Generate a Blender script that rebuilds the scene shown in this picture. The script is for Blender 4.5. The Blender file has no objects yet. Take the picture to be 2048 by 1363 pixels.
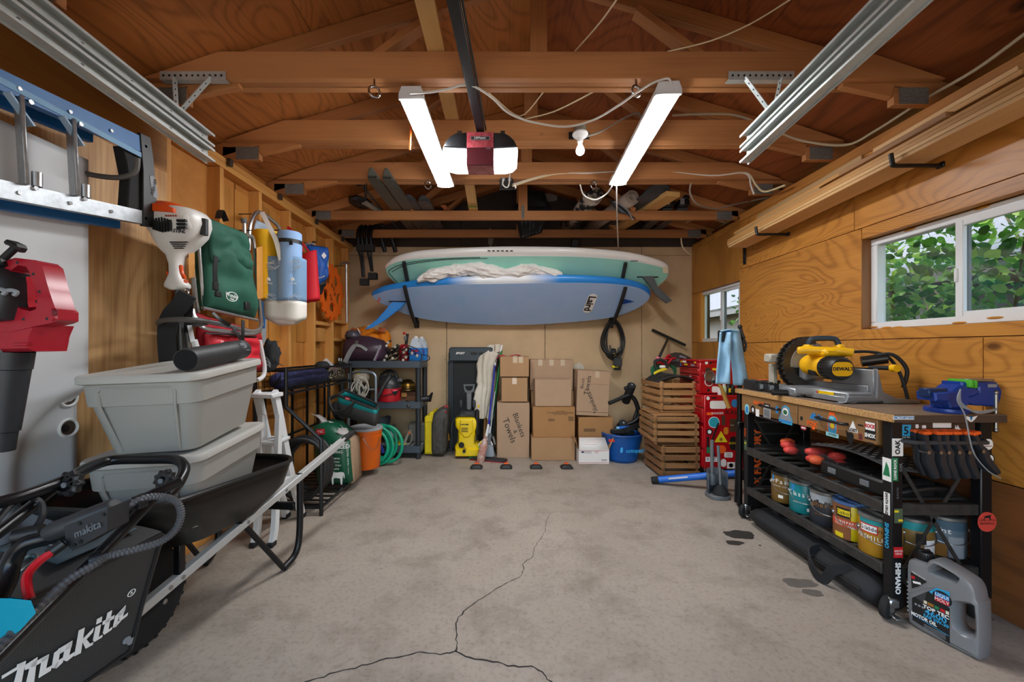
import bpy,math,random
from mathutils import Matrix,Vector as V,Euler,noise
R=math.radians
MT,MR,S8=Matrix.Translation,Matrix.Rotation,180
random.seed(7)
sc=bpy.context.scene
COL=sc.collection
CX,CY,FPX,H=1010.0,698.0,800.0,1.23      # vanishing point, focal length in px (2048 wide) and eye height

# ---------------------------------------------------------------- camera, world, light, exposure
cam=bpy.data.cameras.new('camera')
cam.sensor_width=36.0
cam.lens=FPX/2048*36
cam.shift_x=(1024-CX)/2048
cam.shift_y=(CY-681.5)/2048
cam.clip_start=.05
cam_o=bpy.data.objects.new('camera',cam)
COL.objects.link(cam_o)
cam_o.location=(0,0,H)
cam_o.rotation_euler=(R(90),0,0)
sc.camera=cam_o

w=bpy.data.worlds.new('sky')
sc.world=w
w.use_nodes=True
nt=w.node_tree
sky=nt.nodes.new('ShaderNodeTexSky')
sky.sky_type='NISHITA'
sky.sun_disc=False
sky.sun_elevation=R(48)
sky.sun_rotation=R(-75)
sky.air_density=1.3
sky.dust_density=3.0
nt.links.new(sky.outputs[0],nt.nodes['Background'].inputs[0])
nt.nodes['Background'].inputs[1].default_value=.9
sun=bpy.data.lights.new('sun','SUN')
sun.energy=3
sun.angle=R(4)
sun.color=(1,.95,.86)
sun_o=bpy.data.objects.new('sun',sun)
COL.objects.link(sun_o)
sun_o.rotation_euler=V((.55,-.14,-.82)).to_track_quat('-Z','Y').to_euler()

vs=sc.view_settings
vs.view_transform='Standard'
vs.look='None'
vs.gamma=1
vs.use_curve_mapping=False
vs.exposure=0.6
LAMP=48.0          # emission of the shop light lenses
sc.cycles.max_bounces=8
sc.cycles.diffuse_bounces=5
sc.cycles.glossy_bounces=3
sc.cycles.transparent_max_bounces=12
sc.cycles.sample_clamp_indirect=6
sc.cycles.caustics_reflective=False
sc.cycles.caustics_refractive=False

# ---------------------------------------------------------------- helpers
def P(px,py,y):                       # real-world point at depth y seen at a place of the photo
 return V(((px-CX)*y/FPX,y,H-(py-CY)*y/FPX))
def F(px,py):                          # the same on the floor
 y=H*FPX/(py-CY)
 return V(((px-CX)*y/FPX,y,0))

def lin(h):
 h=h.lstrip('#')
 o=[]
 for i in (0,2,4):
  c=int(h[i:i+2],16)/255
  o.append(c/12.92 if c <=.04045 else ((c+.055)/1.055) **2.4)
 return (*o,1)

MATS={}
def nodes(name):
 m=bpy.data.materials.new(name)
 m.use_nodes=True
 return m,m.node_tree.nodes,m.node_tree.links,m.node_tree.nodes['Principled BSDF']

def mat(name,col,rough=.5,metal=0,var=0,vsc=8,bump=0,bsc=60,emit=0,alpha=1,trans=0,coat=0,col2=None):
 if name in MATS:return MATS[name]
 m,N,L,b=nodes(name)
 c=lin(col)
 b.inputs['Base Color'].default_value=c
 b.inputs['Roughness'].default_value=rough
 b.inputs['Metallic'].default_value=metal
 b.inputs['Alpha'].default_value=alpha
 b.inputs['Transmission Weight'].default_value=trans
 b.inputs['Coat Weight'].default_value=coat
 if emit:
  b.inputs['Emission Color'].default_value=c
  b.inputs['Emission Strength'].default_value=emit
 if var or bump:
  tc=N.new('ShaderNodeTexCoord')
 if var:
  n=N.new('ShaderNodeTexNoise');n.inputs['Scale'].default_value=vsc;n.inputs['Detail'].default_value=5
  n.inputs['Roughness'].default_value=.65
  L.new(tc.outputs['Object'],n.inputs['Vector'])
  rp=N.new('ShaderNodeValToRGB')
  k=max(0,1-var)
  rp.color_ramp.elements[0].position=.3;rp.color_ramp.elements[1].position=.72
  rp.color_ramp.elements[0].color=lin(col2) if col2 else (c[0]*k,c[1]*k,c[2]*k,1)
  rp.color_ramp.elements[1].color=c
  L.new(n.outputs['Fac'],rp.inputs['Fac']);L.new(rp.outputs['Color'],b.inputs['Base Color'])
 if bump:
  n2=N.new('ShaderNodeTexNoise');n2.inputs['Scale'].default_value=bsc;n2.inputs['Detail'].default_value=3
  L.new(tc.outputs['Object'],n2.inputs['Vector'])
  bp=N.new('ShaderNodeBump');bp.inputs['Strength'].default_value=bump;bp.inputs['Distance'].default_value=.004
  L.new(n2.outputs['Fac'],bp.inputs['Height']);L.new(bp.outputs['Normal'],b.inputs['Normal'])
 MATS[name]=m
 return m

def wood(name,c1,c2,axis='X',rings=9,sc_=1.6,stretch=.22,knots=1.0,kscale=2.2,fine=.35,rough=.55,swirl=.6,stain=None,dark='3a1e0c',lines=(.42,2)):
 """sawn or rotary-cut wood: contour-like growth rings along the axis, fine streaks, knots"""
 if name in MATS:return MATS[name]
 m,N,L,b=nodes(name)
 def mth(op,a,bb=None):
  n=N.new('ShaderNodeMath');n.operation=op
  for i,x in enumerate((a,bb)):
   if x is None:continue
   if isinstance(x,(int,float)):n.inputs[i].default_value=x
   else:L.new(x,n.inputs[i])
  return n.outputs[0]
 tc=N.new('ShaderNodeTexCoord');oi=N.new('ShaderNodeObjectInfo')
 add=N.new('ShaderNodeVectorMath');add.operation='ADD'
 sc3=N.new('ShaderNodeVectorMath');sc3.operation='SCALE'
 sc3.inputs[0].default_value=(7.3,3.1,5.7)
 L.new(oi.outputs['Random'],sc3.inputs['Scale'])
 L.new(tc.outputs['Object'],add.inputs[0]);L.new(sc3.outputs[0],add.inputs[1])
 def mapped(s,lo):
  mp=N.new('ShaderNodeMapping')
  mp.inputs['Scale'].default_value=[s*(lo if 'XYZ'[i]==axis else 1) for i in range(3)]
  L.new(add.outputs[0],mp.inputs['Vector'])
  return mp.outputs[0]
 big=N.new('ShaderNodeTexNoise');big.inputs['Scale'].default_value=1;big.inputs['Detail'].default_value=1.5
 big.inputs['Distortion'].default_value=swirl
 L.new(mapped(sc_,stretch),big.inputs['Vector'])
 ring=big.outputs['Fac']
 vo=None
 if knots:
  vo=N.new('ShaderNodeTexVoronoi');vo.inputs['Scale'].default_value=1;vo.inputs['Randomness'].default_value=1
  L.new(mapped(kscale,.6),vo.inputs['Vector'])
  kn=mth('DIVIDE',.012,mth('ADD',vo.outputs['Distance'],.06))
  ring=mth('ADD',ring,kn)
 s=mth('SINE',mth('MULTIPLY',ring,rings*6.283))
 s=mth('POWER',mth('ADD',mth('MULTIPLY',s,.5),.5),lines[1])
 st=N.new('ShaderNodeTexNoise');st.inputs['Scale'].default_value=1;st.inputs['Detail'].default_value=3
 L.new(mapped(70,.03),st.inputs['Vector'])
 blot=N.new('ShaderNodeTexNoise');blot.inputs['Scale'].default_value=1.3;blot.inputs['Detail'].default_value=3
 L.new(add.outputs[0],blot.inputs['Vector'])
 f=mth('ADD',mth('MULTIPLY',s,lines[0]),mth('MULTIPLY',mth('SUBTRACT',st.outputs['Fac'],.45),fine*2))
 f=mth('ADD',f,mth('MULTIPLY',mth('SUBTRACT',blot.outputs['Fac'],.45),.9))
 mx=N.new('ShaderNodeMix');mx.data_type='RGBA';mx.clamp_factor=True
 L.new(f,mx.inputs['Factor']);mx.inputs['A'].default_value=lin(c1);mx.inputs['B'].default_value=lin(c2)
 out=mx.outputs['Result']
 if knots:
  kf=mth('MULTIPLY',mth('SUBTRACT',.075*knots,vo.outputs['Distance']),16)
  cl=N.new('ShaderNodeClamp');L.new(kf,cl.inputs[0]);cl.inputs[2].default_value=.85
  mk=N.new('ShaderNodeMix');mk.data_type='RGBA'
  L.new(cl.outputs[0],mk.inputs['Factor']);L.new(out,mk.inputs['A']);mk.inputs['B'].default_value=lin(dark)
  out=mk.outputs['Result']
 if stain:
  ns=N.new('ShaderNodeTexNoise');ns.inputs['Scale'].default_value=stain[1];ns.inputs['Detail'].default_value=4
  L.new(tc.outputs['Object'],ns.inputs['Vector'])
  cl=N.new('ShaderNodeClamp');L.new(mth('MULTIPLY',mth('SUBTRACT',ns.outputs['Fac'],stain[2]),7),cl.inputs[0]);cl.inputs[2].default_value=.7
  mk=N.new('ShaderNodeMix');mk.data_type='RGBA'
  L.new(cl.outputs[0],mk.inputs['Factor']);L.new(out,mk.inputs['A']);mk.inputs['B'].default_value=lin(stain[0])
  out=mk.outputs['Result']
 L.new(out,b.inputs['Base Color'])
 b.inputs['Roughness'].default_value=rough
 bp=N.new('ShaderNodeBump');bp.inputs['Strength'].default_value=.12;bp.inputs['Distance'].default_value=.002
 L.new(st.outputs['Fac'],bp.inputs['Height']);L.new(bp.outputs['Normal'],b.inputs['Normal'])
 MATS[name]=m
 return m

WORLD={}          # things whose parts are written in world coordinates: root name -> inverse matrix
def link(o,parent=None):
 COL.objects.link(o)
 if parent is not None:o.parent=parent
 return o
def root_of(o):
 while o.parent:o=o.parent
 return o
def tags(o,label=None,cat=None,group=None,kind=None):
 if label:o['label']=label
 if cat:o['category']=cat
 if group:o['group']=group
 if kind:o['kind']=kind
 return o
def thing(name,label,cat,loc=(0,0,0),rz=0,group=None,m=None,world=False,kind=None):
 o=link(bpy.data.objects.new(name,None))
 o.empty_display_size=.05
 if m is None:m=MT(loc)@MR(rz,4,'Z')
 o.matrix_world=m
 if world:WORLD[o.name]=m.inverted()
 return tags(o,label,cat,group,kind)
def mesh_obj(me,name,parent=None,m=None):
 o=link(bpy.data.objects.new(name,me),parent)
 if m is not None:o.matrix_local=m
 return o
def copy_tree(o,parent=None):
 c=o.copy();link(c)
 c.parent=parent
 if o.name in WORLD:WORLD[c.name]=WORLD[o.name]
 for ch in list(o.children):copy_tree(ch,c)
 return c
def place(o,loc,rz=0,label=None,rot=None):
 o.matrix_world=MT(loc)@(rot.to_4x4() if rot else MR(rz,4,'Z'))
 if label:o['label']=label
 return o
def frame(o,right,up):                # local axes: X along right, Y along up, Z out of the face
 r=V(right).normalized();u=V(up);u=(u-r*u.dot(r)).normalized();n=r.cross(u)
 m=Matrix((r,u,n)).transposed().to_4x4();m.translation=V(o)
 return m
def along(p0,p1,up=(0,0,1)):        # local X from p0 to p1, Z near up, origin at the middle
 p0,p1=V(p0),V(p1);x=(p1-p0).normalized();u=V(up)
 if abs(x.dot(u))>.98:u=V((0,1,0))
 y=u.cross(x).normalized();z=x.cross(y)
 m=Matrix((x,y,z)).transposed().to_4x4();m.translation=(p0+p1)/2
 return m
def arc(c,r,a0,a1,n,plane='XZ'):
 out=[]
 for i in range(n+1):
  a=R(a0+(a1-a0)*i/n);u,v=r*math.cos(a),r*math.sin(a)
  out.append(V(c)+(V((u,0,v)) if plane=='XZ' else V((u,v,0)) if plane=='XY' else V((0,u,v))))
 return out
def SP(pts,n=6,closed=False):  # Catmull-Rom
 pts=[V(p) for p in pts];k=len(pts);out=[]
 rng=range(k if closed else k-1)
 for i in rng:
  if closed:a,b,c,d=pts[i-1],pts[i],pts[(i+1)%k],pts[(i+2)%k]
  else:a,b,c,d=pts[max(i-1,0)],pts[i],pts[i+1],pts[min(i+2,k-1)]
  for j in range(n):
   t=j/n
   out.append(.5*((2*b)+(c-a)*t+(2*a-5*b+4*c-d)*t*t+(3*b-a-3*c+d)*t **3))
 if not closed:out.append(pts[-1])
 return out
def rrect(w,h,r,n=4,c=(0,0)):      # rounded rectangle outline, counter-clockwise
 r=min(r,w/2-1e-5,h/2-1e-5);out=[]
 for sx,sy,a in ((1,1,0),(-1,1,90),(-1,-1,180),(1,-1,270)):
  for i in range(n+1):
   t=R(a+90*i/n)
   out.append((c[0]+sx*(w/2-r)+r*math.cos(t),c[1]+sy*(h/2-r)+r*math.sin(t)))
 return out
def circ(r,n=24,c=(0,0),a0=0):
 return [(c[0]+r*math.cos(a0+2*math.pi*i/n),c[1]+r*math.sin(a0+2*math.pi*i/n)) for i in range(n)]

class MB:
 def __init__(s,m=None):s.v=[];s.f=[];s.m=m
 def add(s,vs,fs,m=None):
  k=len(s.v)
  M=m if s.m is None else (s.m if m is None else s.m@m)
  s.v+=[tuple(M@V(v)) if M is not None else tuple(v) for v in vs]
  s.f+=[tuple(i+k for i in f) for f in fs]
  return s
 def box(s,c,d,b=0,m=None):
  x,y,z=d[0]/2,d[1]/2,d[2]/2;c=V(c)
  if b <=0:
   vs=[c+V((i*x,j*y,k*z)) for i in (-1,1) for j in (-1,1) for k in (-1,1)]
   fs=[(0,1,3,2),(4,6,7,5),(0,4,5,1),(2,3,7,6),(0,2,6,4),(1,5,7,3)]
   return s.add(vs,fs,m)
  b=min(b,x*.95,y*.95,z*.95)
  vs,ix=[],{}
  for i in (-1,1):
   for j in (-1,1):
    for k in (-1,1):
     for ax in range(3):
      p=[i*(x-b),j*(y-b),k*(z-b)]
      p[ax]+=(i,j,k)[ax]*b
      ix[i,j,k,ax]=len(vs);vs.append(c+V(p))
  fs=[]
  for sg in (-1,1):
   for ax,q in ((0,[(sg,-1,-1),(sg,1,-1),(sg,1,1),(sg,-1,1)]),(1,[(-1,sg,-1),(-1,sg,1),(1,sg,1),(1,sg,-1)]),(2,[(-1,-1,sg),(1,-1,sg),(1,1,sg),(-1,1,sg)])):
    f=[ix[(*p,ax)] for p in q];fs.append(tuple(f if sg>0 else f[::-1]))
  for a in (-1,1):
   for e in (-1,1):
    for (A,p0,p1,Ax,Bx) in (('x',(-1,a,e),(1,a,e),1,2),('y',(a,-1,e),(a,1,e),0,2),('z',(a,e,-1),(a,e,1),0,1)):
     f=(ix[(*p0,Ax)],ix[(*p1,Ax)],ix[(*p1,Bx)],ix[(*p0,Bx)])
     n=(V(vs[f[1]])-V(vs[f[0]])).cross(V(vs[f[3]])-V(vs[f[0]]))
     out=(V(vs[f[0]])+V(vs[f[2]]))/2-c
     fs.append(f if n.dot(out)>0 else f[::-1])
  for i in (-1,1):
   for j in (-1,1):
    for k in (-1,1):
     f=(ix[i,j,k,0],ix[i,j,k,1],ix[i,j,k,2])
     fs.append(f if i*j*k>0 else f[::-1])
  return s.add(vs,fs,m)
 def loft(s,rings,cap=(True,True),closed=True,m=None,loop=False):
  n=len(rings[0]);vs=[v for r in rings for v in r];fs=[]
  K=len(rings)
  for i in range(K if loop else K-1):
   a,b=i*n,((i+1)%K)*n
   for j in range(n if closed else n-1):
    k=(j+1)%n
    fs.append((a+j,a+k,b+k,b+j))
  if not loop:
   if cap[0]:fs.append(tuple(range(n))[::-1])
   if cap[1]:fs.append(tuple((K-1)*n+j for j in range(n)))
  return s.add(vs,fs,m)
 def tube(s,pts,r,n=8,closed=False,m=None,flat=None,cap=True):
  pts=[V(p) for p in pts];K=len(pts);rs=r if isinstance(r,(list,tuple)) else [r]*K
  rings=[];u=None
  for i,p in enumerate(pts):
   a=pts[i-1] if (i or closed) else p
   b=pts[(i+1)%K] if (i<K-1 or closed) else p
   t=(b-a)
   if t.length<1e-9:t=V((0,0,1))
   t.normalize()
   if u is None:
    u=t.orthogonal().normalized() if flat is None else (V(flat)-t*V(flat).dot(t)).normalized()
   else:u=(u-t*u.dot(t)).normalized()
   v=t.cross(u)
   k=1 if flat is None else .35
   rings.append([p+(u*math.cos(2*math.pi*j/n)+v*(math.sin(2*math.pi*j/n)*k))*rs[i] for j in range(n)])
  return s.loft(rings,(cap,cap),True,m,closed)
 def strap(s,pts,wv,w,t,m=None):      # flat band, wv = width direction
  pts=[V(p) for p in pts];rings=[]
  for i,p in enumerate(pts):
   a,b=pts[max(i-1,0)],pts[min(i+1,len(pts)-1)]
   tg=(b-a).normalized();x=V(wv);x=(x-tg*x.dot(tg)).normalized();nn=tg.cross(x)
   rings.append([p+x*(w/2)*a_+nn*(t/2)*b_ for a_,b_ in ((-1,-1),(1,-1),(1,1),(-1,1))])
  return s.loft(rings,(True,True),True,m)
 def cyl(s,p0,p1,r0,r1=None,n=14,m=None,b=0):
  r1=r0 if r1 is None else r1
  p0,p1=V(p0),V(p1);d=(p1-p0).normalized()
  if b:return s.tube([p0,p0+d*b*.001,p0+d*b,p1-d*b,p1-d*b*.001,p1],[r0-b,r0-b,r0,r1,r1-b,r1-b],n,m=m)
  return s.tube([p0,p1],[r0,r1],n,m=m)
 def lathe(s,prof,n=20,m=None,loop=False):
  rings=[]
  for r,z in prof:rings.append([V((max(r,1e-5)*math.cos(2*math.pi*j/n),max(r,1e-5)*math.sin(2*math.pi*j/n),z)) for j in range(n)])
  return s.loft(rings,(True,True),True,m,loop)
 def stack(s,poly,prof,m=None,fan=False):      # outline inset by each (inset, z) of the profile
  pp=[V((x,y,0)) for x,y in poly];n=len(pp)
  if sum(pp[i].x*pp[(i+1)%n].y-pp[(i+1)%n].x*pp[i].y for i in range(n))<0:pp=pp[::-1]
  def inset(d):
   if d==0:return pp
   o=[]
   for i in range(n):
    a,p,c=pp[i-1],pp[i],pp[(i+1)%n]
    e0,e1=(p-a),(c-p)
    if e0.length<1e-9 or e1.length<1e-9:o.append(p.copy());continue
    e0.normalize();e1.normalize()
    n0,n1=V((-e0.y,e0.x,0)),V((-e1.y,e1.x,0));nb=n0+n1
    if nb.length<1e-6:o.append(p.copy());continue
    nb.normalize();o.append(p+nb*(d/max(.4,nb.dot(n0))))
   return o
  return s.loft([[v+V((0,0,z)) for v in inset(d)] for d,z in prof],(True,True),True,m)
 def prism(s,poly,z0,z1,m=None,ch=0):
  return s.stack(poly,[(ch,z0),(0,z0+ch),(0,z1-ch),(ch,z1)] if ch else [(0,z0),(0,z1)],m)
 def ringplate(s,outer,inner,z0,z1,m=None):      # plate with a hole; outlines of the same count
  n=len(outer);rg=[]
  for pl,z in ((outer,z0),(outer,z1),(inner,z1),(inner,z0)):rg.append([V((x,y,z)) for x,y in pl])
  return s.loft(rg,loop=True,m=m)
 def grid(s,fn,nu,nv,m=None,cu=False,cv=False):
  vs=[fn(i/(nu if cu else nu-1),j/(nv if cv else nv-1)) for i in range(nu) for j in range(nv)]
  fs=[]
  for i in range(nu if cu else nu-1):
   for j in range(nv if cv else nv-1):
    a,b=i,(i+1)%nu;c,d=j,(j+1)%nv
    fs.append((a*nv+c,b*nv+c,b*nv+d,a*nv+d))
  return s.add(vs,fs,m)
 def sph(s,c,r,n=16,k=10,m=None,fn=None):
  r=(r,r,r) if isinstance(r,(int,float)) else r;rings=[]
  for i in range(k+1):
   a=math.pi*i/k;q=[]
   for j in range(n):
    b=2*math.pi*j/n
    d=V((max(math.sin(a),1e-4)*math.cos(b),max(math.sin(a),1e-4)*math.sin(b),-math.cos(a)))
    p=V((d.x*r[0],d.y*r[1],d.z*r[2]))
    if fn:p=fn(p,d)
    q.append(V(c)+p)
   rings.append(q)
  return s.loft(rings,(True,True),True,m)
 def mesh(s,name,material,smooth=38):
  me=bpy.data.meshes.new(name);me.from_pydata(s.v,[],s.f);me.update()
  if smooth:
   me.shade_smooth()
   me.set_sharp_from_angle(angle=R(smooth))
  if material is not None:me.materials.append(material)
  return me
 def b(s,name,material,parent=None,m=None,smooth=38,mods=(),kind=None):
  if parent is not None:
   rt=root_of(parent)
   if rt.name in WORLD and m is None:
    I=WORLD[rt.name];s.v=[tuple(I@V(v)) for v in s.v]
  o=mesh_obj(s.mesh(name,material,smooth),name,parent,m)
  for t,val in mods:
   md=o.modifiers.new(t.lower(),t)
   if t=='SUBSURF':md.levels=md.render_levels=val
   elif t=='SOLIDIFY':md.thickness=val;md.offset=0
  if kind:o['kind']=kind
  return o
 def thing(s,name,material,label,cat,loc=(0,0,0),rz=0,group=None,m=None,world=False,smooth=38,mods=(),kind=None):
  """a thing that is one mesh (its children may still be parts)"""
  if m is None:m=MT(loc)@MR(rz,4,'Z')
  if world:
   I=m.inverted();s.v=[tuple(I@V(v)) for v in s.v]
  o=s.b(name,material,None,None,smooth,mods)
  o.matrix_world=m
  if world:WORLD[o.name]=m.inverted()
  return tags(o,label,cat,group,kind)

def board(name,p0,p1,a,b,material,parent=None,up=(0,0,1),bev=.002,world=None):
 """a straight board with its own axes (X along it), a = size across (local Y), b = size along local Z; p0, p1 in world"""
 m=along(p0,p1,up)
 ln=(V(p1)-V(p0)).length
 me=MB().box((0,0,0),(ln,a,b),bev).mesh(name,material)
 o=mesh_obj(me,name,parent)
 if parent is not None:m=root_of(parent).matrix_world.inverted()@m
 o.matrix_local=m
 return o

TEXTS=[]
def text(s_,parent,o,right,up,size,material,name='lettering',shear=0,bold=0,ext=.0005,sx=1,align='CENTER',lift=.0003):
 m=frame(o,right,up)
 m=MT(m.to_3x3()@V((0,0,ext+lift)))@m@Matrix.Diagonal((sx,1,1,1))
 rt=root_of(parent)
 if rt.name in WORLD:m=WORLD[rt.name]@m
 TEXTS.append((s_,parent,m,size,material,name,shear,bold,ext,align))
def finish_texts():                      # letters become plain meshes
 tmp=[]
 for (s_,parent,m,size,material,name,shear,bold,ext,align) in TEXTS:
  cu=bpy.data.curves.new(name,'FONT')
  cu.body=s_;cu.size=size;cu.align_x=align;cu.align_y='CENTER'
  cu.shear=shear;cu.offset=bold;cu.extrude=ext;cu.resolution_u=2
  tmp.append(link(bpy.data.objects.new('tmp',cu)))
 dg=bpy.context.evaluated_depsgraph_get()
 mes=[bpy.data.meshes.new_from_object(t.evaluated_get(dg)) for t in tmp]
 for t in tmp:
  cu=t.data;bpy.data.objects.remove(t);bpy.data.curves.remove(cu)
 for me,(s_,parent,m,size,material,name,*_) in zip(mes,TEXTS):
  me.materials.clear();me.materials.append(material)
  mesh_obj(me,name,parent,m)
def sticker(parent,o,right,up,poly,material,name='sticker',t=.0006,lift=0):
 """thin printed label on a face; poly in face coordinates"""
 fm=frame(o,right,up)
 return MB().prism(poly,lift,lift+t,fm).b(name,material,parent,smooth=0)
def rect(w_,h_):return [(-w_/2,-h_/2),(w_/2,-h_/2),(w_/2,h_/2),(-w_/2,h_/2)]
def FY(y,dx=0):return frame((dx,y,0),(1,0,0),(0,0,1))      # upright plane facing the door
def fp(poly,y):return [(P(a,b,y).x,P(a,b,y).z) for a,b in poly]
def FX(x):return frame((x,0,0),(0,-1,0),(0,0,1))             # upright plane of the right side facing into the room (local x = -y)
def FXL(x):return frame((x,0,0),(0,1,0),(0,0,1))             # upright plane of the left side facing into the room (local x = y)
def hit(px,py,p0,n):
 d=V(((px-CX)/FPX,1,-(py-CY)/FPX));o=V((0,0,H));n=V(n)
 return o+d*((V(p0)-o).dot(n)/d.dot(n))
def carve(o,cuts):                      # cut holes and keep only the finished mesh
 tmp=[link(bpy.data.objects.new('tmp',c.mesh('tmp',None,0)),o) for c in cuts]
 for t in tmp:md=o.modifiers.new('cut','BOOLEAN');md.object=t;md.solver='EXACT'
 me=bpy.data.meshes.new_from_object(o.evaluated_get(bpy.context.evaluated_depsgraph_get()))
 o.modifiers.clear();me.name=o.name;o.data=me;me.shade_smooth();me.set_sharp_from_angle(angle=R(38))
 for t in tmp:bpy.data.objects.remove(t)
SPL=lambda pts:[(p.x,p.y) for p in SP([(a,b,0) for a,b in pts],3,True)]
EX,EY,EZ=V((1,0,0)),V((0,1,0)),V((0,0,1))

# ---------------------------------------------------------------- common materials
BLACK=mat('black_plastic','17181a',.45,var=.25,vsc=14)
BLACKM=mat('black_paint_metal','16171a',.38,.2,var=.3,vsc=30)
RUBBER=mat('black_rubber','1b1b1c',.8,var=.3,vsc=20,bump=.2,bsc=200)
STEEL=mat('bare_steel','a9abac',.32,.95,var=.18,vsc=12)
CHROME=mat('chrome','c9cbcd',.18,1)
ALU=mat('aluminium','c2c5c8',.35,.85,var=.2,vsc=14)
GALV=mat('galvanised_steel','c8cfcc',.45,.4,var=.18,vsc=24)
DKSTEEL=mat('dark_steel','5a5652',.45,.8,var=.3,vsc=40)
WHITE=mat('white_plastic','e8e8e6',.4)
WHITEM=mat('white_enamel','dfe1e2',.35,var=.08,vsc=9)
GREY=mat('grey_plastic','6b6f73',.5)
INK=mat('black_ink','111111',.6)
PWHITE=mat('white_print','f2f2f0',.6)
PRED=mat('red_print','c2131d',.6)
PORANGE=mat('orange_print','f0621a',.6)
PBLUE=mat('blue_print','2a86c9',.6)
PTEAL=mat('teal_print','1c8f93',.6)
PYEL=mat('yellow_print','e9d21e',.6)
PGREEN=mat('green_print','1d7a4d',.6)
PCREAM=mat('cream_print','e6dcc0',.6)
PBROWN=mat('brown_print','4a3524',.6)
PGREY=mat('grey_print','8b9096',.6)
RED=mat('red_plastic','b3121f',.38,var=.12,vsc=10)
ORANGE=mat('orange_plastic','e2601c',.42)
YELLOW=mat('yellow_plastic','f0c408',.4,var=.1,vsc=9)
BLUE=mat('blue_plastic','1565c9',.4)
TEAL=mat('teal_plastic','12899a',.45,var=.12)
ROPEC=mat('white_wire','d9d6cc',.5)
CREAMW=mat('cream_wire','d8c7a0',.55)
# ================================================================ the room
XL,XR,XB,YB,ZP=-1.90,2.27,2.335,5.0,2.53      # left lining, right lining, recessed right lining, back wall, plate top
XG=-1.985                                             # left sheathing behind the studs
RX,SL,ZW=.18,.30,2.665                            # ridge x, roof slope, deck height at the walls
YF=-1.1                                               # unseen doorway behind the camera, left open to let fill light in
def deck(x):return ZW+SL*((x-XL) if x<RX else (XR+.03-x)*(RX-XL)/(XR+.03-RX))

def concrete():
 m,N,L,b=nodes('concrete')
 tc=N.new('ShaderNodeTexCoord')
 def nz(s,d,r=.6):
  n=N.new('ShaderNodeTexNoise');n.inputs['Scale'].default_value=s;n.inputs['Detail'].default_value=d;n.inputs['Roughness'].default_value=r
  L.new(tc.outputs['Object'],n.inputs['Vector']);return n.outputs['Fac']
 def ramp(f,stops):
  r=N.new('ShaderNodeValToRGB');e=r.color_ramp.elements
  while len(e)<len(stops):e.new(.5)
  for q,(p,c) in zip(e,stops):q.position=p;q.color=lin(c)
  L.new(f,r.inputs['Fac']);return r.outputs['Color']
 def mul(a,bb,f=1.0,t='MULTIPLY'):
  x=N.new('ShaderNodeMix');x.data_type='RGBA';x.blend_type=t;x.inputs['Factor'].default_value=f
  L.new(a,x.inputs['A']);L.new(bb,x.inputs['B']);return x.outputs['Result']
 c=ramp(nz(1.1,6,.62),[(.3,'988c7f'),(.5,'a3978a'),(.7,'ab9f91')])
 c=mul(c,ramp(nz(3.1,5,.7),[(.34,'b9b2aa'),(.52,'ffffff'),(.75,'fff8ee')]),.5)
 c=mul(c,ramp(nz(48,4,.7),[(.33,'c9c6c2'),(.5,'ffffff'),(.8,'ffffff')]),.55)
 c=mul(c,ramp(nz(7,4,.6),[(.62,'000000'),(.78,'3a3733')]),.35,'ADD')
 L.new(c,b.inputs['Base Color'])
 b.inputs['Roughness'].default_value=.72
 bp=N.new('ShaderNodeBump');bp.inputs['Strength'].default_value=.25;bp.inputs['Distance'].default_value=.003
 L.new(nz(60,5),bp.inputs['Height']);L.new(bp.outputs['Normal'],b.inputs['Normal'])
 return m
fl=MB().box((.15,1.7,-.06),(5.2,6.9,.12)).b('floor',concrete())
tags(fl,'grey concrete slab floor with a long branching crack',kind='structure')
CRK=mat('crack_shadow','2b2724',.9)
def crack(pts,w0,w1,seed):
 random.seed(seed)
 q=[]
 fp=[F(*p) for p in pts]
 for a,b_ in zip(fp,fp[1:]):
  n=max(3,int((b_-a).length/.02))
  for i in range(n):
   t=i/n;p=a.lerp(b_,t);q.append(p+V((random.uniform(-1,1),random.uniform(-1,1),0))*.005)
 q.append(fp[-1])
 mb=MB();L_,R_=[],[]
 for i,p in enumerate(q):
  t=i/(len(q)-1);w_=(w0+(w1-w0)*t)*random.uniform(.5,1.25)
  d=(q[min(i+1,len(q)-1)]-q[max(i-1,0)]).normalized();s_=V((-d.y,d.x,0))*w_/2
  L_.append(p+s_+EZ*.0008);R_.append(p-s_+EZ*.0008)
 k=len(q)
 mb.add(L_+R_,[(i,k+i,k+i+1,i+1) for i in range(k-1)])
 mb.b('crack',CRK,fl,smooth=0)
crack([(912,1302),(914,1285),(912,1262),(913,1240),(928,1222),(950,1205),(972,1190),(1000,1172),(1042,1152),(1048,1136),(1046,1126),(1066,1112),(1067,1096),(1082,1076),(1090,1062),(1092,1045),(1099,1028),(1110,1022)],.0065,.002,1)
crack([(912,1302),(880,1308),(845,1303),(800,1312),(760,1320),(710,1335),(670,1345),(622,1360),(560,1385)],.0065,.006,2)
crack([(912,1302),(940,1315),(985,1322),(1015,1330),(1062,1333),(1085,1345),(1100,1362),(1120,1385)],.007,.006,3)
OIL=mat('oil_stain','3c3833',.55,var=.3,vsc=25)
OIL2=mat('old_oil_stain','6f675f',.7,var=.3,vsc=18)
def blot(c,rx,ry,seed,m,name='oil_stain'):
 pl=[]
 for i in range(26):
  a=2*math.pi*i/26;k=1+.38*noise.noise(V((math.cos(a)*1.6,math.sin(a)*1.6,seed)))
  pl.append((c.x+rx*k*math.cos(a),c.y+ry*k*math.sin(a)))
 MB().prism(pl,.0003,.0009).b(name,m,fl,smooth=0)
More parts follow.
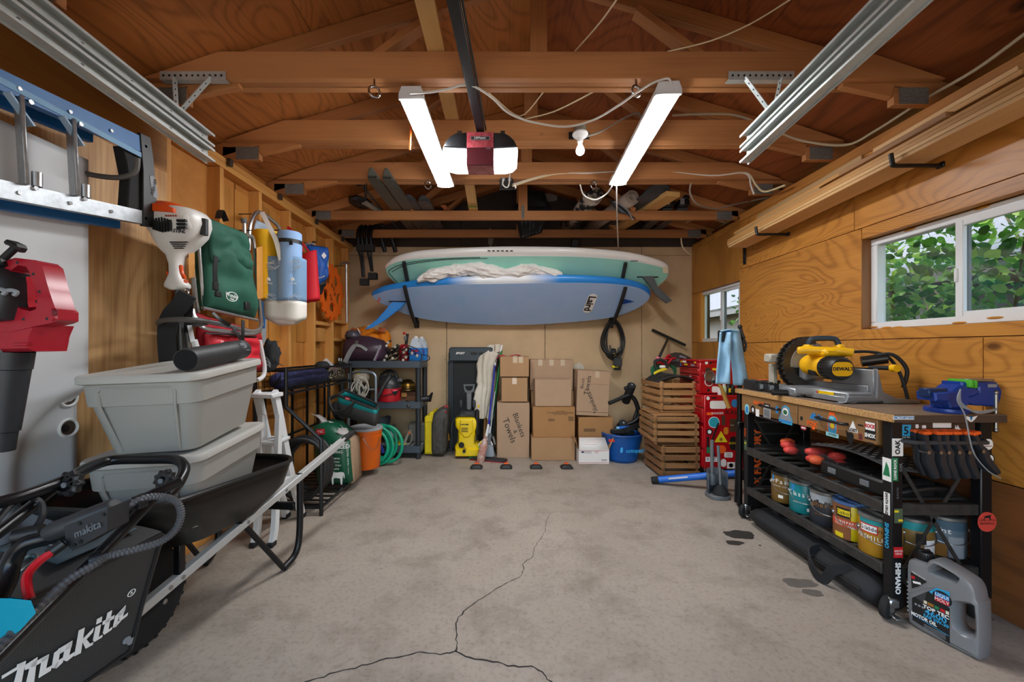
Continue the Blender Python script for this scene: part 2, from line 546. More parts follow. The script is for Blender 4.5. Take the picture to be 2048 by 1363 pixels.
blot(F(1478,1068),.105,.06,3.2,OIL);blot(F(1470,1085),.06,.03,5.2,OIL);blot(F(1520,1090),.008,.006,2,OIL)
blot(F(1600,1165),.09,.045,7.7,OIL2);blot(F(1625,1185),.05,.03,1.7,OIL2)

# ---- back wall: fibreboard sheets below, dark gable boards above
FIB=mat('tan_fibreboard','d2b48e',.75,var=.16,vsc=3.2,bump=.12,bsc=90)
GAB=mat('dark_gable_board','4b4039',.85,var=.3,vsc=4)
wb=thing('wall_back','tan fibreboard back wall with dark gable boards',None,(0,YB,0),world=1,kind='structure')
xs=[-1.99,-.73,.5,1.71,2.40]
for i in range(4):
 MB().box(((xs[i]+xs[i+1])/2,YB+.02,1.2),(xs[i+1]-xs[i]-.006,.04,2.4),.002).b('fibreboard_sheet',FIB,wb)
 MB().box(((xs[i]+xs[i+1])/2,YB+.024,2.457),(xs[i+1]-xs[i]-.006,.04,.106),.002).b('fibreboard_strip',FIB,wb)
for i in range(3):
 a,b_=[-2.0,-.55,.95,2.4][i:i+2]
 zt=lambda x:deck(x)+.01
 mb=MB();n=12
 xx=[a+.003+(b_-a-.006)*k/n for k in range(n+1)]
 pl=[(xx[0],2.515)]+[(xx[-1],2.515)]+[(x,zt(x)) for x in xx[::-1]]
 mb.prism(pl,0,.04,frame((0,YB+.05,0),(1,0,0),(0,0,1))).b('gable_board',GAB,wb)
MB().box((.2,YB+.085,1.7),(4.8,.02,3.4)).b('light_stop_board',GAB,wb)  # backing added behind the sheets so no daylight leaks through their gaps
NAIL=mat('nail_head','4a4238',.6,.5)
for x in (-.735,.505,1.70):
 for k in range(9):MB().cyl((x+.012*(-1) **k,YB-.001,.5+k*.2),(x+.012*(-1) **k,YB+.01,.5+k*.2),.005,n=6).b('nail_head',NAIL,wb)
PATCH=mat('filler_patch','d5cdbd',.8,var=.15,vsc=9)
def patch(px,py,rx,rz,seed,m=PATCH,name='filler_patch',par=None,dy=0):
 c=P(px,py,YB+dy-.001);pl=[]
 for i in range(22):
  a=2*math.pi*i/22;k=1+.35*noise.noise(V((math.cos(a)*1.5,math.sin(a)*1.5,seed)))
  pl.append((c.x+rx*k*math.cos(a),c.z+rz*k*math.sin(a)))
 MB().prism(pl,0,.001,frame((0,c.y,0),(1,0,0),(0,0,1))).b(name,m,par or wb,smooth=0)
patch(1157,737,.07,.075,3)
SMEAR=mat('grey_smear','8d867f',.9)
patch(981,475,.035,.11,5,SMEAR,'grey_smear',dy=.008);patch(1100,395,.10,.05,8,SMEAR,'grey_smear',dy=.008)

# ---- left wall: plywood lining near the door, open studs with orange sheathing beyond
PLYL=wood('left_plywood','d9ae78','a5743f','Z',rings=14,sc_=1.5,stretch=.22,knots=1,kscale=3,fine=.75,lines=(.35,3),stain=('3f3a33',1.9,.66))
PLYT=wood('left_upper_plywood','b07a38','6f4217','Y',rings=8,sc_=1.5,stretch=.3,knots=1,kscale=2.4,fine=.4)
STUD=wood('stud_pine','dca258','b07534','X',rings=4,sc_=2.4,stretch=.1,knots=.6,kscale=2.6,fine=.4)
SHEA=mat('orange_sheathing','cc8c42',.75,var=.28,vsc=5,bump=.25,bsc=160,col2='ae702e')
wl=thing('wall_left','left garage wall of plywood lining and open orange studs',None,(XL,0,0),world=1,kind='structure')
yend=2.25
MB().box((XL-.006,(YF+1.02)/2,1.24),(.012,1.02-YF-.004,2.4),.001).b('plywood_sheet',PLYL,wl)
MB().box((XL-.006,(1.02+yend)/2,1.13),(.012,yend-1.02-.004,2.18),.001).b('plywood_sheet',PLYL,wl)
MB().box((XL-.006,(YF+yend)/2,2.365),(.012,yend-YF,.29),.001).b('plywood_strip',PLYT,wl)
board('plywood_edge',(XL-.02,yend+.012,.05),(XL-.02,yend+.012,2.45),.024,.05,STUD,wl)
for k in range(3):
 y0=yend-.3+k*1.0
 MB().box((XG-.01,y0+.49,1.25),(.02,.985,2.5),.001).b('sheathing_panel',SHEA,wl)
MB().box((XG-.035,2,1.3),(.02,6.4,2.7)).b('light_stop_board',SHEA,wl)  # added skin behind the panels, stops light coming through the joints
board('sole_plate',(XL-.045,YF,.02),(XL-.045,YB,.02),.09,.038,STUD,wl)
board('top_plate',(XL-.045,yend-.01,ZP-.019),(XL-.045,YB,ZP-.019),.09,.038,STUD,wl)
board('top_plate',(XL-.045,yend-.01,ZP-.058),(XL-.045,YB,ZP-.058),.09,.038,STUD,wl)
ys=[1520/(1010-p) for p in (440,518,578,628,665,696)]
for i,y in enumerate(ys):
 board('stud',(XL-.045,y+.019,.04),(XL-.045,y+.019,ZP-.08),.038,.09,STUD,wl,up=(1,0,0))
for y0,y1,z in ((ys[3],ys[4],1.50),(ys[4],ys[5],1.55),(ys[4],ys[5],1.34),(ys[3],ys[4],1.86),(ys[0],ys[1],1.25),(ys[1],ys[2],1.0),(ys[2],ys[3],1.05)):
 board('fire_block',(XL-.05,y0+.04,z),(XL-.05,y1,z),.075,.038,STUD,wl)
MB().box((XL-.02,ys[3]+.18,1.38),(.04,.15,.14),.003).b('wood_block',STUD,wl)
PLYS=wood('sheathing_plank','c88a3e','9c6428','Z',rings=6,sc_=2,stretch=.2,knots=.8,fine=.5)
for i in range(5):
 y0,y1=ys[i]+.04,ys[i+1]-.002
 MB().box((XG+.004,y0+(y1-y0)*.28,1.25),(.01,(y1-y0)*.53,2.3),.001).b('plank',PLYS,wl)
 MB().box((XG+.004,y0+(y1-y0)*.78,1.85),(.01,(y1-y0)*.42,1.1),.001).b('plank',PLYS,wl)

# ---- right wall
PLYR=wood('right_plywood','c5863a','7a4212','Y',rings=30,sc_=1.6,stretch=.4,knots=1,kscale=2.6,fine=.34,rough=.38,swirl=1.3,lines=(.36,3),dark='4a2408')
PLYR2=wood('right_back_plywood','bd8238','8a5520','Z',rings=5,sc_=1.6,stretch=.35,knots=1.1,kscale=4,fine=.3,rough=.5)
PLYB=wood('right_lower_plywood','85532c','46281a','Y',rings=13,sc_=1.8,stretch=.4,knots=1,kscale=1.9,fine=.3,rough=.5,swirl=1.0,stain=('a08c78',2.6,.7))
wr=thing('wall_right','right garage wall of varnished plywood with two windows',None,(XR,0,0),world=1,kind='structure')
ST=3.87                                              # where the near sheets end
W1=(1.60,2.547,1.357,1.927);W2=(3.98,4.84,1.315,1.915)    # window openings: y0, y1, z0, z1
def sheet(y0,y1,z0,z1,m,x=XR,t=.06,name='plywood_sheet'):
 MB().box((x+t/2,(y0+y1)/2,(z0+z1)/2),(t,y1-y0-.004,z1-z0-.004),.0015).b(name,m,wr)
sheet(W1[1],ST,1.29,2.0,PLYR);sheet(YF,1.60,1.29,2.0,PLYR)
sheet(YF,2.6,2.0,2.46,PLYR);sheet(2.6,ST,2.0,2.46,PLYR)
sheet(W1[0],W1[1],W1[3]+.0,2.0,PLYR)
sheet(W1[0],2.58,1.29,W1[2],PLYR,x=XR-.002,name='plywood_strip')
sheet(YF,1.9,.62,1.29,PLYR);sheet(1.9,ST,.62,1.29,PLYR)
sheet(YF,1.9,.0,.62,PLYB);sheet(1.9,ST,0,.62,PLYB)
sheet(ST+.001,YB,0,W2[2],PLYR2,XB);sheet(ST+.001,YB,W2[3],2.46,PLYR2,XB)
sheet(W2[1],YB,W2[2],W2[3],PLYR2,XB);sheet(ST+.001,W2[0],W2[2],W2[3],PLYR2,XB)
for y0,y1,z0,z1 in ((YF,5.1,-.1,1.3),(YF,5.1,1.935,2.6),(YF,W1[0],1.2,2),(W1[1]+.02,W2[0],1.2,2),(W2[1],5.1,1.2,2)):MB().box((XB+.09,(y0+y1)/2,(z0+z1)/2),(.03,y1-y0,z1-z0)).b('light_stop_board',PLYB,wr)  # added backing around the windows, shuts out light between the sheets
TRIMW=wood('jamb_wood','8a5a2c','5a3516','Z',rings=4,knots=0)
PINEO=wood('orange_jamb','d08a3a','a8641f','Z',rings=4,knots=0)
def bx(n,c,d,m,par,b=.002):return MB().box(c,d,b).b(n,m,par)
bx('jamb_board',(XR+.05,W1[1]+.004,(W1[2]+W1[3])/2),(.098,.012,W1[3]-W1[2]),TRIMW,wr)
bx('jamb_board',(XB+.03,W2[1]-.03,(W2[2]+W2[3])/2),(.05,.05,W2[3]-W2[2]),PINEO,wr)
board('top_plate',(XR+.05,YF,2.495),(XR+.05,ST,2.495),.10,.07,wood('plate_right','b97934','7f4a19','X',rings=5,knots=.6),wr)
board('top_plate',(XB+.04,ST,2.495),(XB+.04,YB,2.495),.08,.07,PLYR2,wr)
bx('light_switch',(XB-.003,4.93,1.05),(.006,.05,.10),GALV,wr)

WFR=mat('white_vinyl','e3e5e8',.35,var=.05,vsc=6)
GLASS=mat('window_glass','ffffff',.0,alpha=.10)
GASK=mat('grey_gasket','6e7074',.5)
def glass_mat():
 m,N,L,b=nodes('clear_pane')
 N.remove(b);t=N.new('ShaderNodeBsdfTransparent');g=N.new('ShaderNodeBsdfGlossy');g.inputs['Roughness'].default_value=.02
 mx=N.new('ShaderNodeMixShader');mx.inputs[0].default_value=.07
 t.inputs[0].default_value=(.93,.96,.95,1)
 L.new(t.outputs[0],mx.inputs[1]);L.new(g.outputs[0],mx.inputs[2]);L.new(mx.outputs[0],N['Material Output'].inputs[0])
 return m
PANE=glass_mat()
FOAM=mat('expanding_foam','c98a2a',.8,var=.3)
def window(name,label,o,x,mid):
 y0,y1,z0,z1=o
 wn=thing(name,label,None,(x,(y0+y1)/2,z0),world=1,kind='structure')
 fw,fd=.042,.06
 bx('frame_rail',(x+fd/2,(y0+y1)/2,z1-fw/2),(fd,y1-y0,fw),WFR,wn,.004)
 bx('frame_rail',(x+fd/2,(y0+y1)/2,z0+fw/2),(fd,y1-y0,fw),WFR,wn,.004)
 bx('frame_stile',(x+fd/2,y0+fw/2,(z0+z1)/2),(fd,fw,z1-z0-2*fw),WFR,wn,.004)
 bx('frame_stile',(x+fd/2,y1-fw/2,(z0+z1)/2),(fd,fw,z1-z0-2*fw),WFR,wn,.004)
 a,b_,zz0,zz1,s_=y0+fw-.006,mid+.02,z0+fw-.012,z1-fw+.012,.036
 sx=x+.012
 sh=bx('sash_stile',(sx,b_-s_/2,(zz0+zz1)/2),(.024,s_,zz1-zz0),WFR,wn,.003)
 bx('sash_stile',(sx,a+s_/2,(zz0+zz1)/2),(.024,s_,zz1-zz0),WFR,wn,.003)
 bx('sash_rail',(sx,(a+b_)/2,zz1-s_/2),(.024,b_-a-2*s_,s_),WFR,wn,.003)
 bx('sash_rail',(sx,(a+b_)/2,zz0+s_/2),(.024,b_-a-2*s_,s_),WFR,wn,.003)
 bx('latch',(sx-.015,b_-.008,(z0+z1)/2-.03),(.012,.014,.07),WFR,wn,.003)
 bx('meeting_stile',(x+.044,mid+.004,(zz0+zz1)/2),(.02,.03,zz1-zz0),GASK,wn,.003)
 bx('pane',(x+.020,(a+b_)/2,(zz0+zz1)/2),(.004,b_-a-2*s_+.004,zz1-zz0-2*s_+.004),PANE,wn,0)
 bx('pane',(x+.046,(mid+y1-fw)/2,(z0+z1)/2),(.004,y1-fw-mid,z1-z0-2*fw),PANE,wn,0)
 return wn
wn=window('window_1','white vinyl sliding window looking onto a leafy bush',(W1[0],W1[1],W1[2],W1[3]-.002),XR+.058,2.05)
for k,(y,z) in enumerate(((2.44,1.362),(2.37,1.36),(2.05,1.366),(1.9,1.38),(2.53,1.37),(2.3,1.917),(1.95,1.92))):
 MB().sph((XR+.057,y,z),(.006,.035,.006),8,6).b('foam_smear',FOAM,wn)
window('window_2','white vinyl sliding window half hidden behind the plywood',W2,XB+.03,4.37)

# ---- front wall behind the camera, its closed door left out to admit daylight
wf=thing('wall_front','front wall with the garage doorway left open to let daylight in',None,(0,YF,0),world=1,kind='structure')
for x0,x1 in ((-2.0,-1.56),(1.56,2.40)):bx('plywood_sheet',((x0+x1)/2,YF-.03,1.1),(x1-x0,.06,2.2),PLYL,wf)
MB().prism([(-2.0,2.2),(2.4,2.2),(2.4,deck(2.27)),(RX,deck(RX)),(-2.0,deck(XL))],0,.06,frame((0,YF,0),(1,0,0),(0,0,1))).b('header_panel',PLYT,wf)

CONL=mat('bounce_slab_concrete','b5aea3',.85,var=.2,vsc=2)
tags(MB().box((0,-5.7,-.07),(11,9.1,.12)).b('bounce_slab',CONL),'pale concrete slab added outside the doorway to bounce sunlight inside',kind='structure')  # unseen slab, added in the sun to throw light up at the ceiling
# ---- roof: plywood deck sheets and cut-down trusses
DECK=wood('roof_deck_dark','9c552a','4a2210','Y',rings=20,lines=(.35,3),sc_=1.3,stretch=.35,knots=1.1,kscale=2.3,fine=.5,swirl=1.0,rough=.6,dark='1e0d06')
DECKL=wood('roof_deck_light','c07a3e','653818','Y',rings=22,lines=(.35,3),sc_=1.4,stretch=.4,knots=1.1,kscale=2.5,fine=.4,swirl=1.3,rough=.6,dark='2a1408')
cl=thing('ceiling','open gable roof of plywood decking on wooden trusses',None,(0,0,ZP),world=1,kind='structure')
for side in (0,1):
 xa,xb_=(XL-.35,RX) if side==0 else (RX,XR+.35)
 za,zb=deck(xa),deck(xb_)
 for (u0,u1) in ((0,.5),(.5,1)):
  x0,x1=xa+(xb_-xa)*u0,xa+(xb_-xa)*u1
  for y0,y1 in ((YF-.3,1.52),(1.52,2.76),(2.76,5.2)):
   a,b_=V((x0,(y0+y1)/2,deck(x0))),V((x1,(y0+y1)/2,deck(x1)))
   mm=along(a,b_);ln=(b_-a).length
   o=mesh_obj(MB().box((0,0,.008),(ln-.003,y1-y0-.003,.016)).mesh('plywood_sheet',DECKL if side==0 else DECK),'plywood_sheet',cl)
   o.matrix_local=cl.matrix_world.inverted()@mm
for s_,xe in ((-1,XL-.35),(1,XR+.35)):
 a,b_=V((xe,2,deck(xe))),V((RX,2,deck(RX)))
 o=mesh_obj(MB().box((0,0,.03),((b_-a).length+.02,7,.02)).mesh('light_stop_sheet',GAB),'light_stop_sheet',cl)  # extra layer added over the deck to block light at sheet gaps
 o.matrix_local=cl.matrix_world.inverted()@(along(a,b_))
TRW=wood('truss_fir','b87d4a','80502c','X',rings=4,sc_=2.6,stretch=.08,knots=.7,kscale=2.6,fine=.35,rough=.55)
TRL=wood('collar_fir','bd8250','8f5c34','X',rings=3,sc_=2.2,stretch=.06,knots=.65,kscale=2.8,fine=.35,rough=.55)
def nailplate():
 m,N,L,b=nodes('nail_plate_metal')
 tc=N.new('ShaderNodeTexCoord');mp=N.new('ShaderNodeMapping');mp.inputs['Scale'].default_value=(1,1,1)
 br=N.new('ShaderNodeTexBrick');br.inputs['Scale'].default_value=34;br.inputs['Mortar Size'].default_value=.018
 br.inputs['Color1'].default_value=lin('6e6e6a');br.inputs['Color2'].default_value=lin('585854');br.inputs['Mortar'].default_value=lin('a9aaa6')
 sw=N.new('ShaderNodeSeparateXYZ');cb=N.new('ShaderNodeCombineXYZ')
 L.new(tc.outputs['Object'],sw.inputs[0]);L.new(sw.outputs['X'],cb.inputs['X']);L.new(sw.outputs['Z'],cb.inputs['Y'])
 L.new(cb.outputs[0],br.inputs['Vector']);L.new(br.outputs['Color'],b.inputs['Base Color'])
 b.inputs['Metallic'].default_value=.15;b.inputs['Roughness'].default_value=.5
 return m
NPL=nailplate()
TY=[.28,.90,1.52,2.144,2.766,3.377,4.031,4.664]
CB,CH=2.642,.14                                     # collar bottom and height
XW0,XW1=XL-.02,XR+.03
for ti,y in enumerate(TY):
 full=ti>=6
 tr=link(bpy.data.objects.new('truss',None),cl)
 tr.matrix_local=cl.matrix_world.inverted()@MT((0,y,ZP))
 I=WORLD[cl.name]
 def bd(nm,p0,p1,a,b_,m,up=(0,0,1)):return board(nm,p0,p1,a,b_,m,tr,up)
 # boards are children of the truss: undo the truss's own offset
 off=MT((0,-y,0))
 kids=[]
 d=.052
 for s_,xw in ((-1,XW0-.25),(1,XW1+.25)):
  kids.append(bd('top_chord',(xw,y,deck(xw)-d),(RX,y,deck(RX)-d),.038,.09,TRW))
 if full:
  kids.append(bd('bottom_chord',(XW0-.02,y,ZP+.045),(XW1+.04,y,ZP+.045),.038,.09,TRW))
  kids.append(bd('king_post',(RX,y,ZP+.09),(RX,y,deck(RX)-.1),.038,.09,TRW,up=(1,0,0)))
  for x in (-.95,1.3):
   kids.append(bd('web',(x,y,ZP+.09),(x+(.45 if x<0 else -.45),y,deck(x+(.45 if x<0 else -.45))-.1),.038,.07,TRW,up=(0,1,0)))
  for x in (XW0+.10,XW1-.10):
   kids.append(MB().box((x,y-.021,ZP+.04),(.15,.003,.085)).b('nail_plate',NPL,cl))
  kids.append(MB().box((RX,y-.021,ZP+.075),(.028,.003,.13)).b('nail_plate',NPL,cl))
 else:
  for x0,x1 in ((XW0-.02,XW0+.235),(XW1-.235,XW1+.04)):
   kids.append(bd('bottom_chord',(x0,y,ZP+.045),(x1,y,ZP+.045),.038,.09,TRW))
  for x in (XW0+.15,XW1-.13):
   kids.append(MB().box((x,y-.021,ZP+.045),(.155,.003,.086)).b('nail_plate',NPL,cl))
  for s_,x0,x1 in ((-1,XW0+.235,XW0+.5),(1,XW1-.235,XW1-.5)):
   kids.append(bd('strut',(x0,y,ZP+.075),(x1,y,CB+.02),.036,.07,TRW))
  # sistered collar ties, ends cut to the roof slope
  for k,dy in enumerate((-.041,0.0,.041)):
   e=0 if k!=1 else .28
   z1=CB+CH if k!=1 else CB+.09
   zb=CB+(.004 if k==1 else 0)
   def xat(z,left):
    t=(z+.004-ZW)/SL
    return XL+max(t,0) if left else XR+.03-max(t,0)*(XR+.03-RX)/(RX-XL)
   pl=[(xat(zb,1)+e,zb),(xat(zb,0)-e,zb),(xat(z1,0)-e,z1),(xat(z1,1)+e,z1)]
   mb=MB();mb.prism([(px_-RX,pz-CB) for px_,pz in pl],-.0185,.0185,frame((0,0,0),(1,0,0),(0,0,1)),ch=.002)
   o=mesh_obj(mb.mesh('collar_tie',TRL),'collar_tie',cl)
   o.matrix_local=I@MT((RX,y+dy,CB));kids.append(o)
  kids.append(bd('king_post',(RX,y,CB+.1),(RX,y,deck(RX)-.1),.038,.09,TRW,up=(1,0,0)))
  for x in (-.75,1.1):
   x2=x+(.4 if x<0 else -.4)
   kids.append(bd('web',(x,y,CB+.1),(x2,y,deck(x2)-.1),.038,.07,TRW,up=(0,1,0)))
 for o in kids:
  mm=o.matrix_basis.copy();o.parent=tr;o.matrix_local=MT((0,-y,0))@mm
PINE=wood('pale_pine','d8ac6c','b07c40','X',rings=3,sc_=2,stretch=.08,knots=.4,fine=.35)
GTAPE=mat('green_tape','5f9a3c',.6)
br=board('brace_board',(-.36,.9,CB+CH+.02),(-.36,3.42,CB+CH+.02),.09,.03,PINE,cl)
br2=board('brace_board',(-.32,3.40,CB+CH-.02),(-.32,4.08,ZP+.105),.09,.03,PINE,cl)
for x,y,z in ((-.36,1.665,CB+CH+.004),(-.36,2.33,CB+CH+.004),(-.32,3.93,ZP+.10)):bx('green_tape',(x,y,z),(.092,.03,.002),GTAPE,cl,0)
for y in TY[3:]:
 bx('tie_clip',(XL+.02,y-.03,ZP-.025),(.025,.03,.05),DKSTEEL,cl)
# ================================================================ lights and fittings under the roof
LENS=mat('lit_diffuser','fbfdff',.4,emit=LAMP)
def shop_light(label,x0,y0,x1,y1,zb):
 a,b_=V((x0,y0,zb)),V((x1,y1,zb))
 m=along(a,b_);ln=(b_-a).length
 t=thing('shop_light',label,'ceiling light',m=m,group='led shop lights')
 sec=[(-.065,.035),(-.05,.075),(.05,.075),(.065,.035),(.065,.018),(-.065,.018)]
 fm=frame((-ln/2,0,0),(0,1,0),(0,0,1))
 MB().prism(sec,.02,ln-.02,fm).b('housing',WHITEM,t)
 for x in (-ln/2,ln/2-.02):
  MB().prism([(-.068,.01),(.068,.01),(.068,.036),(.052,.078),(-.052,.078),(-.068,.036)],0,.02,frame((x,0,0),(0,1,0),(0,0,1)),ch=.002).b('end_cap',WHITEM,t)
 MB().prism([(-.062,.02),(-.055,.006),(-.03,.0),(.03,0),(.055,.006),(.062,.02)],.02,ln-.02,fm).b('diffuser',LENS,t)
 MB().tube([(-ln/2+.01,0,.078),(-ln/2+.01,0,.092)],.003,6).b('hanger',STEEL,t)
 MB().tube([(ln/2-.01,0,.078),(ln/2-.01,0,.092)],.003,6).b('hanger',STEEL,t)
 return t
shop_light('long white shop light hanging beside the door opener',-.498,2.12,-.484,3.28,2.548)
shop_light('long white shop light between the bulb and the steel track',.853,2.08,.911,3.24,2.548)

# garage door opener
op=thing('door_opener','black and red garage door opener with two lit lenses hung from trusses','door opener',(-.155,2.5,2.36),world=1)
ox,oy,oz=-.155,2.5,2.36
def sidecurve(s_):     # outline of a half of the body, seen from the front (x,z)
 return [(s_*.085,.30),(s_*.15,.298),(s_*.185,.27),(s_*.215,.23),(s_*.232,.18),(s_*.085,.17)]
fmo=frame((ox,oy+.13,oz),(1,0,0),(0,0,1))@Matrix.Diagonal((1,.75,.65,1))
for s_ in (-1,1):
 MB().prism(sidecurve(s_),0,.2,fmo,ch=.008).b('body_shell',mat('opener_black','26282b',.3,var=.3,vsc=16),op)
 MB().prism([(s_*.085,.168),(s_*.232,.178),(s_*.236,.15),(s_*.232,.07),(s_*.205,.035),(s_*.16,.02),(s_*.085,.02)],.01,.198,fmo,ch=.01).b('lens',mat('opener_lens','fbfcff',.4,emit=LAMP*.06),op)
 for z in (.04,.057,.075):bx('lens_rib',(ox+s_*.092,oy+.006,oz+z),(.012,.012,.004),PWHITE,op,0)
OPR=mat('opener_red','8e1c26',.25,var=.35,vsc=22,coat=.5,col2='b8606a')
MB().prism([(-.084,.02),(.084,.02),(.084,.302),(-.084,.302)],-.002,.206,fmo,ch=.004).b('centre_panel',OPR,op)
bx('lower_panel',(ox,oy-.008,oz+.07),(.168,.012,.11),mat('opener_dark_red','4f1a22',.3),op,.003)
bx('name_plate',(ox,oy-.008,oz+.184),(.118,.004,.021),PGREY,op,0)
bx('name_plate',(ox,oy-.0095,oz+.184),(.113,.003,.017),INK,op,0)
text('LiftMaster',op,(ox,oy-.0112,oz+.184),EX,EZ,.018,PWHITE)
text('myQ',op,(ox+.05,oy-.0145,oz+.118),EX,EZ,.014,PGREY)
rl=board('rail',(ox-.07,1.2,2.612),(ox,2.52,2.612),.05,.032,BLACKM,op)
board('drive_belt',(ox-.035,1.2,2.612),(ox+.034,2.52,2.612),.008,.014,RUBBER,op)
for x in (-.14,.14):bx('mounting_strap',(ox+x,oy+.1,oz+.25),(.03,.003,.08),DKSTEEL,op)
MB().tube(SP([(ox+.20,2.7,2.46),(ox+.18,2.72,2.55),(ox+.175,2.72,2.66)],4),.004,6).b('cable',INK,op)
MB().tube([(ox+.23,2.7,2.32),(ox+.228,2.9,2.42),(ox+.24,3.3,2.55)],.004,6).b('power_cord',ROPEC,op)

# bare bulb in a porcelain holder
bl=thing('bulb_holder','white bare bulb in a round porcelain holder on a collar beam','lamp',(.50,2.70,2.58),world=1)
bx('mounting_plate',(.50,2.702,2.672),(.14,.003,.05),INK,bl)
m0=MT((.50,2.66,2.60))
MB(m0).lathe([(.0,.11),(.038,.11),(.04,.065),(.0,.064)],18).b('junction_box',mat('old_box','8d8777',.6,.3),bl)
MB(m0).lathe([(0,.068),(.05,.066),(.053,.056),(.045,.044),(.022,.03),(.019,.005),(.0,.004)],22).b('porcelain_base',WHITE,bl)
MB(m0).lathe([(0,.006),(.014,.005),(.015,-.012),(.024,-.03),(.030,-.05),(.027,-.066),(.015,-.078),(0,-.081)],20).b('bulb',mat('opal_bulb','fdf8ee',.3,emit=1.2),bl)

# galvanised door tracks
def track(label,x,y0,y1,z0,z1,sgn,bracket_x):
 t=thing('door_track',label,'door track',(x,y1,z1),world=1,group='overhead door tracks')
 sec=[(0,-.035),(.045,-.035),(.045,-.024),(.042,-.024),(.042,-.032),(.004,-.032),(.004,.032),(.042,.032),(.042,.022),(.045,.022),(.045,.035),(0,.035)]
 sec=[(a*-sgn,b_) for a,b_ in sec]
 for dz in (0,-.085):
  rings=[]
  for y,z in ((y0,z0+dz),(y1,z1+dz)):rings.append([V((x+a,y,z+b_)) for a,b_ in sec])
  MB().loft(rings).b('rail',GALV,t,smooth=0)
 MB().loft([[V((x+sgn*.004*k,y,z+q)) for k,q in ((0,.05),(1,.05),(1,-.13),(0,-.13))] for y,z in ((y0,z0),(y1,z1))]).b('backing_angle',GALV,t,smooth=0)
 for k in range(7):
  y=y1-.05-k*.21;z=z1+(z0-z1)*(y1-y)/(y1-y0)
  for dz in (.0,-.085):MB().cyl((x-sgn*.012,y,z+dz),(x+sgn*.0,y,z+dz),.007,n=6).b('bolt',DKSTEEL,t)
 bz,by=CB-.006,2.10
 bm=[bx('hanger_angle',(bracket_x,by-.025,bz+.012),(.34,.004,.045),GALV,t,0),bx('hanger_angle',(bracket_x,by-.008,bz-.006),(.34,.035,.004),GALV,t,0)]
 zt=z1+(z0-z1)*(y1-by)/(y1-y0)+.02
 for xa in (bracket_x-.09,bracket_x+.10):
  MB().strap([(xa,by-.03,bz),(x+sgn*.01,by-.03,zt)],(0,1,.2),.03,.004).b('hanger_strap',GALV,t)
 for k in range(11):
  xh=bracket_x-.15+k*.03
  MB().cyl((xh,by-.0285,bz+.012),(xh,by-.0265,bz+.012),.006,n=8).b('hole',INK,t)
 for xa in (bracket_x-.09,bracket_x+.10):
  for k in range(1,6):
   p=V((xa,by-.032,bz)).lerp(V((x+sgn*.01,by-.032,zt)),k/6.3)
   MB().cyl(p+EY*-.0025,p+EY*.001,.0055,n=8).b('hole',INK,t)
track('galvanised door track running above the blue ladder',-1.69,.1,2.27,2.515,2.41,-1,-1.62)
track('galvanised door track in front of the lumber side',1.376,.1,2.27,2.575,2.405,1,1.33)

# screw eyes under the collars
for k,(px,py,y,lb) in enumerate(((749,183,2.10,'big steel screw eye near the white end of the shop light by the opener'),(1272,182,2.10,'big steel screw eye beside the shop light nearer the bulb'),(856,370,3.34,'small steel screw eye beside the skis'),(1187,370,3.34,'small steel screw eye above the rolled fabric'))):
 c=P(px,py,y-.005);t=thing('screw_eye',lb,'hook',c,group='screw eyes under the beams',rz=R(25))
 MB().tube(arc((0,0,0),.028,0,360,20)[:-1],.0065,8,True).b('ring',CHROME,t)
 MB().cyl((0,0,.028),(0,0,.075),.006,n=8).b('shank',CHROME,t)

# electric box on the third collar
eb=thing('outlet_box','black metal outlet box with two plugs on the third collar beam','outlet',P(1013,367,3.31),world=1)
c=P(1013,366,3.31)
bx('back_plate',c+V((0,.02,.0)),(.115,.004,.10),INK,eb);bx('box',c,(.10,.05,.07),DKSTEEL,eb,.004)
for dx in (-.025,.025):MB().cyl(c+V((dx,-.026,.015)),c+V((dx,-.04,.015)),.014,n=12).b('plug',PGREY,eb)
MB().tube(SP([c+V((-.025,-.04,.015)),c+V((-.03,-.045,-.03)),c+V((.0,-.045,-.055)),c+V((.02,-.045,-.03)),c+V((.03,-.03,.07)),c+V((.05,-.0,.10))],5),.005,6).b('cord',ROPEC,eb)

# cables
def wire(name,label,pts,r,m,cat='cable',n=5,group=None):
 return MB().tube(SP(pts,n),r,7).thing(name,m,label,cat,loc=pts[0],world=1,group=group)
y1=2.085
wire('light_cord','white cord from one shop light sagging to the other',[P(820,186,y1),P(860,184,y1),P(895,178,y1-.01),P(925,170,y1-.005),P(950,173,y1),P(985,196,y1+.05),P(1012,222,y1+.10),P(1040,236,y1+.12),P(1070,245,y1+.16),P(1130,253,y1+.22),P(1186,240,y1+.18),P(1235,212,y1+.05),P(1272,186,y1-.01),P(1305,166,y1-.02),P(1335,157,y1-.02),P(1343,168,y1-.01)],.006,ROPEC)
wire('thin_cord','thin cream cord draped from the roof to the second collar',[P(1238,-8,1.5),P(1200,45,1.75),P(1150,102,2.07)],.0035,CREAMW)
wire('thin_cord','thin pink cord slanting up past the steel track',[P(1585,-4,1.7),P(1500,48,1.9),P(1420,82,2.0),P(1335,103,2.09)],.0035,CREAMW)
wire('thin_cord','thin cream cord hanging beside the opener rail',[P(918,-5,1.62),P(932,55,1.9),P(938,100,2.08)],.003,CREAMW)
wire('thin_cord','short cream cord between the first and second collar above the opener',[P(1188,183,2.2),P(1110,222,2.45),P(1053,237,2.71)],.004,CREAMW)
wire('thin_cord','thin cream cord crossing the sagging white cord',[P(1086,185,2.2),P(1040,232,2.7),P(978,186,2.24)],.0035,CREAMW)
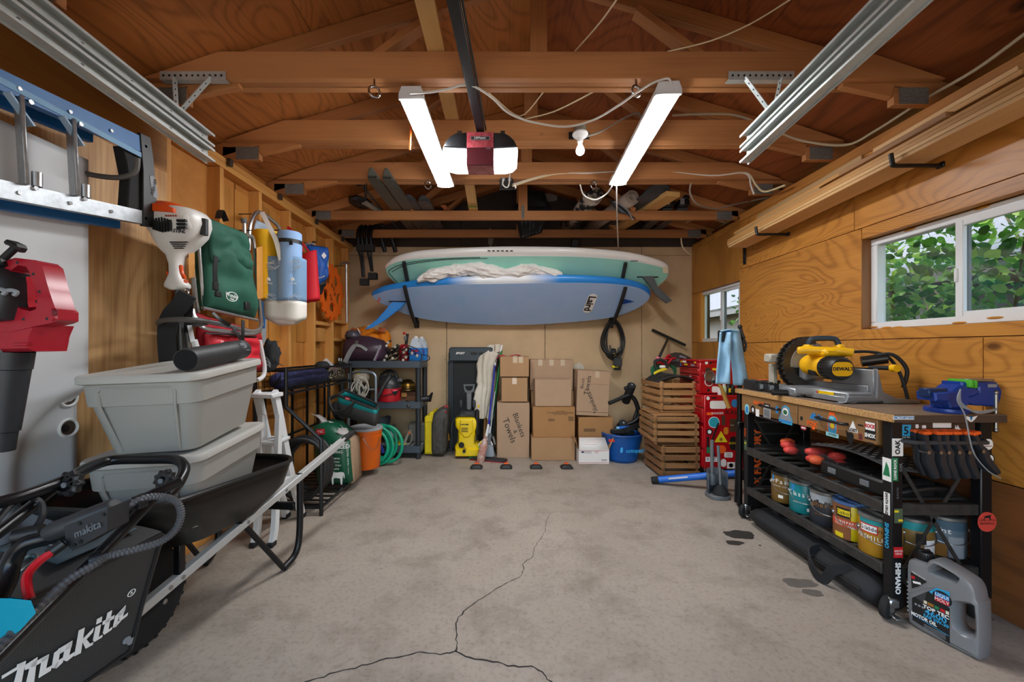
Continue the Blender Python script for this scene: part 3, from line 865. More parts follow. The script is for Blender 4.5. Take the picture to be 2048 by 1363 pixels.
wire('bulb_cable','grey cable running from the bulb holder up behind the collar',[V((.548,2.69,2.66)),P(1205,262,2.71),P(1245,238,2.71),P(1275,226,2.72),P(1285,245,2.74)],.007,mat('grey_cable','9b9488',.6))
wire('plate_cable','grey cable along the plate and over to the second collar',[P(1345,231,2.73),P(1400,228,2.74),P(1470,230,2.74),P(1530,252,2.70),P(1600,280,2.70),P(1690,290,2.62),P(1750,262,2.44),P(1850,198,2.15),P(1950,140,1.90),P(2060,60,1.70)],.008,mat('cream_cable','b9aa8c',.6))
wire('beam_cable','cream cable clipped along the face of the third collar',[P(1025,372,3.29),P(1090,352,3.32),P(1160,346,3.325),P(1260,345,3.325),P(1370,340,3.325),P(1470,345,3.325),P(1497,348,3.31),P(1512,370,3.29),P(1530,383,3.28),P(1570,370,3.1)],.008,CREAMW)
wire('beam_cable','white cable clipped along the third collar beside the cream one',[P(1025,369,3.30),P(1100,349,3.325),P(1180,346,3.32),P(1300,341,3.325),P(1420,351,3.32),P(1490,346,3.315),P(1502,372,3.29),P(1508,388,3.29)],.007,ROPEC)
wire('cord_loop','white cord looping down beneath the far end of the shop light',[P(1160,369,3.3),P(1168,390,3.4),P(1190,399,3.4),P(1212,388,3.36),P(1224,372,3.25)],.006,ROPEC)
wire('hanging_string','white cord hanging straight from the shop light to the mint board',[P(1233,372,3.26),P(1234,430,3.6),P(1237,508,4.62)],.006,ROPEC)
wire('cord_tail','grey cord hanging beneath the third collar by the right slope',[P(1382,366,3.4),P(1380,385,3.45),P(1395,408,3.55),P(1432,417,3.75),P(1462,410,3.8),P(1500,402,3.85),P(1535,395,3.5)],.007,mat('grey_cable','9b9488',.6))
wire('cord_tail','cream cable stub hanging from the rearmost truss',[P(1372,445,4.6),P(1385,440,4.5),P(1420,438,4.4),P(1448,444,4.2)],.008,CREAMW)
wire('cord_tail','cream cable end dangling beside the mint board',[P(1362,476,4.7),P(1366,495,4.72),P(1382,510,4.75)],.009,CREAMW)
MB().tube([P(822,250,2.5),P(820,300,2.5)],.006,6).thing('release_string',ORANGE,'short orange pull cord beside the shop light','cord',loc=P(822,250,2.5),world=1)

# ---- lumber on black wall brackets
LUMB=[wood('pale_lumber_%d'%k,c,d,'X',rings=5,sc_=2,stretch=.04,knots=.25,kscale=2,fine=.4) for k,(c,d) in enumerate((('d9b07a','b98850'),('cf9f60','a97236'),('c9a676','a07a4c'),('a97a4c','7d5430')))]
def bracket(y,lb):
 z=2.186-.032*(y-2.4)
 t=thing('lumber_bracket',lb,'bracket',(XR,y,z),world=1,group='black lumber brackets')
 bx('wall_plate',(XR-.006,y,z-(.03 if y>3.5 else .01)),(.012,.04,.16 if y>3.5 else .03),BLACKM,t,.004)
 if y>3.5:return
 MB().tube(SP([(XR-.005,y,z-.012),(XR-.15,y,z-.012),(XR-.245,y,z-.012),(XR-.255,y,z+.0),(XR-.264,y,z+.05)],4),.011,8).b('arm',BLACKM,t)
bracket(2.08,'black bracket arm carrying the lumber above the big window')
bracket(3.2,'black bracket arm carrying the far end of the lumber')
bracket(3.78,'black bracket by the lumber ends near the small window')
def plank(lb,y0,y1,x,z,a,b_,k,dz=0):
 y1=min(y1,3.82+(y1-3.9)*.4) if y1>3.8 else y1
 y1-=.16;x-=.012;a=min(a*.72,.165);tz=lambda y:z-.032*(y-2.4)
 m=along((x,y0,tz(y0)),(x,y1,tz(y1)))
 o=MB().box((0,0,0),(y1-y0,a,b_),.0025).thing('lumber_board',LUMB[k],lb,'board',m=m,group='boards on the wall rack')
zb=2.20
plank('widest pale board at the bottom of the lumber rack',.2,3.93,XR-.125,zb+.010,.235,.020,0)
plank('pale board lying second from the bottom of the lumber rack',.3,3.97,XR-.125,zb+.032,.235,.020,0)
plank('yellowish board third from the bottom of the lumber rack',.1,4.03,XR-.120,zb+.055,.225,.022,1)
plank('yellow board with stained edge fourth from the bottom of the rack',.2,4.05,XR-.115,zb+.079,.215,.022,1)
plank('grey brown weathered board lying in the middle of the rack',1.86,2.62,XR-.15,zb+.106,.16,.026,3)
plank('short pale board behind the weathered board on the rack',2.66,3.85,XR-.11,zb+.106,.16,.024,2)
plank('long pale board second from the top of the rack',1.62,3.92,XR-.10,zb+.132,.17,.024,1)
plank('long pale board on top of the rack',1.64,2.45,XR-.10,zb+.160,.15,.024,0)
plank('warm board standing at the back of the rack top',2.50,3.70,XR-.02,zb+.20,.03,.10,2)
plank('dark board at the near top of the rack',.1,1.60,XR-.115,zb+.145,.18,.05,3)

# ================================================================ outside the windows
ROOFG=mat('grey_shingle','55565c',.85,var=.25,vsc=16)
SIDG=mat('grey_lilac_siding','58555a',.8,var=.12,vsc=5)
GRASS=mat('garden_ground','5d6b3a',.95,var=.4,vsc=6)
tags(MB().box((9,5,-.15),(13,26,.1)).b('ground',GRASS),'garden ground outside the windows',kind='structure')
hs=thing('neighbour_house','grey shingled neighbouring building seen through the windows','building',(4.8,6,-.1),world=1)
bx('wall',(4.9,6.5,0.95),(.2,16,2.2),SIDG,hs);bx('eave_board',(4.42,6.5,1.98),(.04,16.2,.13),mat('dark_gutter','3b3d42',.6),hs)
for k in range(24):
 x0=4.36+k*.16;z0=2.03+k*.11
 mm=along((x0,6.5,z0),(x0+.20,6.5,z0+.137))
 o=mesh_obj(MB().box((0,0,.01),(.20,16.2,.022)).mesh('shingle_course',ROOFG),'shingle_course',hs);o.matrix_local=WORLD[hs.name]@mm
def leafm(name,c):
 m,N,L,b=nodes(name);t=N.new('ShaderNodeBsdfTranslucent');t.inputs[0].default_value=lin(c);b.inputs['Base Color'].default_value=lin(c);b.inputs['Roughness'].default_value=.5
 x=N.new('ShaderNodeMixShader');x.inputs[0].default_value=.5;L.new(b.outputs[0],x.inputs[1]);L.new(t.outputs[0],x.inputs[2]);L.new(x.outputs[0],N['Material Output'].inputs[0]);return m
LEAF=[leafm('leaf_light','a6c85a'),leafm('leaf_mid','74a242'),leafm('leaf_dark','45742f')]
TWIG=mat('shrub_bark','7d6f5b',.8)
sh=thing('leafy_shrub','green bush with round leaves just outside the big window','shrub',(3.3,2.6,-.1),world=1)
rs=random.Random(5)
for k in range(11):
 b0=V((3.3+rs.uniform(-.25,.3),2.7+rs.uniform(-.6,.6),-.1));tip=V((3.1+rs.uniform(-.4,.9),2.7+rs.uniform(-1.3,1.7),2.2+rs.uniform(-.4,.8)))
 mid=b0.lerp(tip,.55)+V((rs.uniform(-.15,.15),rs.uniform(-.15,.15),.25))
 MB().tube(SP([b0,mid,tip],6),[.016-.012*i/12 for i in range(13)],6).b('branch',TWIG,sh)
def leaf_mesh(k):
 mb=MB();n=8;vs=[V((.0,.0,.004))]
 for i in range(n):
  a=2*math.pi*i/n;vs.append(V((math.cos(a)*.034*(1.05 if i in (0,) else 1),math.sin(a)*.03,.008*abs(math.sin(a)))))
 mb.add(vs,[(0,1+i,1+(i+1)%n) for i in range(n)])
 return mb.mesh('leaf',LEAF[k],0)
lm=[leaf_mesh(k) for k in range(3)]
I=WORLD[sh.name]
def rnd_leaf():
 p=V((rs.uniform(2.75,4.0),rs.uniform(1.4,5.0),rs.uniform(.7,3.1)))
 e=Euler((rs.uniform(-.9,.9),rs.uniform(-1.3,-.1),rs.uniform(0,6.28)))
 return p,MT(p)@e.to_matrix().to_4x4()@Matrix.Scale(rs.uniform(.7,1.25),4)
lv=sorted([rnd_leaf() for _ in range(8500)],key=lambda q:q[0].length)
stuffm=[MB(),MB(),MB()]
for i,(p,m) in enumerate(lv):
 k=rs.choices((0,1,2),(3,4,3))[0] if p.x<3.4 else rs.choices((0,1,2),(1,3,5))[0]
 if i<300:
  o=mesh_obj(lm[k],'leaf',sh);o.matrix_local=I@m
 else:
  me=lm[k];stuffm[k].add([m@v.co for v in me.vertices],[tuple(f.vertices) for f in me.polygons])
for k in range(3):stuffm[k].b('foliage',LEAF[k],sh,smooth=0,kind='stuff')
# ================================================================ boards on the back wall
def grad_mat(name,stops,axis='X',rough=.3):
 m,N,L,b=nodes(name)
 tc=N.new('ShaderNodeTexCoord');sp=N.new('ShaderNodeSeparateXYZ');r=N.new('ShaderNodeValToRGB')
 mp=N.new('ShaderNodeMapRange');mp.inputs['From Min'].default_value=-1.7;mp.inputs['From Max'].default_value=1.7
 L.new(tc.outputs['Object'],sp.inputs[0]);L.new(sp.outputs[axis],mp.inputs[0]);L.new(mp.outputs[0],r.inputs['Fac'])
 e=r.color_ramp.elements
 while len(e)<len(stops):e.new(.5)
 for q,(p,c) in zip(e,stops):q.position=p;q.color=lin(c)
 L.new(r.outputs['Color'],b.inputs['Base Color']);b.inputs['Roughness'].default_value=rough
 return m
def surfboard(label,outline,panel,zpix,m_body,m_panel,x0):
 d=V((0,-.77,.64)).normalized();n=V((0,-.64,-.77)).normalized()
 p0=V((x0,4.90,H-(zpix-CY)*4.90/FPX));fm=frame(p0,EX,d)
 t=thing('paddle_board',label,'surfboard',m=fm)
 I=fm.inverted()
 def loc(pts):
  q=[I@hit(a,b_,p0,n) for a,b_ in pts]
  return [(v.x,v.y) for v in SP(q,5,True)]
 MB().stack(loc(outline),[(.045,0),(.015,-.010),(0,-.035),(0,-.055),(.02,-.085),(.07,-.105)]).b('hull',m_body,t,smooth=70)
 MB().prism(loc(panel),.0002,.002).b('bottom_panel',m_panel,t,smooth=70)
 return t,I,p0,n,fm
MINT=mat('mint_foam','a0dfcf',.4,var=.08,vsc=3)
WBOARD=mat('white_board','e6e4e0',.25)
PERI=mat('periwinkle_board','9abeea',.35,var=.1,vsc=4,col2='a9c2ea')
BRAIL=grad_mat('blue_white_rail',[(0,'1f7fd0'),(.30,'2a88d8'),(.40,'e8eef5'),(.55,'eef1f6'),(.66,'2d8fe0'),(1,'1a6fc4')])
mt,I,p0,n,fm=surfboard('white and mint green paddle board lying on the upper rack arms',[(768,541),(776,528),(795,517),(840,507),(940,501),(1030,499),(1150,501),(1250,509),(1310,522),(1336,533),(1341,548),(1334,562),(1310,580),(1260,596),(1200,607),(1100,617),(1000,619),(900,611),(830,592),(785,566)],
 [(772,541),(786,527),(820,519),(900,514),(1030,512),(1150,513),(1250,520),(1310,531),(1333,539),(1334,552),(1324,564),(1300,578),(1255,590),(1200,600),(1100,610),(1000,612),(900,604),(830,586),(790,563)],620,WBOARD,MINT,.05)
mint_p0,board_n=p0,n
def on(px,py,lift=.004):return I@(hit(px,py,p0,n)+n*lift)
PIN=mat('dark_pinline','24443f',.5)
MB().tube(SP([on(960,514),on(900,516),on(840,521),on(800,529),on(778,541),on(785,553),on(800,570)],5),.004,5).b('pinline',PIN,mt)
MB().tube(SP([on(975,516),on(900,518),on(840,524),on(806,531),on(784,543)],5),.004,5).b('pinline',PIN,mt)
def fin(t,pts,m,th=.012):
 q=[on(a,b_,c) for a,b_,c in pts]
 MB().loft([[v+V((0,th/2,0)) for v in q],[v-V((0,th/2,0)) for v in q]]).b('fin',m,t,smooth=20)
fin(mt,[(1284,553,.002),(1306,552,.002),(1311,562,.10),(1333,574,.22),(1322,577,.24),(1306,572,.16),(1296,562,.07)],mat('smoke_fin','3c4246',.3))
MB().box(on(1295,553),(.24,.012,.006)).b('fin_box',INK,mt)
MB().box(on(1268,521),(.08,.008,.006)).b('handle_slot',GREY,mt)
MB().prism([(0,0),(.05,.0),(.02,.09),(-.03,.08)],.002,.004,MT(on(1326,545))).b('sticker',PCREAM,mt)
for k in range(6):MB().box(on(978+k*9,501,.002),(.028,.012,.002)).b('print_mark',INK,mt)
bt,I,p0,n,fm=surfboard('sky blue paddle board with a blue fin lying on the lower rack arms',[(742,592),(752,584),(775,576),(830,567),(900,561),(1000,558),(1130,556),(1220,560),(1270,568),(1296,579),(1303,592),(1293,607),(1268,623),(1225,637),(1150,646),(1050,652),(960,651),(880,645),(820,634),(775,616),(752,604)],
 [(745,592),(758,586),(780,579),(830,573),(900,569),(1000,567),(1130,565),(1220,567),(1268,573),(1290,582),(1299,593),(1289,606),(1265,620),(1223,634),(1150,643),(1050,649),(960,648),(880,642),(822,631),(778,613),(756,602)],652,BRAIL,PERI,.05)
BFIN=mat('blue_fin','1f82d6',.35)
fin(bt,[(786,603,.002),(812,604,.002),(802,609,.06),(775,619,.17),(752,625,.24),(741,624,.27),(760,615,.20),(776,607,.09)],BFIN)
MB().box(on(797,602),(.22,.012,.006)).b('fin_box',INK,bt)
MB().prism(rrect(.30,.105,.05),.002,.0035,MT(on(1180,606))@MR(R(-97),4,'Z')).b('sticker',PWHITE,bt)
text('Laird',bt,on(1179,606,.0078),V((-.12,-1,0)),V((1,-.12,0)),.115,INK,bold=.004)
MB().prism(rect(.012,.16),.0036,.0045,MT(on(1171,607,0))@MR(R(-7),4,'Z')).b('print_line',PGREY,bt)
MB().prism([(-.07,-.055),(.10,0),(-.07,.055),(-.04,0)],.002,.004,MT(on(1251,602))).b('arrow_emblem',mat('royal_print','1b4fae',.5),bt)
for a,b_,r in ((759,597,.02),(757,602,.02)):MB().box(on(a,b_),(.012,.05,.002)).b('mark',PORANGE,bt)
FOAMT=mat('black_foam_pad','232426',.8,var=.2,bump=.2,bsc=120)
def rack(label,bot,tip,bot2,tip2):
 t=thing('board_rack',label,'rack',P(*bot,4.99),world=1,group='steel board racks')
 for (b0,t0,zoff) in ((bot,tip,.0),(bot2,tip2,0)):
  a=P(*b0,4.97);c=P(*t0,4.36)
  bx('wall_plate',(a.x,4.985,a.z),(.06,.03,.09),BLACKM,t,.004)
  MB().cyl((a.x,4.975,a.z+.01),(a.x,4.965,a.z+.01),.012,n=8).b('bolt',CHROME,t)
  mid=a.lerp(c,.5)+V((0,-.03,-.035))
  if t0 is tip2:
   c,mid=hit(*t0,mint_p0,board_n)+board_n*.035,hit((b0[0]+t0[0])/2,(b0[1]+t0[1])/2,mint_p0,board_n)+board_n*.035
  MB().tube(SP([a,a+V((0,-.06,.0)),mid,c.lerp(mid,.12) if t0 is tip2 else c+V((0,.03,-.03)),c],5),.021,10).b('padded_arm',FOAMT,t)
 bx('upright',(P(*bot,4.99).x,4.992,(P(*bot,4.99).z+P(*bot2,4.99).z)/2),(.04,.012,P(*bot2,4.99).z-P(*bot,4.99).z),BLACKM,t,.003)
rack('black rack holding the fin end of the sky blue board',(833,648),(809,571),(826,612),(809,520))
rack('black rack holding the logo end of the boards with a cord on it',(1222,648),(1251,574),(1232,612),(1250,522))
# crumpled white cloth between the boards
CLOTH=mat('white_cloth','e9e5e0',.9,var=.06,vsc=20)
pts=SP([P(836,560,4.36),P(852,553,4.36),P(885,546,4.38),P(915,541,4.39),P(945,538,4.40),P(985,545,4.40),P(1030,545,4.40),P(1065,539,4.40),P(1100,545,4.40),P(1124,551,4.40)],6)
def cloth_ring(u,v):
 i=min(int(u*(len(pts)-1)),len(pts)-2);p=pts[i].lerp(pts[i+1],u*(len(pts)-1)-i)
 r=.085*math.sin(math.pi*min(1,max(.02,u*.9+.05))) **.5*(1+.35*noise.noise(V((u*9,0,4))))
 a=2*math.pi*v
 q=V((0,math.cos(a)*r*1.15,math.sin(a)*r*.85))
 k=1.02+.7*abs(noise.noise(V((u*13+math.sin(a)*2.5,math.cos(a)*2.2,2))))-.5*abs(noise.noise(V((u*26+2*math.cos(a),math.cos(a)*3,math.sin(a)*3))))
 return p+q*k
MB().grid(cloth_ring,130,34,cv=True).thing('white_sheet',CLOTH,'crumpled white cloth stuffed between the two paddle boards','cloth',loc=P(980,560,4.5),world=1,smooth=S8,mods=[('SUBSURF',1)])

# coiled black extension cord on the rack
cc=thing('extension_cord','coiled black cord with yellow marked plugs hanging from the board rack','cord',P(1226,645,4.86),world=1)
random.seed(3)
mb=MB()
for k in range(7):
 cx,cz=1227+random.uniform(-3,3),677+random.uniform(-3,6);rx,rz=18+random.uniform(-4,5),33+random.uniform(-4,7)
 mb.tube([P(cx+rx*math.cos(a)*(1+.25*math.sin(a)),cz+rz*math.sin(a),4.90-.012*k+.015*math.sin(3*a+k)) for a in [2*math.pi*i/28 for i in range(28)]],.009,6,True)
mb.b('coil',BLACK,cc)
for a,b_ in (((1211,690),(1228,722)),((1220,690),(1226,718)),((1237,695),(1234,722)),((1241,690),(1240,724))):
 MB().tube(SP([P(*a,4.88),P((a[0]+b_[0])/2-1,(a[1]+b_[1])/2,4.86),P(*b_,4.87)],4),.010,6).b('cord_end',BLACK,cc)
c=P(1235,724,4.86);bx('plug_block',c,(.10,.08,.11),mat('clear_grey_plug','3d3f42',.3),cc,.015)
c=P(1227,706,4.86);bx('cord_wrap',c,(.06,.05,.12),BLACK,cc,.015);bx('yellow_mark',c+V((.005,-.027,-.015)),(.03,.003,.03),PYEL,cc,0)
c=P(1231,733,4.86);bx('yellow_plug',c,(.09,.05,.03),PYEL,cc,.01);bx('plug',c+V((.02,.0,-.02)),(.08,.06,.04),BLACK,cc,.01)

# ================================================================ along the back wall
# folded treadmill
tm=thing('treadmill','folded black treadmill standing upright against the back wall','treadmill',F(940,905),world=1)
Yt=4.85
TMB=mat('treadmill_blue_black','26343f',.4,var=.15);TMD=mat('treadmill_belt','202225',.75,bump=.1,bsc=300)
MB().prism(fp([(897,705),(985,705),(985,905),(897,905)],Yt),-.13,0,FY(Yt),.006).b('deck',TMD,tm)
for a,b_ in ((896,907),(976,987)):MB().prism(fp([(a,722),(b_,722),(b_,905),(a,905)],Yt),-.12,.02,FY(Yt),.006).b('side_rail',TMB,tm)
for a in (899,903):MB().prism(fp([(a,724),(a+1.6,724),(a+1.6,900),(a,900)],Yt),.018,.024,FY(Yt)).b('rail_groove',INK,tm)
MB().prism(fp([(899,697),(903,694),(982,694),(987,697),(987,722),(904,722),(899,728)],Yt),-.15,.05,FY(Yt),.012).b('console',TMB,tm)
MB().prism(fp([(942,704),(955,704),(955,709),(942,709)],Yt),.05,.054,FY(Yt)).b('display',INK,tm)
MB().prism(fp([(958,704),(972,704),(972,709),(958,709)],Yt),.05,.054,FY(Yt)).b('display',INK,tm)
text('SPORT',tm,P(921,706,Yt)+V((0,-.052,0)),EX,EZ,.034,PWHITE,shear=.3,bold=.0015)
for x in (901,981):MB().prism(fp([(x-5,893),(x+5,893),(x+5,905),(x-5,905)],Yt),.02,.045,FY(Yt),.004).b('end_cap',BLACK,tm)

# pressure washer
pw=thing('pressure_washer','yellow pressure washer with grey handle standing before the treadmill','pressure washer',F(934,912),world=1)
Y=4.50
PYW=mat('washer_yellow','f2cf08',.38,var=.08);DG=mat('washer_grey','3a3d41',.5)
MB().stack(fp([(911,912),(909,893),(914,884),(916,862),(910,852),(910,838),(917,835),(948,835),(957,841),(957,851),(951,862),(951,884),(957,892),(958,912)],Y),[(.02,-.25),(0,-.22),(0,-.03),(.012,-.008),(.03,0)],FY(Y)).b('body',PYW,pw)
MB().stack(fp([(920,838),(946,838),(947,862),(938,874),(928,874),(919,862)],Y),[(0,0),(0,.006),(.012,.016)],FY(Y)).b('front_shield',PYW,pw)
MB().stack(fp([(911,896),(958,896),(959,912),(910,912)],Y),[(0,-.2),(0,.01),(.012,.03)],FY(Y)).b('base',PYW,pw)
for y_ in (855,858.5,862):bx('vent_slot',P(929.5,y_,Y)+V((0,-.017,0)),(.075,.004,.008),INK,pw,0)
text('KARCHER',pw,P(929.5,848,Y)+V((0,-.0165,0)),EX,EZ,.02,INK,bold=.001)
for a in (918,948):
 for k in range(5):bx('side_vent',P(a-(2 if a<930 else -2),871+k*3.2,Y)+V((0,-.006,0)),(.02,.01,.006),INK,pw,0)
c=P(923,889,Y);MB().cyl(c+V((0,-.002,0)),c+V((0,-.018,0)),.032,n=20,b=.004).b('outlet',INK,pw)
c=P(929,900,Y);MB().cyl(c+V((0,-.02,0)),c+V((0,-.05,0)),.019,n=18,b=.003).b('switch_knob',BLACK,pw)
for k in range(3):bx('mark',P(930,893+k*2.5,Y)+V((-.01+k*.012,-.026,0)),(.03,.003,.006),INK,pw,0)
MB().prism(fp([(917,834),(950,834),(947,824),(920,824)],Y),-.2,-.02,FY(Y),.01).b('top_cover',DG,pw)
MB().tube(SP([P(917,834,Y+.1),P(920,828,Y+.06),P(932,826,Y+.02),P(944,828,Y+.02),P(950,836,Y+.05)],4),.016,8).b('hose_guide',DG,pw)
bx('handle_column',(P(936,803,Y).x,Y+.13,P(936,805,Y).z),(.055,.05,.20),GREY,pw,.01)
hp=fp([(925,770),(948,770),(946,784),(940,788),(932,788),(927,784)],Y);hi=fp([(928,773),(945,773),(943,780),(939,783),(933,783),(930,780)],Y)
MB().ringplate(hp,hi,-.16,-.11,FY(Y)).b('handle',mat('washer_handle','5d6267',.45),pw)
MB().tube(SP([P(905,878,Y),P(903,855,Y),P(908,838,Y+.02),P(925,824,Y+.02),P(945,822,Y+.04),P(955,828,Y+.05)],5),.009,7).b('hose',BLACK,pw)
MB().cyl(P(898,880,Y),P(897,866,Y),.013,.011,10).b('hose_nozzle',mat('brass','8d6a2c',.35,.9),pw)
MB().tube([P(905,840,Y),P(899,855,Y),P(897,868,Y)],.008,6).b('hose_end',BLACK,pw)
bx('spray_gun',P(954,845,Y)+V((.0,.03,0)),(.05,.06,.30),BLACK,pw,.02);bx('gun_mark',P(957,812,Y)+V((0,.0,0)),(.02,.02,.03),YELLOW,pw,.004)
MB().cyl(P(953,880,Y+.05),P(951,828,Y+.05),.02,n=10).b('lance',BLACK,pw)
for a in (922,948):MB().lathe([(0,0),(.016,0),(.02,.03),(.022,.06),(.012,.085),(0,.09)],10,MT(P(a,814,Y+.12))).b('spare_nozzle',DG,pw)

# yellow box and black jerry can
yj=thing('yellow_container','flat yellow plastic case standing beside the black can','container',F(858,908),world=1)
Y=4.60
MB().prism(fp([(849,834),(852,831),(858,831),(858,826),(862,823),(866,823),(868,826),(868,905),(866,908),(849,908)],Y),-.30,0,FY(Y),.01).b('body',mat('case_yellow','ead00c',.4,var=.1),yj)
for a,b_ in ((850,841),(850,903)):bx('rib',P(858,b_,Y)+V((0,-.004,0)),(.09,.012,.02),mat('case_yellow',''),yj,.003)
bx('latch_bar',P(853,865,Y)+V((0,-.006,0)),(.02,.012,.14),mat('case_yellow',''),yj,.004)
jc=thing('jerry_can','scuffed black plastic jerry can with red cap by the yellow case','can',F(878,911),world=1)
Y=4.54
MB().stack(fp([(862,850),(866,828),(872,822),(880,818),(891,816),(895,820),(895,862),(893,895),(888,910),(864,910),(862,902)],Y),[(.03,-.30),(0,-.27),(0,-.03),(.012,-.008),(.03,0)],FY(Y)).b('body',mat('scuffed_black','2e2c2b',.55,var=.5,vsc=18,col2='57524d'),jc)
bx('cap',P(890,815,Y)+V((0,.1,0)),(.05,.05,.03),mat('can_red','9a2d33',.4),jc,.006);MB().cyl(P(892,823,Y)+V((0,.01,0)),P(892,823,Y)+V((0,-.01,0)),.009,n=8).b('button',PRED,jc)
for a in (869,889):MB().tube(SP([P(a,835,Y)+V((0,-.004,0)),P(a-1,865,Y)+V((0,-.006,0)),P(a,900,Y)+V((0,-.004,0))],4),.012,6).b('rib',mat('scuffed_black',''),jc)

# brooms, poles and canvas between treadmill and cartons
def pole(name,label,a,b_,r,m,cat,extra=None):
 t=thing(name,label,cat,a,world=1)
 MB().cyl(a,b_,r,n=10).b('handle',m,t)
 return t
Y=4.55
WOODH=mat('handle_wood','b98b54',.5,var=.25,vsc=10)
cv=thing('canvas_bundle','folded cream canvas umbrella bundle leaning on the wall','canvas',F(975,905),world=1)
CANV=mat('cream_canvas','d8cfbf',.9,var=.12,vsc=8,bump=.2,bsc=90)
def canv(u,v):
 z=u;path=SP([P(960,836,4.70),P(962,800,4.72),P(969,770,4.76),P(971,740,4.79),P(978,710,4.82),P(983,689,4.85)],5)
 i=min(int(u*(len(path)-1)),len(path)-2);p=path[i].lerp(path[i+1],u*(len(path)-1)-i)
 r=(.055,.07,.085,.10,.10,.09,.03)[min(6,int(u*6.99))]+.02*math.sin(u*9);a=2*math.pi*v
 k=1+.25*math.sin(5*a+6*u)+.15*noise.noise(V((u*8,math.cos(a),math.sin(a))))
 return p+V((math.cos(a)*r*k,math.sin(a)*r*.6*k,0))
MB().grid(canv,30,30,cv=True).b('canvas',CANV,cv,smooth=S8)
MB().strap(SP([P(986,742,4.78),P(984,760,4.78),P(980,800,4.74),P(976,822,4.74),P(984,838,4.72)],5),(1,0,.2),.09,.012).b('loose_flap',CANV,cv)
MB().strap(SP([P(990,722,4.80),P(995,700,4.82),P(995,688,4.83)],5),(1,0,0),.055,.02).b('loose_flap',CANV,cv)
for a,b_ in ((968,972),(975,976),(994,995)):MB().cyl(F(a,905)+V((0,0,.01)),P(b_,765,4.78),.014,n=8).b('pole',WOODH,cv)
bb=pole('blue_broom','white bristled broom with a blue handle leaning beside the canvas',P(976,860,Y),P(990,730,4.72),.012,mat('navy_handle','24309a',.4),'broom')
MB().cyl(P(990,731,4.72),P(991,724,4.725),.013,n=10).b('handle_cap',WHITE,bb)
MB().cyl(P(970,885,Y-.02),P(977,848,Y),.02,.014,10).b('sleeve',WHITE,bb)
gb=pole('green_broom','green handled broom with green bristles next to the blue broom',P(980,865,Y+.02),P(1003,700,4.78),.012,mat('green_handle','17823c',.4),'broom')
MB().cyl(P(1001,703,4.775),P(1003.5,690,4.80),.0135,n=10).b('handle_cap',WHITE,gb)
MB().cyl(P(975,888,Y),P(981,853,Y+.02),.018,.014,10).b('sleeve',WHITE,gb)
def bristle(t,top,bot,w0,w1,m,dpt=.05):
 rings=[]
 for k in range(6):
  u=k/5;c=top.lerp(bot,u);w_=w0+(w1-w0)*u
  rings.append([c+V((math.cos(a)*w_/2*(1+.08*math.sin(7*a)),math.sin(a)*dpt/2*(1+.5*u),0)) for a in [2*math.pi*i/18 for i in range(18)]])
 MB().loft(rings).b('bristles',m,t,smooth=25)
bristle(gb,P(962,890,Y),P(948,915,Y-.04),.05,.13,mat('green_bristle','1f9a4a',.8,bump=.6,bsc=250))
dp=thing('dustpan','white upright dustpan with grey brush leaning against the brooms','dustpan',F(976,912),world=1)
q=fp([(951,905),(957,886),(966,878),(974,876),(981,878),(986,888),(988,905),(985,914),(955,914)],Y)
MB().stack(q,[(0,-.03),(0,-.004),(.012,0),(.02,-.012)],FY(Y-.02)).b('pan',WHITE,dp)
bristle(dp,P(980,890,Y-.05),P(978,911,Y-.07),.07,.13,mat('grey_bristle','8f979d',.8,bump=.6,bsc=250))
gp=pole('grey_pole','silver and grey telescopic pole leaning beside the tall carton',P(980,868,Y),P(990,782,4.64),.010,ALU,'pole')
MB().cyl(P(976,893,Y-.01),P(981,866,Y),.026,.02,10).b('grip',GREY,gp)
MB().cyl(P(990,888,Y),P(986,872,Y),.012,n=8).b('tip',ALU,gp)
MB().tube(SP([P(984,905,Y+.06),P(988,850,Y+.08),P(995,770,4.72),P(996,704,4.80)],4),.012,8).thing('black_stick',BLACK,'thin black stick with rounded top behind the green broom','stick',loc=F(984,905),world=1)
mp=thing('flat_mop','flat black mop head with red edge lying on the floor before the dustpan','mop',F(985,920),world=1)
a,b_=F(943,917),F(1012,923)
mmm=along(a+V((0,0,.014)),b_+V((0,0,.014)))
o=mesh_obj(MB().box((0,0,0),((b_-a).length,.11,.022),.008).mesh('mop_plate',mat('mop_black','2b2629',.7)),'mop_plate',mp);o.matrix_local=WORLD[mp.name]@mmm
o=mesh_obj(MB().box((0,0,-.010),((b_-a).length+.012,.122,.008),.003).mesh('mop_edge',mat('mop_red','a31d27',.7)),'mop_edge',mp);o.matrix_local=WORLD[mp.name]@mmm
wr_=thing('wrapped_bundle','clear wrapped bundle with red and orange print propped on the mop','bundle',F(962,922),world=1)
MB().lathe([(0,0),(.035,.0),(.045,.05),(.04,.12),(.045,.18),(.03,.24),(.015,.27),(.02,.29),(0,.292)],14,MT(F(961,921)+V((0,-.06,0)))@MR(R(12),4,'Y')).b('wrap',mat('clear_wrap','d5c9c0',.2,var=.35,vsc=22,col2='b8604a'),wr_)
for k,(a,b_,m) in enumerate(((963,893,PORANGE),(964,901,PRED),(961,908,PWHITE),(962,885,PYEL))):
 MB().sph(P(a,b_,4.36),(.016,.006,.02),10,6).b('printed_spot',m,wr_)
RAGR=mat('red_rag','c23a48',.9)
MB().grid(lambda u,v:P(992+62*u,716-3*math.sin(u*3)-2*math.sin(u*12),4.6)+V((0,-.03+.2*v,.012+.014*noise.noise(V((u*7,v*4,1)))-(.02 if u<.08 else 0))),24,8).thing('red_rag',RAGR,'red rag lying on the topmost small carton','rag',loc=P(1025,713,4.6),world=1,smooth=S8,mods=[('SOLIDIFY',.004)])

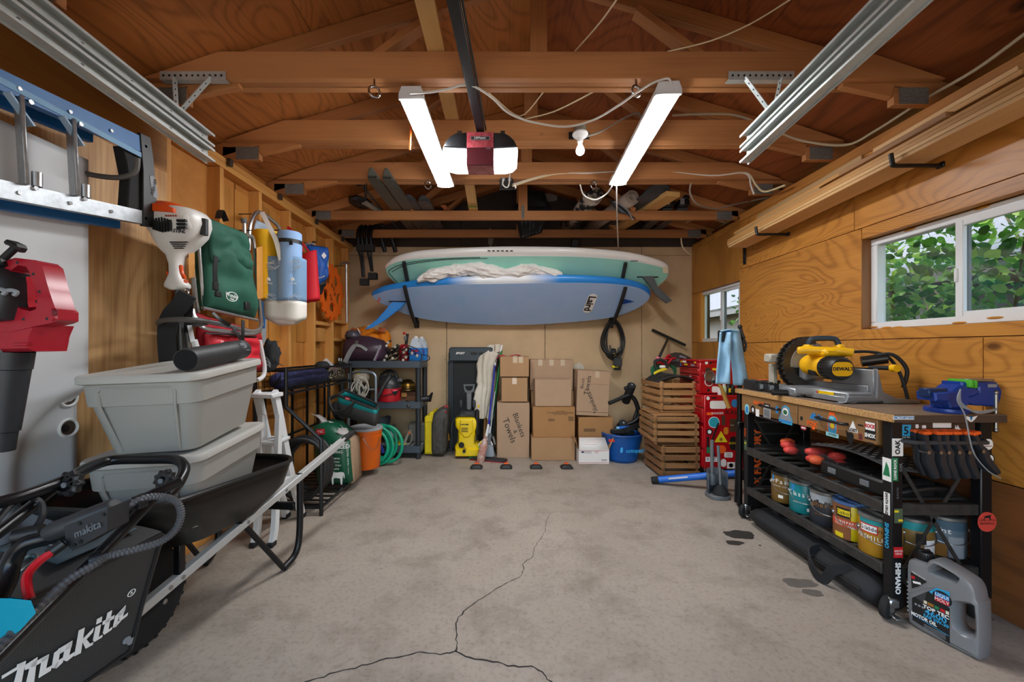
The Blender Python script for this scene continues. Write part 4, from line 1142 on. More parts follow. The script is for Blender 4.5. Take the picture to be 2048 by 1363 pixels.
# ---- cartons
CARD=mat('cardboard','b08a63',.82,var=.08,vsc=5,bump=.06,bsc=140);CARD2=mat('cardboard_pale','b5967a',.82,var=.08,vsc=5);CARD3=mat('cardboard_orange','ad7f50',.82,var=.1,vsc=5)
TAPE=mat('packing_tape','c9b49a',.15,coat=.6);DARKC=mat('carton_seam','5b432c',.9)
def carton(label,x0,y0,x1,y1,Yf,dep,m,tape=((.5,0),),flaps='top',rot=0,seam=True):
 a,b_=P(x0,y1,Yf),P(x1,y0,Yf);w_,h_=b_.x-a.x,b_.z-a.z
 t=thing('cardboard_box',label,'box',((a.x+b_.x)/2,Yf+dep/2,a.z),group='cartons stacked at the back wall')
 if rot:t.matrix_world=t.matrix_world@MR(rot,4,'Y')
 MB().box((0,0,h_/2),(w_,dep,h_),.004).b('body',m,t)
 if flaps:
  for s_ in (-1,1):MB().box((0,s_*dep/4,h_+.002),(w_-.002,dep/2-.003,.004),.001).b('flap',m,t)
 for u,L_ in tape:
  x=(u-.5)*w_
  MB().box((x,-dep/2-.0005,h_-.035),(.05,.001,.07)).b('tape',TAPE,t,smooth=0)
  MB().box((x,0,h_+.0047),(.05,dep,.001)).b('tape',TAPE,t,smooth=0)
 return t,w_,h_,dep
def front(t_,u,v,s_,size,m=INK,**k):
 t,w_,h_,dep=t_
 text(s_,t,((u-.5)*w_,-dep/2-.0004,v*h_),k.pop('right',EX),k.pop('up',EZ),size,m,**k)
HAND=dict(shear=.1)
carton('topmost small carton under the red rag',1000,713,1058,753,4.56,.36,CARD,tape=((.52,0),(.72,0)))
carton('square carton second from the top under the small one',1003,755.5,1055,803,4.56,.36,CARD,tape=((.5,0),))
c_=carton('tall carton hand lettered Blankets Towels standing on the floor',994,806,1059,915,4.54,.40,CARD2,tape=())
dr,du=V((.35,0,-.94)),V((.94,0,.35))
front(c_,.68,.60,'Blankets',.085,right=dr,up=du);front(c_,.56,.48,'&',.06,right=dr,up=du);front(c_,.38,.50,'Towels',.10,right=dr,up=du)
carton('wide carton with glossy tape at the top back of the middle stack',1060,719,1146,780,4.72,.27,CARD2,tape=((.24,0),(.5,0),(.76,0)))
carton('carton hidden behind the plain one in the middle stack',1062,781.5,1147,816,4.72,.27,CARD,tape=())
c_=carton('plain pale carton standing in front on the printed carton',1070,759,1143,812,4.47,.23,CARD2,tape=())
c_=carton('carton printed with product lines in the middle stack',1066,814,1150,874,4.45,.52,CARD3,tape=())
for v,s_,z in ((.86,'FLOCK PARTY',.016),(.82,'FANCY FEATHERS DUSTED MUNCHIES',.017),(.77,'FUNCTIONAL TREAT',.017)):front(c_,.65,v,s_,z)
for k in range(5):MB().box((.19,-c_[3]/2-.0004,(.68-k*.03)*c_[2]),(.07-.008*(k%3),.0008,.004)).b('print_line',INK,c_[0],smooth=0)
for k in range(12):MB().box((-.05+k*.006-c_[1]*.02,-c_[3]/2-.0004,.58*c_[2]),(.002+.002*(k%3==0),.0008,.028)).b('barcode_bar',INK,c_[0],smooth=0)
carton('bottom carton of the middle stack on the floor',1063,876,1150,920.5,4.42,.55,CARD,tape=())
c_=carton('bent carton hand lettered Beach Towels leaning on another box',1152,742,1217,831,4.52,.36,CARD2,tape=((.6,0),),rot=R(2.5))
dr,du=V((.28,0,.96)),V((-.96,0,.28))
front(c_,.46,.34,'Blankets /',.075,right=V((-.4,0,.92)),up=V((-.92,0,-.4)));front(c_,.32,.68,'Towels',.075,right=V((.12,0,.99)),up=V((-.99,0,.12)));front(c_,.16,.72,'Beach',.05,right=V((.1,0,.99)),up=V((-.99,0,.1)))
MB().box((.0,-c_[3]/2-.002,.72*c_[2]),(c_[1]*.96,.004,.006)).b('crease',CARD2,c_[0])
MB().box((.0,-c_[3]/2-.003,.10*c_[2]),(c_[1]*.98,.008,.012),.003).b('fold_lip',CARD2,c_[0])
c_=carton('brown carton with a barcode under the bent carton',1157,835,1226,912,4.50,.38,CARD3,tape=())
for k in range(26):MB().box((-.13+k*.005,-c_[3]/2-.0004,.68*c_[2]),(.002+.0018*(k%4==0),.0008,.036)).b('barcode_bar',INK,c_[0],smooth=0)
# open mailing box
mb_=thing('mailing_box','white open mailing box with red stripes on the floor','box',F(1187,926),world=1)
Y=4.30;a,b_=P(1158,926,Y),P(1218,899,Y);dep=.28
MAIL=mat('mailer_white','e9e6e3',.7)
bx('front_wall',((a.x+b_.x)/2,Y,b_.z/2),(b_.x-a.x,.004,b_.z),MAIL,mb_,0)
bx('back_wall',((a.x+b_.x)/2,Y+dep,b_.z/2),(b_.x-a.x,.004,b_.z),CARD,mb_,0)
for x in (a.x,b_.x):bx('side_wall',(x,Y+dep/2,b_.z/2),(.004,dep,b_.z),MAIL,mb_,0)
bx('bottom',((a.x+b_.x)/2,Y+dep/2,.004),(b_.x-a.x,dep,.006),CARD,mb_,0)
MB().add([(a.x,Y,b_.z),(b_.x,Y,b_.z),(b_.x-.02,Y+.10,b_.z+.11),(a.x+.02,Y+.10,b_.z+.11)],[(0,1,2,3)]).b('front_flap',MAIL,mb_,mods=[('SOLIDIFY',.004)])
MB().add([(b_.x,Y,b_.z),(b_.x,Y+dep,b_.z),(b_.x+.06,Y+dep,b_.z+.14),(b_.x+.05,Y,b_.z+.13)],[(0,1,2,3)]).b('side_flap',CARD,mb_,mods=[('SOLIDIFY',.004)])
MB().add([(a.x,Y,b_.z),(a.x,Y+dep,b_.z),(a.x-.05,Y+dep,b_.z+.14),(a.x-.05,Y,b_.z+.13)],[(0,1,2,3)]).b('side_flap',CARD,mb_,mods=[('SOLIDIFY',.004)])
MB().add([(a.x,Y+dep,b_.z),(b_.x,Y+dep,b_.z),(b_.x,Y+dep+.05,b_.z+.06),(a.x,Y+dep+.05,b_.z+.06)],[(0,1,2,3)]).b('back_flap',CARD,mb_,mods=[('SOLIDIFY',.004)])
for z in (.012,b_.z-.010):bx('red_stripe',((a.x+b_.x)/2,Y-.0026,z),(b_.x-a.x,.001,.004),PRED,mb_,0)
NAVY=mat('navy_print','23365f',.6)
MB().prism([(0,0),(.03,0),(.036,.016),(.006,.016)],0,.0008,frame((a.x+.022,Y-.0024,b_.z-.032),EX,EZ)).b('eagle_mark',NAVY,mb_,smooth=0)
text('UNITED STATES',mb_,(a.x+.095,Y-.0024,b_.z-.022),EX,EZ,.010,NAVY);text('POSTAL SERVICE',mb_,(a.x+.095,Y-.0024,b_.z-.033),EX,EZ,.010,NAVY)
text('PRIORITY',mb_,(a.x+.19,Y-.0024,b_.z-.022),EX,EZ,.011,PRED);text('MAIL',mb_,(a.x+.19,Y-.0024,b_.z-.034),EX,EZ,.011,PRED)
for k in range(12):bx('barcode_bar',(b_.x-.08+k*.005,Y-.0024,.04),(.002,.001,.02),INK,mb_,0)
for k in range(3):bx('pink_line',((a.x+b_.x)/2-.03+k*.03,Y+.04+.018*k,b_.z+.048+.019*k),(.15,.001,.004),mat('pink_print','d9a5a5',.6),mb_,0)

# four small bait stations in a row
for k,px in enumerate((953,1012.5,1072,1133)):
 t=thing('bait_trap',('black trap with orange latch on the floor by the mop','black trap with orange latch before the tall carton','black trap with orange latch before the bottom carton of the middle stack','black trap with orange latch on the floor before the mailing box')[k],'trap',F(px,935) ,group='black traps in a row',rz=R(2*k-3))
 MB().stack(rrect(.125,.105,.02),[(.0,0),(0,.012),(.012,.022),(.016,.026)]).b('base',BLACK,t)
 MB().stack(rrect(.095,.05,.015),[(0,.024),(.004,.036),(.016,.040)],MT((0,-.015,0))).b('jaw',BLACK,t)
 MB().stack(rrect(.045,.04,.006),[(0,.026),(0,.046),(.004,.05)],MT((0,.012,0))).b('latch',PORANGE,t)
 for j in range(2):MB().box((0,.006+j*.012,.051),(.03,.003,.002)).b('mark',mat('dark_red_mark','8a2a12',.6),t)

# ---- blue bucket bag with an exercise frame standing in it
bg=thing('bucket_bag','blue round tote bag lettered in light blue beside the crates','bag',F(1255,925)+V((0,.2,0)),world=1)
BAGB=mat('bag_blue','0f57a8',.4,var=.2,vsc=9,bump=.25,bsc=14)
cb=F(1256,930)+V((0,.22,0))
MB().grid(lambda u,v:cb+V((math.cos(6.283*v)*(.155+.055*u+.012*math.sin(9*v*6.283)*u),math.sin(6.283*v)*(.15+.05*u),.30*u*(1+.03*math.sin(6.283*v*2)))),10,40,cv=True).b('fabric',BAGB,bg,smooth=S8,mods=[('SOLIDIFY',.006)])
MB().lathe([(0,.004),(.15,.004),(.15,.012),(0,.012)],24,MT(cb)).b('bottom',BAGB,bg)
MB().tube([cb+V((math.cos(a)*.212,math.sin(a)*.202,.295)) for a in [2*math.pi*i/32 for i in range(32)]],.012,6,True).b('rim_band',mat('bag_rim','0c4a94',.5),bg)
bx('red_tab',cb+V((-.135,-.145,.245)),(.10,.008,.03),mat('tab_red','d8361f',.6),bg,.002).rotation_euler=(0,0,0)
text('cotopaxi',bg,cb+V((.085,-.186,.145)),V((1,.1,0)),EZ,.058,mat('sky_print','3fb0f0',.5),bold=.001)
MB().prism([(-.012,-.03),(.012,-.02),(.016,.02),(.004,.036),(-.012,.02)],0,.001,frame(cb+V((-.06,-.188,.15)),EX,EZ)).b('llama_mark',mat('sky_print',''),bg,smooth=0)
for k in range(5):
 a=2.2+k*.5;MB().box(cb+V((.06*math.cos(k*1.7),.05*math.sin(k*2.3),.30+.012*k)),(.16,.02+.01*k,.05),.008,None).b('contents',(BLACK,GREY,INK,mat('ice_print','8fc6e6',.5),BLUE)[k],bg)
ex=thing('exercise_frame','black padded exercise bar frame standing behind the blue tote bag','exercise frame',F(1262,915)+V((0,.2,0)),world=1)
Y=4.55
MB().tube(SP([P(1262,792,Y),P(1270,800,Y),P(1278,826,Y),P(1272,840,Y),P(1256,848,Y),P(1244,853,Y)],4),.026,10).b('frame_tube',BLACKM,ex)
MB().tube(SP([P(1277,826,Y+.05),P(1272,860,Y+.1),F(1266,905)+V((0,.1,0))],4),.02,8).b('frame_tube',BLACKM,ex)
MB().tube([P(1276,815,Y+.12),P(1264,850,Y+.12),P(1258,870,Y+.12)],.02,8).b('frame_tube',BLACKM,ex)
for a,b_,r in (((1264,769),(1251,803),.047),((1247,845),(1234,862),.046)):
 A,B=P(*a,Y-.06),P(*b_,Y+.12)
 MB().cyl(A,B,r,n=18,b=.008).b('foam_roller',FOAMT,ex)
 d_=(A-B).normalized();MB().cyl(A,A+d_*.004,.012,n=10).b('end_disc',PGREY,ex)
MB().cyl(P(1218,806,Y-.05),P(1246,794,Y),.022,n=12).b('foam_grip',FOAMT,ex);MB().cyl(P(1244,795,Y),P(1258,790,Y),.027,n=12).b('tube_clamp',BLACKM,ex)
MB().sph(P(1252,776,Y),.025,10,8).b('knob',BLACK,ex)
MB().strap([P(1235,864,Y-.1),P(1255,858,Y-.12),P(1278,850,Y-.1)],(0,0,1),.05,.03).b('foot_plate',BLACK,ex)
# ================================================================ left side
def PX(px,py,x):                    # the point of the plane x = const seen there
 return P(px,py,x*FPX/(px-CX))
# ---- white moulded panel with two round holes
pn=thing('moulded_panel','white moulded panel with two round holes leaning on the plywood','panel',(XL+.04,1.4,0),world=1)
PANW=mat('panel_white','d4d6d8',.45,var=.06,vsc=4,bump=.05,bsc=20)
holes=[PX(133,795,XL+.04),PX(133,855,XL+.04)]
def panf(u,v):
 y=.2+1.533*u;z=.28+1.77*v
 dd=math.hypot(y-1.80,max(0,z-.75)) if y<1.80 else max(0,z-.75)
 s_=max(0,min(1,(.345-dd)/.07));s_=s_*s_*(3-2*s_)
 return V((XL+.085-.05*s_,y,z))
MB().grid(panf,60,70).b('shell',PANW,pn,smooth=60,mods=[('SOLIDIFY',.02)])
for h_ in holes:
 A=V((XL+.043,h_.y,h_.z))
 MB().lathe([(.030,0),(.040,0),(.042,.006),(.036,.012),(.030,.008)],22,frame(A,(0,1,0),(0,0,1)),True).b('hole_collar',WHITE,pn)
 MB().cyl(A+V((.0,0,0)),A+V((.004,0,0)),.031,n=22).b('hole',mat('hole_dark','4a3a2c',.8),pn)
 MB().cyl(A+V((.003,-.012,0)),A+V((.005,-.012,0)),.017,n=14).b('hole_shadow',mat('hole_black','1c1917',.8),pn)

# ---- blue fibreglass step ladder hanging on its side
LB=mat('fibreglass_blue','1f6fb4',.45,var=.2,vsc=12);LBL=mat('fibreglass_pale','6fa6cf',.5,var=.2,vsc=16)
LAL=mat('ladder_aluminium','b9bec2',.38,.75,var=.35,vsc=30)
ld=thing('step_ladder','blue fibreglass step ladder hanging sideways on the plywood','ladder',(-1.72,1.3,1.75),world=1)
xf,xr=-1.665,-1.775
def crail(name,A,B,w_,d_,m,sgn):
 sec=[(0,-w_/2),(0,w_/2),(-d_,w_/2),(-d_,w_/2-.006),(-.008,w_/2-.006),(-.008,-w_/2+.006),(-d_,-w_/2+.006),(-d_,-w_/2)]
 MB().loft([[V((p.x+a,p.y,p.z+b_)) for a,b_ in sec] for p in (V(A),V(B))]).b(name,m,ld,smooth=0)
yA,yB=.15,1.885
up=lambda y:2.12+(y-1.346)*.095;lo=lambda y:1.762+(y-1.346)*.145
crail('front_rail',(xf,yA,up(yA)),(xf,yB-.03,up(yB)),.070,.035,LB,1)
bx('rail_flange',(xf+.001,(yA+yB)/2,up((yA+yB)/2)+.028),(.003,yB-yA,.022),LBL,ld,0).rotation_euler=(0,0,0)
crail('front_rail',(xf,yA,lo(yA)),(xf,yB-.02,lo(yB)),.060,.035,LAL,1)
crail('rear_rail',(xr+.02,yA,up(yA)-.03),(xr+.02,yB-.18,up(yB)-.03),.060,.028,LB,1)
crail('rear_rail',(xr+.02,yA,lo(yA)-.025),(xr+.02,yB-.06,lo(yB)-.03),.060,.028,LB,1)
for y in (1.395,1.56,1.20,.95):
 a,b_=V((xf-.012,y,lo(y)+.03)),V((xf-.012,y-.015,up(y)-.03))
 o=mesh_obj(MB().box((0,0,0),((b_-a).length,.085,.012),.003).mesh('step_tread',LAL),'step_tread',ld);o.matrix_local=WORLD[ld.name]@along(a,b_,(.5,.86,0))
 MB().cyl(a+V((.01,.03,.01)),a+V((.01,.03,.06)),.014,n=10).b('tread_brace',ALU,ld)
 MB().strap([b_+V((.02,-.05,-.01)),b_+V((.02,.02,-.085))],(1,.3,0),.022,.008).b('corner_brace',mat('brace_blue','9fb9cf',.4,.4),ld)
 for p in (a,b_):MB().cyl(p+V((.012,.02,0)),p+V((.02,.02,0)),.008,n=8).b('rivet',CHROME,ld)
for k in range(6):
 y=1.05+k*.16
 for f in (up,lo):MB().cyl((xf-.001,y,f(y)+.0),(xf+.005,y,f(y)),.007,n=8).b('rivet',CHROME,ld)
# rubber foot end
ftp=[(yB-.05,lo(yB)-.045),(yB+.035,lo(yB)-.03),(yB+.03,lo(yB)+.05),(yB+.005,up(yB)-.03),(yB-.01,up(yB)+.05),(yB-.065,up(yB)+.045),(yB-.05,up(yB)-.12)]
MB().prism([(a,b_) for a,b_ in ftp],-.012,.005,FXL(xf),.003).b('foot_plate',BLACK,ld)
MB().prism([(yB-.11,lo(yB)+.0),(yB-.01,lo(yB)),(yB-.02,up(yB)-.02),(yB-.13,up(yB)-.05),(yB-.10,lo(yB)+.15)],-.06,-.01,FXL(xf),.004).b('foot_shoe',RUBBER,ld)
MB().prism(rrect(.03,.10,.014),.005,.007,FXL(xf)@MT((yB+.005,(lo(yB)+up(yB))/2-.01,0))@MR(R(12),4,'Z')).b('oval_label',PGREY,ld)
text('WERNER',ld,(xf+.0075,yB+.005,(lo(yB)+up(yB))/2-.01),(0,.2,.98),(0,-.98,.2),.021,INK)
bx('data_label',(xf-.018,yB-.32,lo(yB)-.034),(.028,.12,.002),PCREAM,ld,0)
hk=thing('ladder_hook','curved grey hook on the plywood holding the blue ladder','hook',(XL,1.75,2.02),world=1)
MB().tube(SP([(XL-.002,1.69,2.03),(XL+.05,1.71,2.0),(XL+.12,1.74,1.985),(XL+.20,1.77,1.99),(XL+.255,1.78,2.02),(XL+.265,1.78,2.08)],5),.011,8).b('hook_rod',mat('hook_grey','5d5b57',.6),hk)

# ---- red leaf blower
lb=thing('leaf_blower','red and black leaf blower hanging before the white panel','leaf blower',(-1.52,1.3,1.2),world=1)
REDB=mat('blower_red','b01c2e',.32,var=.1,vsc=9);Yb=1.24
hp=fp([(14,520),(30,515),(72,520),(84,530),(98,580),(110,615),(116,622),(116,640),(104,645),(70,652),(20,664),(-10,664),(-10,520)],Yb)
hi=fp([(22,540),(36,530),(52,533),(60,545),(68,575),(74,600),(72,618),(60,622),(40,617),(34,612),(30,600),(26,580),(24,560)],Yb)
MB().ringplate(hp,hi,-.06,0,FY(Yb)).b('handle',REDB,lb)
MB().stack(fp([(-20,525),(20,540),(38,560),(40,600),(28,640),(-20,645)],Yb),[(.02,-.16),(0,-.13),(0,.02),(.012,.04),(.03,.05)],FY(Yb)).b('motor_housing',mat('blower_black','2a2c30',.45,var=.2),lb)
MB().stack(fp([(34,548),(58,548),(66,575),(72,612),(40,616),(36,600)],Yb),[(0,-.05),(.004,-.02)],FY(Yb)).b('inner_shell',mat('blower_red_light','d0303c',.3),lb)
for a,b_ in ((-14,580),(8,582)):MB().tube(SP([P(a,b_,Yb-.055),P(a+14,b_-2,Yb-.058),P(a+26,b_+2,Yb-.055),P(a+20,b_+8,Yb-.055)],4),.006,6).b('coil_vent',PGREY,lb)
MB().prism(fp([(-20,572),(36,572),(38,590),(-20,594)],Yb),.05,.052,FY(Yb)).b('vent_slot',INK,lb)
MB().prism(fp([(56,600),(73,590),(74,618),(66,618)],Yb),-.03,-.018,FY(Yb)).b('trigger',INK,lb)
MB().stack(fp([(-12,650),(72,648),(60,675),(56,702),(-10,704)],Yb),[(.03,-.14),(0,-.11),(0,-.02),(.01,-.004),(.03,0)],FY(Yb)).b('nozzle_collar',REDB,lb)
bx('collar_tab',P(42,688,Yb-(.004)),(.045,.012,.008),REDB,lb,.002)
A,B=P(20,702,Yb+.06),P(0,900,Yb+.06)
MB().tube([A,A.lerp(B,.17),A.lerp(B,.18),A.lerp(B,.62),A.lerp(B,.8),A.lerp(B,.81),B],[.056,.054,.051,.044,.041,.036,.034],20).b('blow_tube',mat('blower_black',''),lb)
MB().prism(fp([(104,616),(117,618),(117,638),(106,642)],Yb),-.05,.006,FY(Yb),.004).b('switch_block',REDB,lb)
bx('rocker_switch',P(109,625,Yb-(.007)),(.015,.006,.018),mat('dark_red','6d1420',.4),lb,.002)
for a,b_ in ((36,525),(68,548),(80,583),(48,638),(95,637)):MB().cyl(P(a,b_,Yb-(.001)),P(a,b_,Yb)+V((0,.0,0)),.005,n=8).b('screw',INK,lb)
MB().cyl(P(8,516,Yb-.02),P(32,494,Yb-.02),.010,n=10).b('choke_stem',BLACK,lb)
MB().stack(fp([(17,484),(22,480),(40,488),(43,495),(38,503),(32,503),(28,494),(18,490)],Yb),[(.004,-.02),(0,-.015),(0,.01),(.004,.015)],FY(Yb)).b('choke_knob',BLACK,lb)
MB().cyl(P(-30,535,Yb),P(14,522,Yb),.02,.016,12).b('air_intake',BLACK,lb)

# ---- string trimmer
st=thing('string_trimmer','white and orange string trimmer hanging upside down by the stud edge','trimmer',(-1.6,2.0,1.5),world=1)
TW=mat('trimmer_white','dcdad6',.35,var=.08,vsc=12);TO=mat('trimmer_orange','e2541a',.4)
Yt=2.0;c=P(353,450,Yt);
def tri(py,xl,xr,dep):
 a,b_=P(xl,py,Yt),P(xr,py,Yt);cx=(a.x+b_.x)/2;hw=(b_.x-a.x)/2
 return [V((cx+hw*math.copysign(abs(math.cos(t)) **.7,math.cos(t)),Yt+dep*math.copysign(abs(math.sin(t)) **.7,math.sin(t)),a.z)) for t in [2*math.pi*i/24 for i in range(24)]]
MB().loft([tri(y_,a,b_,d_) for y_,a,b_,d_ in ((424,304,402,.10),(432,302,408,.11),(450,304,410,.11),(470,316,404,.10),(488,324,388,.085),(500,330,376,.07),(512,340,366,.045),(530,344,364,.035),(548,344,364,.033),(560,338,368,.035),(568,334,376,.04),(574,334,377,.04),(580,345,370,.035))]).b('housing',TW,st,smooth=60)
MB().loft([tri(y_,a,b_,d_) for y_,a,b_,d_ in ((412,312,345,.06),(414,306,372,.09),(420,300,384,.105),(427,300,392,.11),(430,303,395,.108))]).b('top_cover',TO,st,smooth=60)
MB().prism(fp([(326,424),(352,422),(370,426),(385,432),(385,440),(360,438),(325,436)],Yt),.09,.118,FY(Yt),.004).b('orange_guard',TO,st)
for k in range(7):bx('vent_slot',P(308+k*5.5,448+k*.4,Yt-(.108)),(.006,.012,.07-abs(k-3)*.006),INK,st,0)
for k in range(4):
 for j in range(3):bx('vent_slot',P(356+k*5,441+j*7,Yt-(.106)),(.008,.012,.011),INK,st,0)
for k in range(4):bx('vent_slot',P(358,484+k*4,Yt-(.085+k*.004)),(.085-k*.014,.01,.004),INK,st,0)
for k in range(5):bx('vent_slot',P(332+k*5,431,Yt-(.119)),(.006,.004,.008),mat('dark_orange','8a2f0c',.6),st,0)
text('STIHL',st,P(358,462,Yt-(.113)),(1,0,-.08),EZ,.024,INK,shear=.3,bold=.0008)
MB().sph(P(400,450,Yt)+V((-.01,-.04,0)),(.022,.055,.055),12,10).b('starter_housing',TW,st)
MB().cyl(P(408,438,Yt),P(408,470,Yt),.018,n=10).b('fuel_cap',BLACK,st)
MB().tube(SP([P(362,532,Yt-(.03)),P(364,545,Yt-(.05)),P(369,556,Yt-(.035))],4),.009,8).b('throttle_trigger',TO,st)
MB().tube([P(333,543,Yt),P(342,556,Yt)],[.004,.012],8).b('lockout_lever',TO,st)
MB().cyl(P(372,562,Yt-(.04)),P(372,562,Yt-(.05)),.01,n=10).b('stop_button',TO,st)
MB().cyl(P(356,578,Yt),P(366,735,2.03),.015,n=10).b('shaft',mat('shaft_grey','4a4a4a',.4,.5),st)
MB().tube(SP([P(374,576,Yt-(.04)),P(378,582,Yt-(.05)),P(374,590,Yt-(.05)),P(368,584,Yt-(.045))],4,True),.004,6,True).b('carabiner',CHROME,st)
lp=SP([P(317,646,1.95),P(328,640,1.86),P(370,639,1.80),P(405,641,1.86),P(412,645,1.95),P(400,648,2.04),P(360,650,2.08),P(330,650,2.04)],5,True)
MB().tube(lp,.012,8,True).b('loop_handle',mat('loop_grey','4c4a47',.6),st)
hs_=thing('harness_strap','black padded harness hanging from the trimmer clip','strap',P(365,590,1.96),world=1)
MB().strap(SP([P(376,588,1.94),P(360,610,1.94),P(340,635,1.96),P(334,670,1.98),P(338,730,2.0)],6),(1,.5,0),.075,.014).b('pad',mat('harness_black','232325',.85,bump=.3,bsc=120),hs_)
MB().strap(SP([P(378,590,1.98),P(372,640,2.04),P(362,690,2.06),P(360,735,2.06)],6),(1,.4,0),.045,.01).b('webbing',mat('harness_black',''),hs_)

# ---- backpack chairs hanging on the studs
TUBE=mat('chair_tube','c4c7ca',.28,.9,var=.1);GRN=mat('green_canvas','1d5a48',.75,var=.18,vsc=7,bump=.15,bsc=12);REDC=mat('red_canvas','b51426',.7,var=.15,vsc=7,bump=.12,bsc=12)
ARMW=mat('armrest_wood','c98d44',.5,var=.15,vsc=14)
def quad(pts4,bulge,n=22,seed=0,x=0):
 a,b_,c,d_=pts4
 nrm=(b_-a).cross(d_-a).normalized()
 def f(u,v):
  p=a.lerp(b_,u).lerp(d_.lerp(c,u),v)
  e=min(1,6*min(u,1-u)) **.5*min(1,6*min(v,1-v)) **.5
  return p+nrm*(bulge*e*(.8+.2*math.sin(3*u))+.022*e*noise.noise(V((u*5,v*5,seed)))+.012*e*math.sin(9*(u*.6+v*.8)+seed))
 return f
gc=thing('backpack_chair','folded camp chair with green canvas pack hanging on the studs','chair',(-1.7,2.4,1.5),world=1,group='folded chairs hanging on the studs')
G=lambda px,py,dx=0:PX(px,py,-1.64+dx)
MB().grid(quad([G(405,618),G(508,640),G(496,500),G(402,470)],.07,seed=1),24,24).b('pack',GRN,gc,smooth=S8,mods=[('SOLIDIFY',.01)])
MB().grid(quad([G(422,520,.05),G(503,545,.05),G(490,470,.03),G(405,432,.01)],.04,seed=3),24,20).b('pack_flap',GRN,gc,smooth=S8,mods=[('SOLIDIFY',.012)])
MB().grid(quad([G(405,620),G(404,470),G(400,470,-.12),G(400,620,-.12)],.01,10,seed=5),12,12).b('pack_side',GRN,gc,smooth=S8,mods=[('SOLIDIFY',.008)])
MB().strap(SP([G(432,512,.115),G(430,545,.115),G(432,575,.11)],4),(0,1,0),.03,.005).b('strap',BLACK,gc)
bx('buckle',G(431,572,.12),(.016,.035,.045),BLACK,gc,.004);bx('buckle',G(436,588,.11),(.016,.04,.03),BLACK,gc,.004);bx('buckle',G(494,612,.10),(.016,.045,.05),BLACK,gc,.004)
MB().strap(SP([G(500,540,.06),G(508,575,.06),G(508,600,.05)],4),(0,1,0),.03,.005).b('strap',BLACK,gc)
el=[G(464+11*math.cos(a),593+9*math.sin(a)+1.5*math.cos(a),.118) for a in [2*math.pi*i/24 for i in range(24)]]
MB().tube(el,.0022,5,True).b('oval_logo',PWHITE,gc)
text('Wonder',gc,G(464,591,.1175),(0,1,-.08),EZ,.030,PWHITE);text('chair',gc,G(464,597.5,.1175),(0,1,-.08),EZ,.018,PWHITE)
MB().tube(SP([G(388,448),G(384,520),G(390,590),G(396,625)],5),.011,8).b('frame_tube',TUBE,gc)
MB().tube(SP([G(395,430),G(400,520),G(408,620)],5),.009,8).b('frame_tube',TUBE,gc)
MB().tube(SP([G(490,470,.02),G(500,472,.02),G(507,484,.02),G(514,560,.02),G(522,640,.02),G(524,648,.02)],5),.013,8).b('frame_tube',TUBE,gc)
MB().tube(SP([G(384,618,.03),G(388,632,.04),G(400,640,.05),G(450,650,.07),G(500,662,.07),G(518,658,.05),G(523,645,.02)],5),.013,8).b('seat_tube',TUBE,gc)
MB().tube(SP([G(396,644,.04),G(410,656,.06),G(450,662,.08),G(500,668,.08),G(520,662,.05)],5),.011,8).b('seat_tube',TUBE,gc)
MB().tube([G(405,615,.05),G(515,640,.05)],.009,8).b('cross_tube',TUBE,gc)
for a,b_,c,d_ in ((377,390,480,556),(513,526,492,598)):
 MB().loft([[G(a,c+3,k),G(b_-1,c,k),G(b_,d_-2,k),G(a+1,d_,k)] for k in (.02,.045)]).b('armrest',ARMW,gc,smooth=0)
MB().strap(SP([G(436,436,.02),G(442,420,-.02),G(452,442,.02)],4),(1,.3,0),.03,.004).b('hanging_loop',BLACK,gc)
for (p,q) in (((425,625),(460,650)),((465,652),(490,686)),((486,640),(486,690))):MB().strap(SP([G(*p,.09),G((p[0]+q[0])/2,(p[1]+q[1])/2+3,.11),G(*q,.09)],4),(0,1,.3),.022,.004).b('loose_strap',BLACK,gc)
rc=thing('backpack_chair','folded camp chair with red canvas pack lettered in white','chair',(-1.66,2.4,1.2),world=1,group='folded chairs hanging on the studs')
MB().grid(quad([G(395,745,-.02),G(528,740,-.02),G(520,665,-.02),G(390,625,-.02)],.03,seed=2),22,22).b('seat_canvas',REDC,rc,smooth=S8,mods=[('SOLIDIFY',.01)])
MB().grid(quad([G(412,735,.02),G(519,735,.02),G(512,672,.02),G(408,664,.02)],.05,seed=4),22,22).b('pack',mat('red_nylon','cf1c2f',.55,var=.1,vsc=7),rc,smooth=S8,mods=[('SOLIDIFY',.01)])
MB().tube(SP([G(410,666,.06),G(450,668,.08),G(512,674,.06)],4),.005,6).b('zip',INK,rc)
text('The Coolest Spot',rc,G(469,687,.083),(0,1,-.03),EZ,.032,PWHITE);text('in Paradise',rc,G(473,694.5,.083),(0,1,-.03),EZ,.032,PWHITE)
MB().tube(SP([G(372,640,.0),G(378,700,.0),G(384,745,.0)],4),.012,8).b('frame_tube',TUBE,rc)
MB().tube(SP([G(388,680,.05),G(400,720,.05),G(404,745,.05)],4),.015,8).b('frame_tube',WHITEM,rc)
MB().tube(SP([G(519,680,.03),G(524,705,.03),G(529,735,.03),G(526,752,.03),G(514,760,.03)],5),.014,8).b('frame_tube',WHITEM,rc)
MB().loft([[G(374,650,k),G(384,650,k),G(391,684,k),G(381,684,k)] for k in (.02,.05)]).b('armrest',mat('grey_armrest','b6b8ba',.5),rc,smooth=0)
wc=thing('folding_chair','folded beach chair with grey blue panel behind the yoga mats','chair',(-1.72,2.9,1.5),world=1,group='folded chairs hanging on the studs')
G2=lambda px,py,dx=0:PX(px,py,-1.81+dx)
MB().tube(SP([G2(497,500),G2(499,455),G2(507,432),G2(517,424),G2(533,432),G2(556,452),G2(560,470)],5),.014,8).b('frame_tube',TUBE,wc)
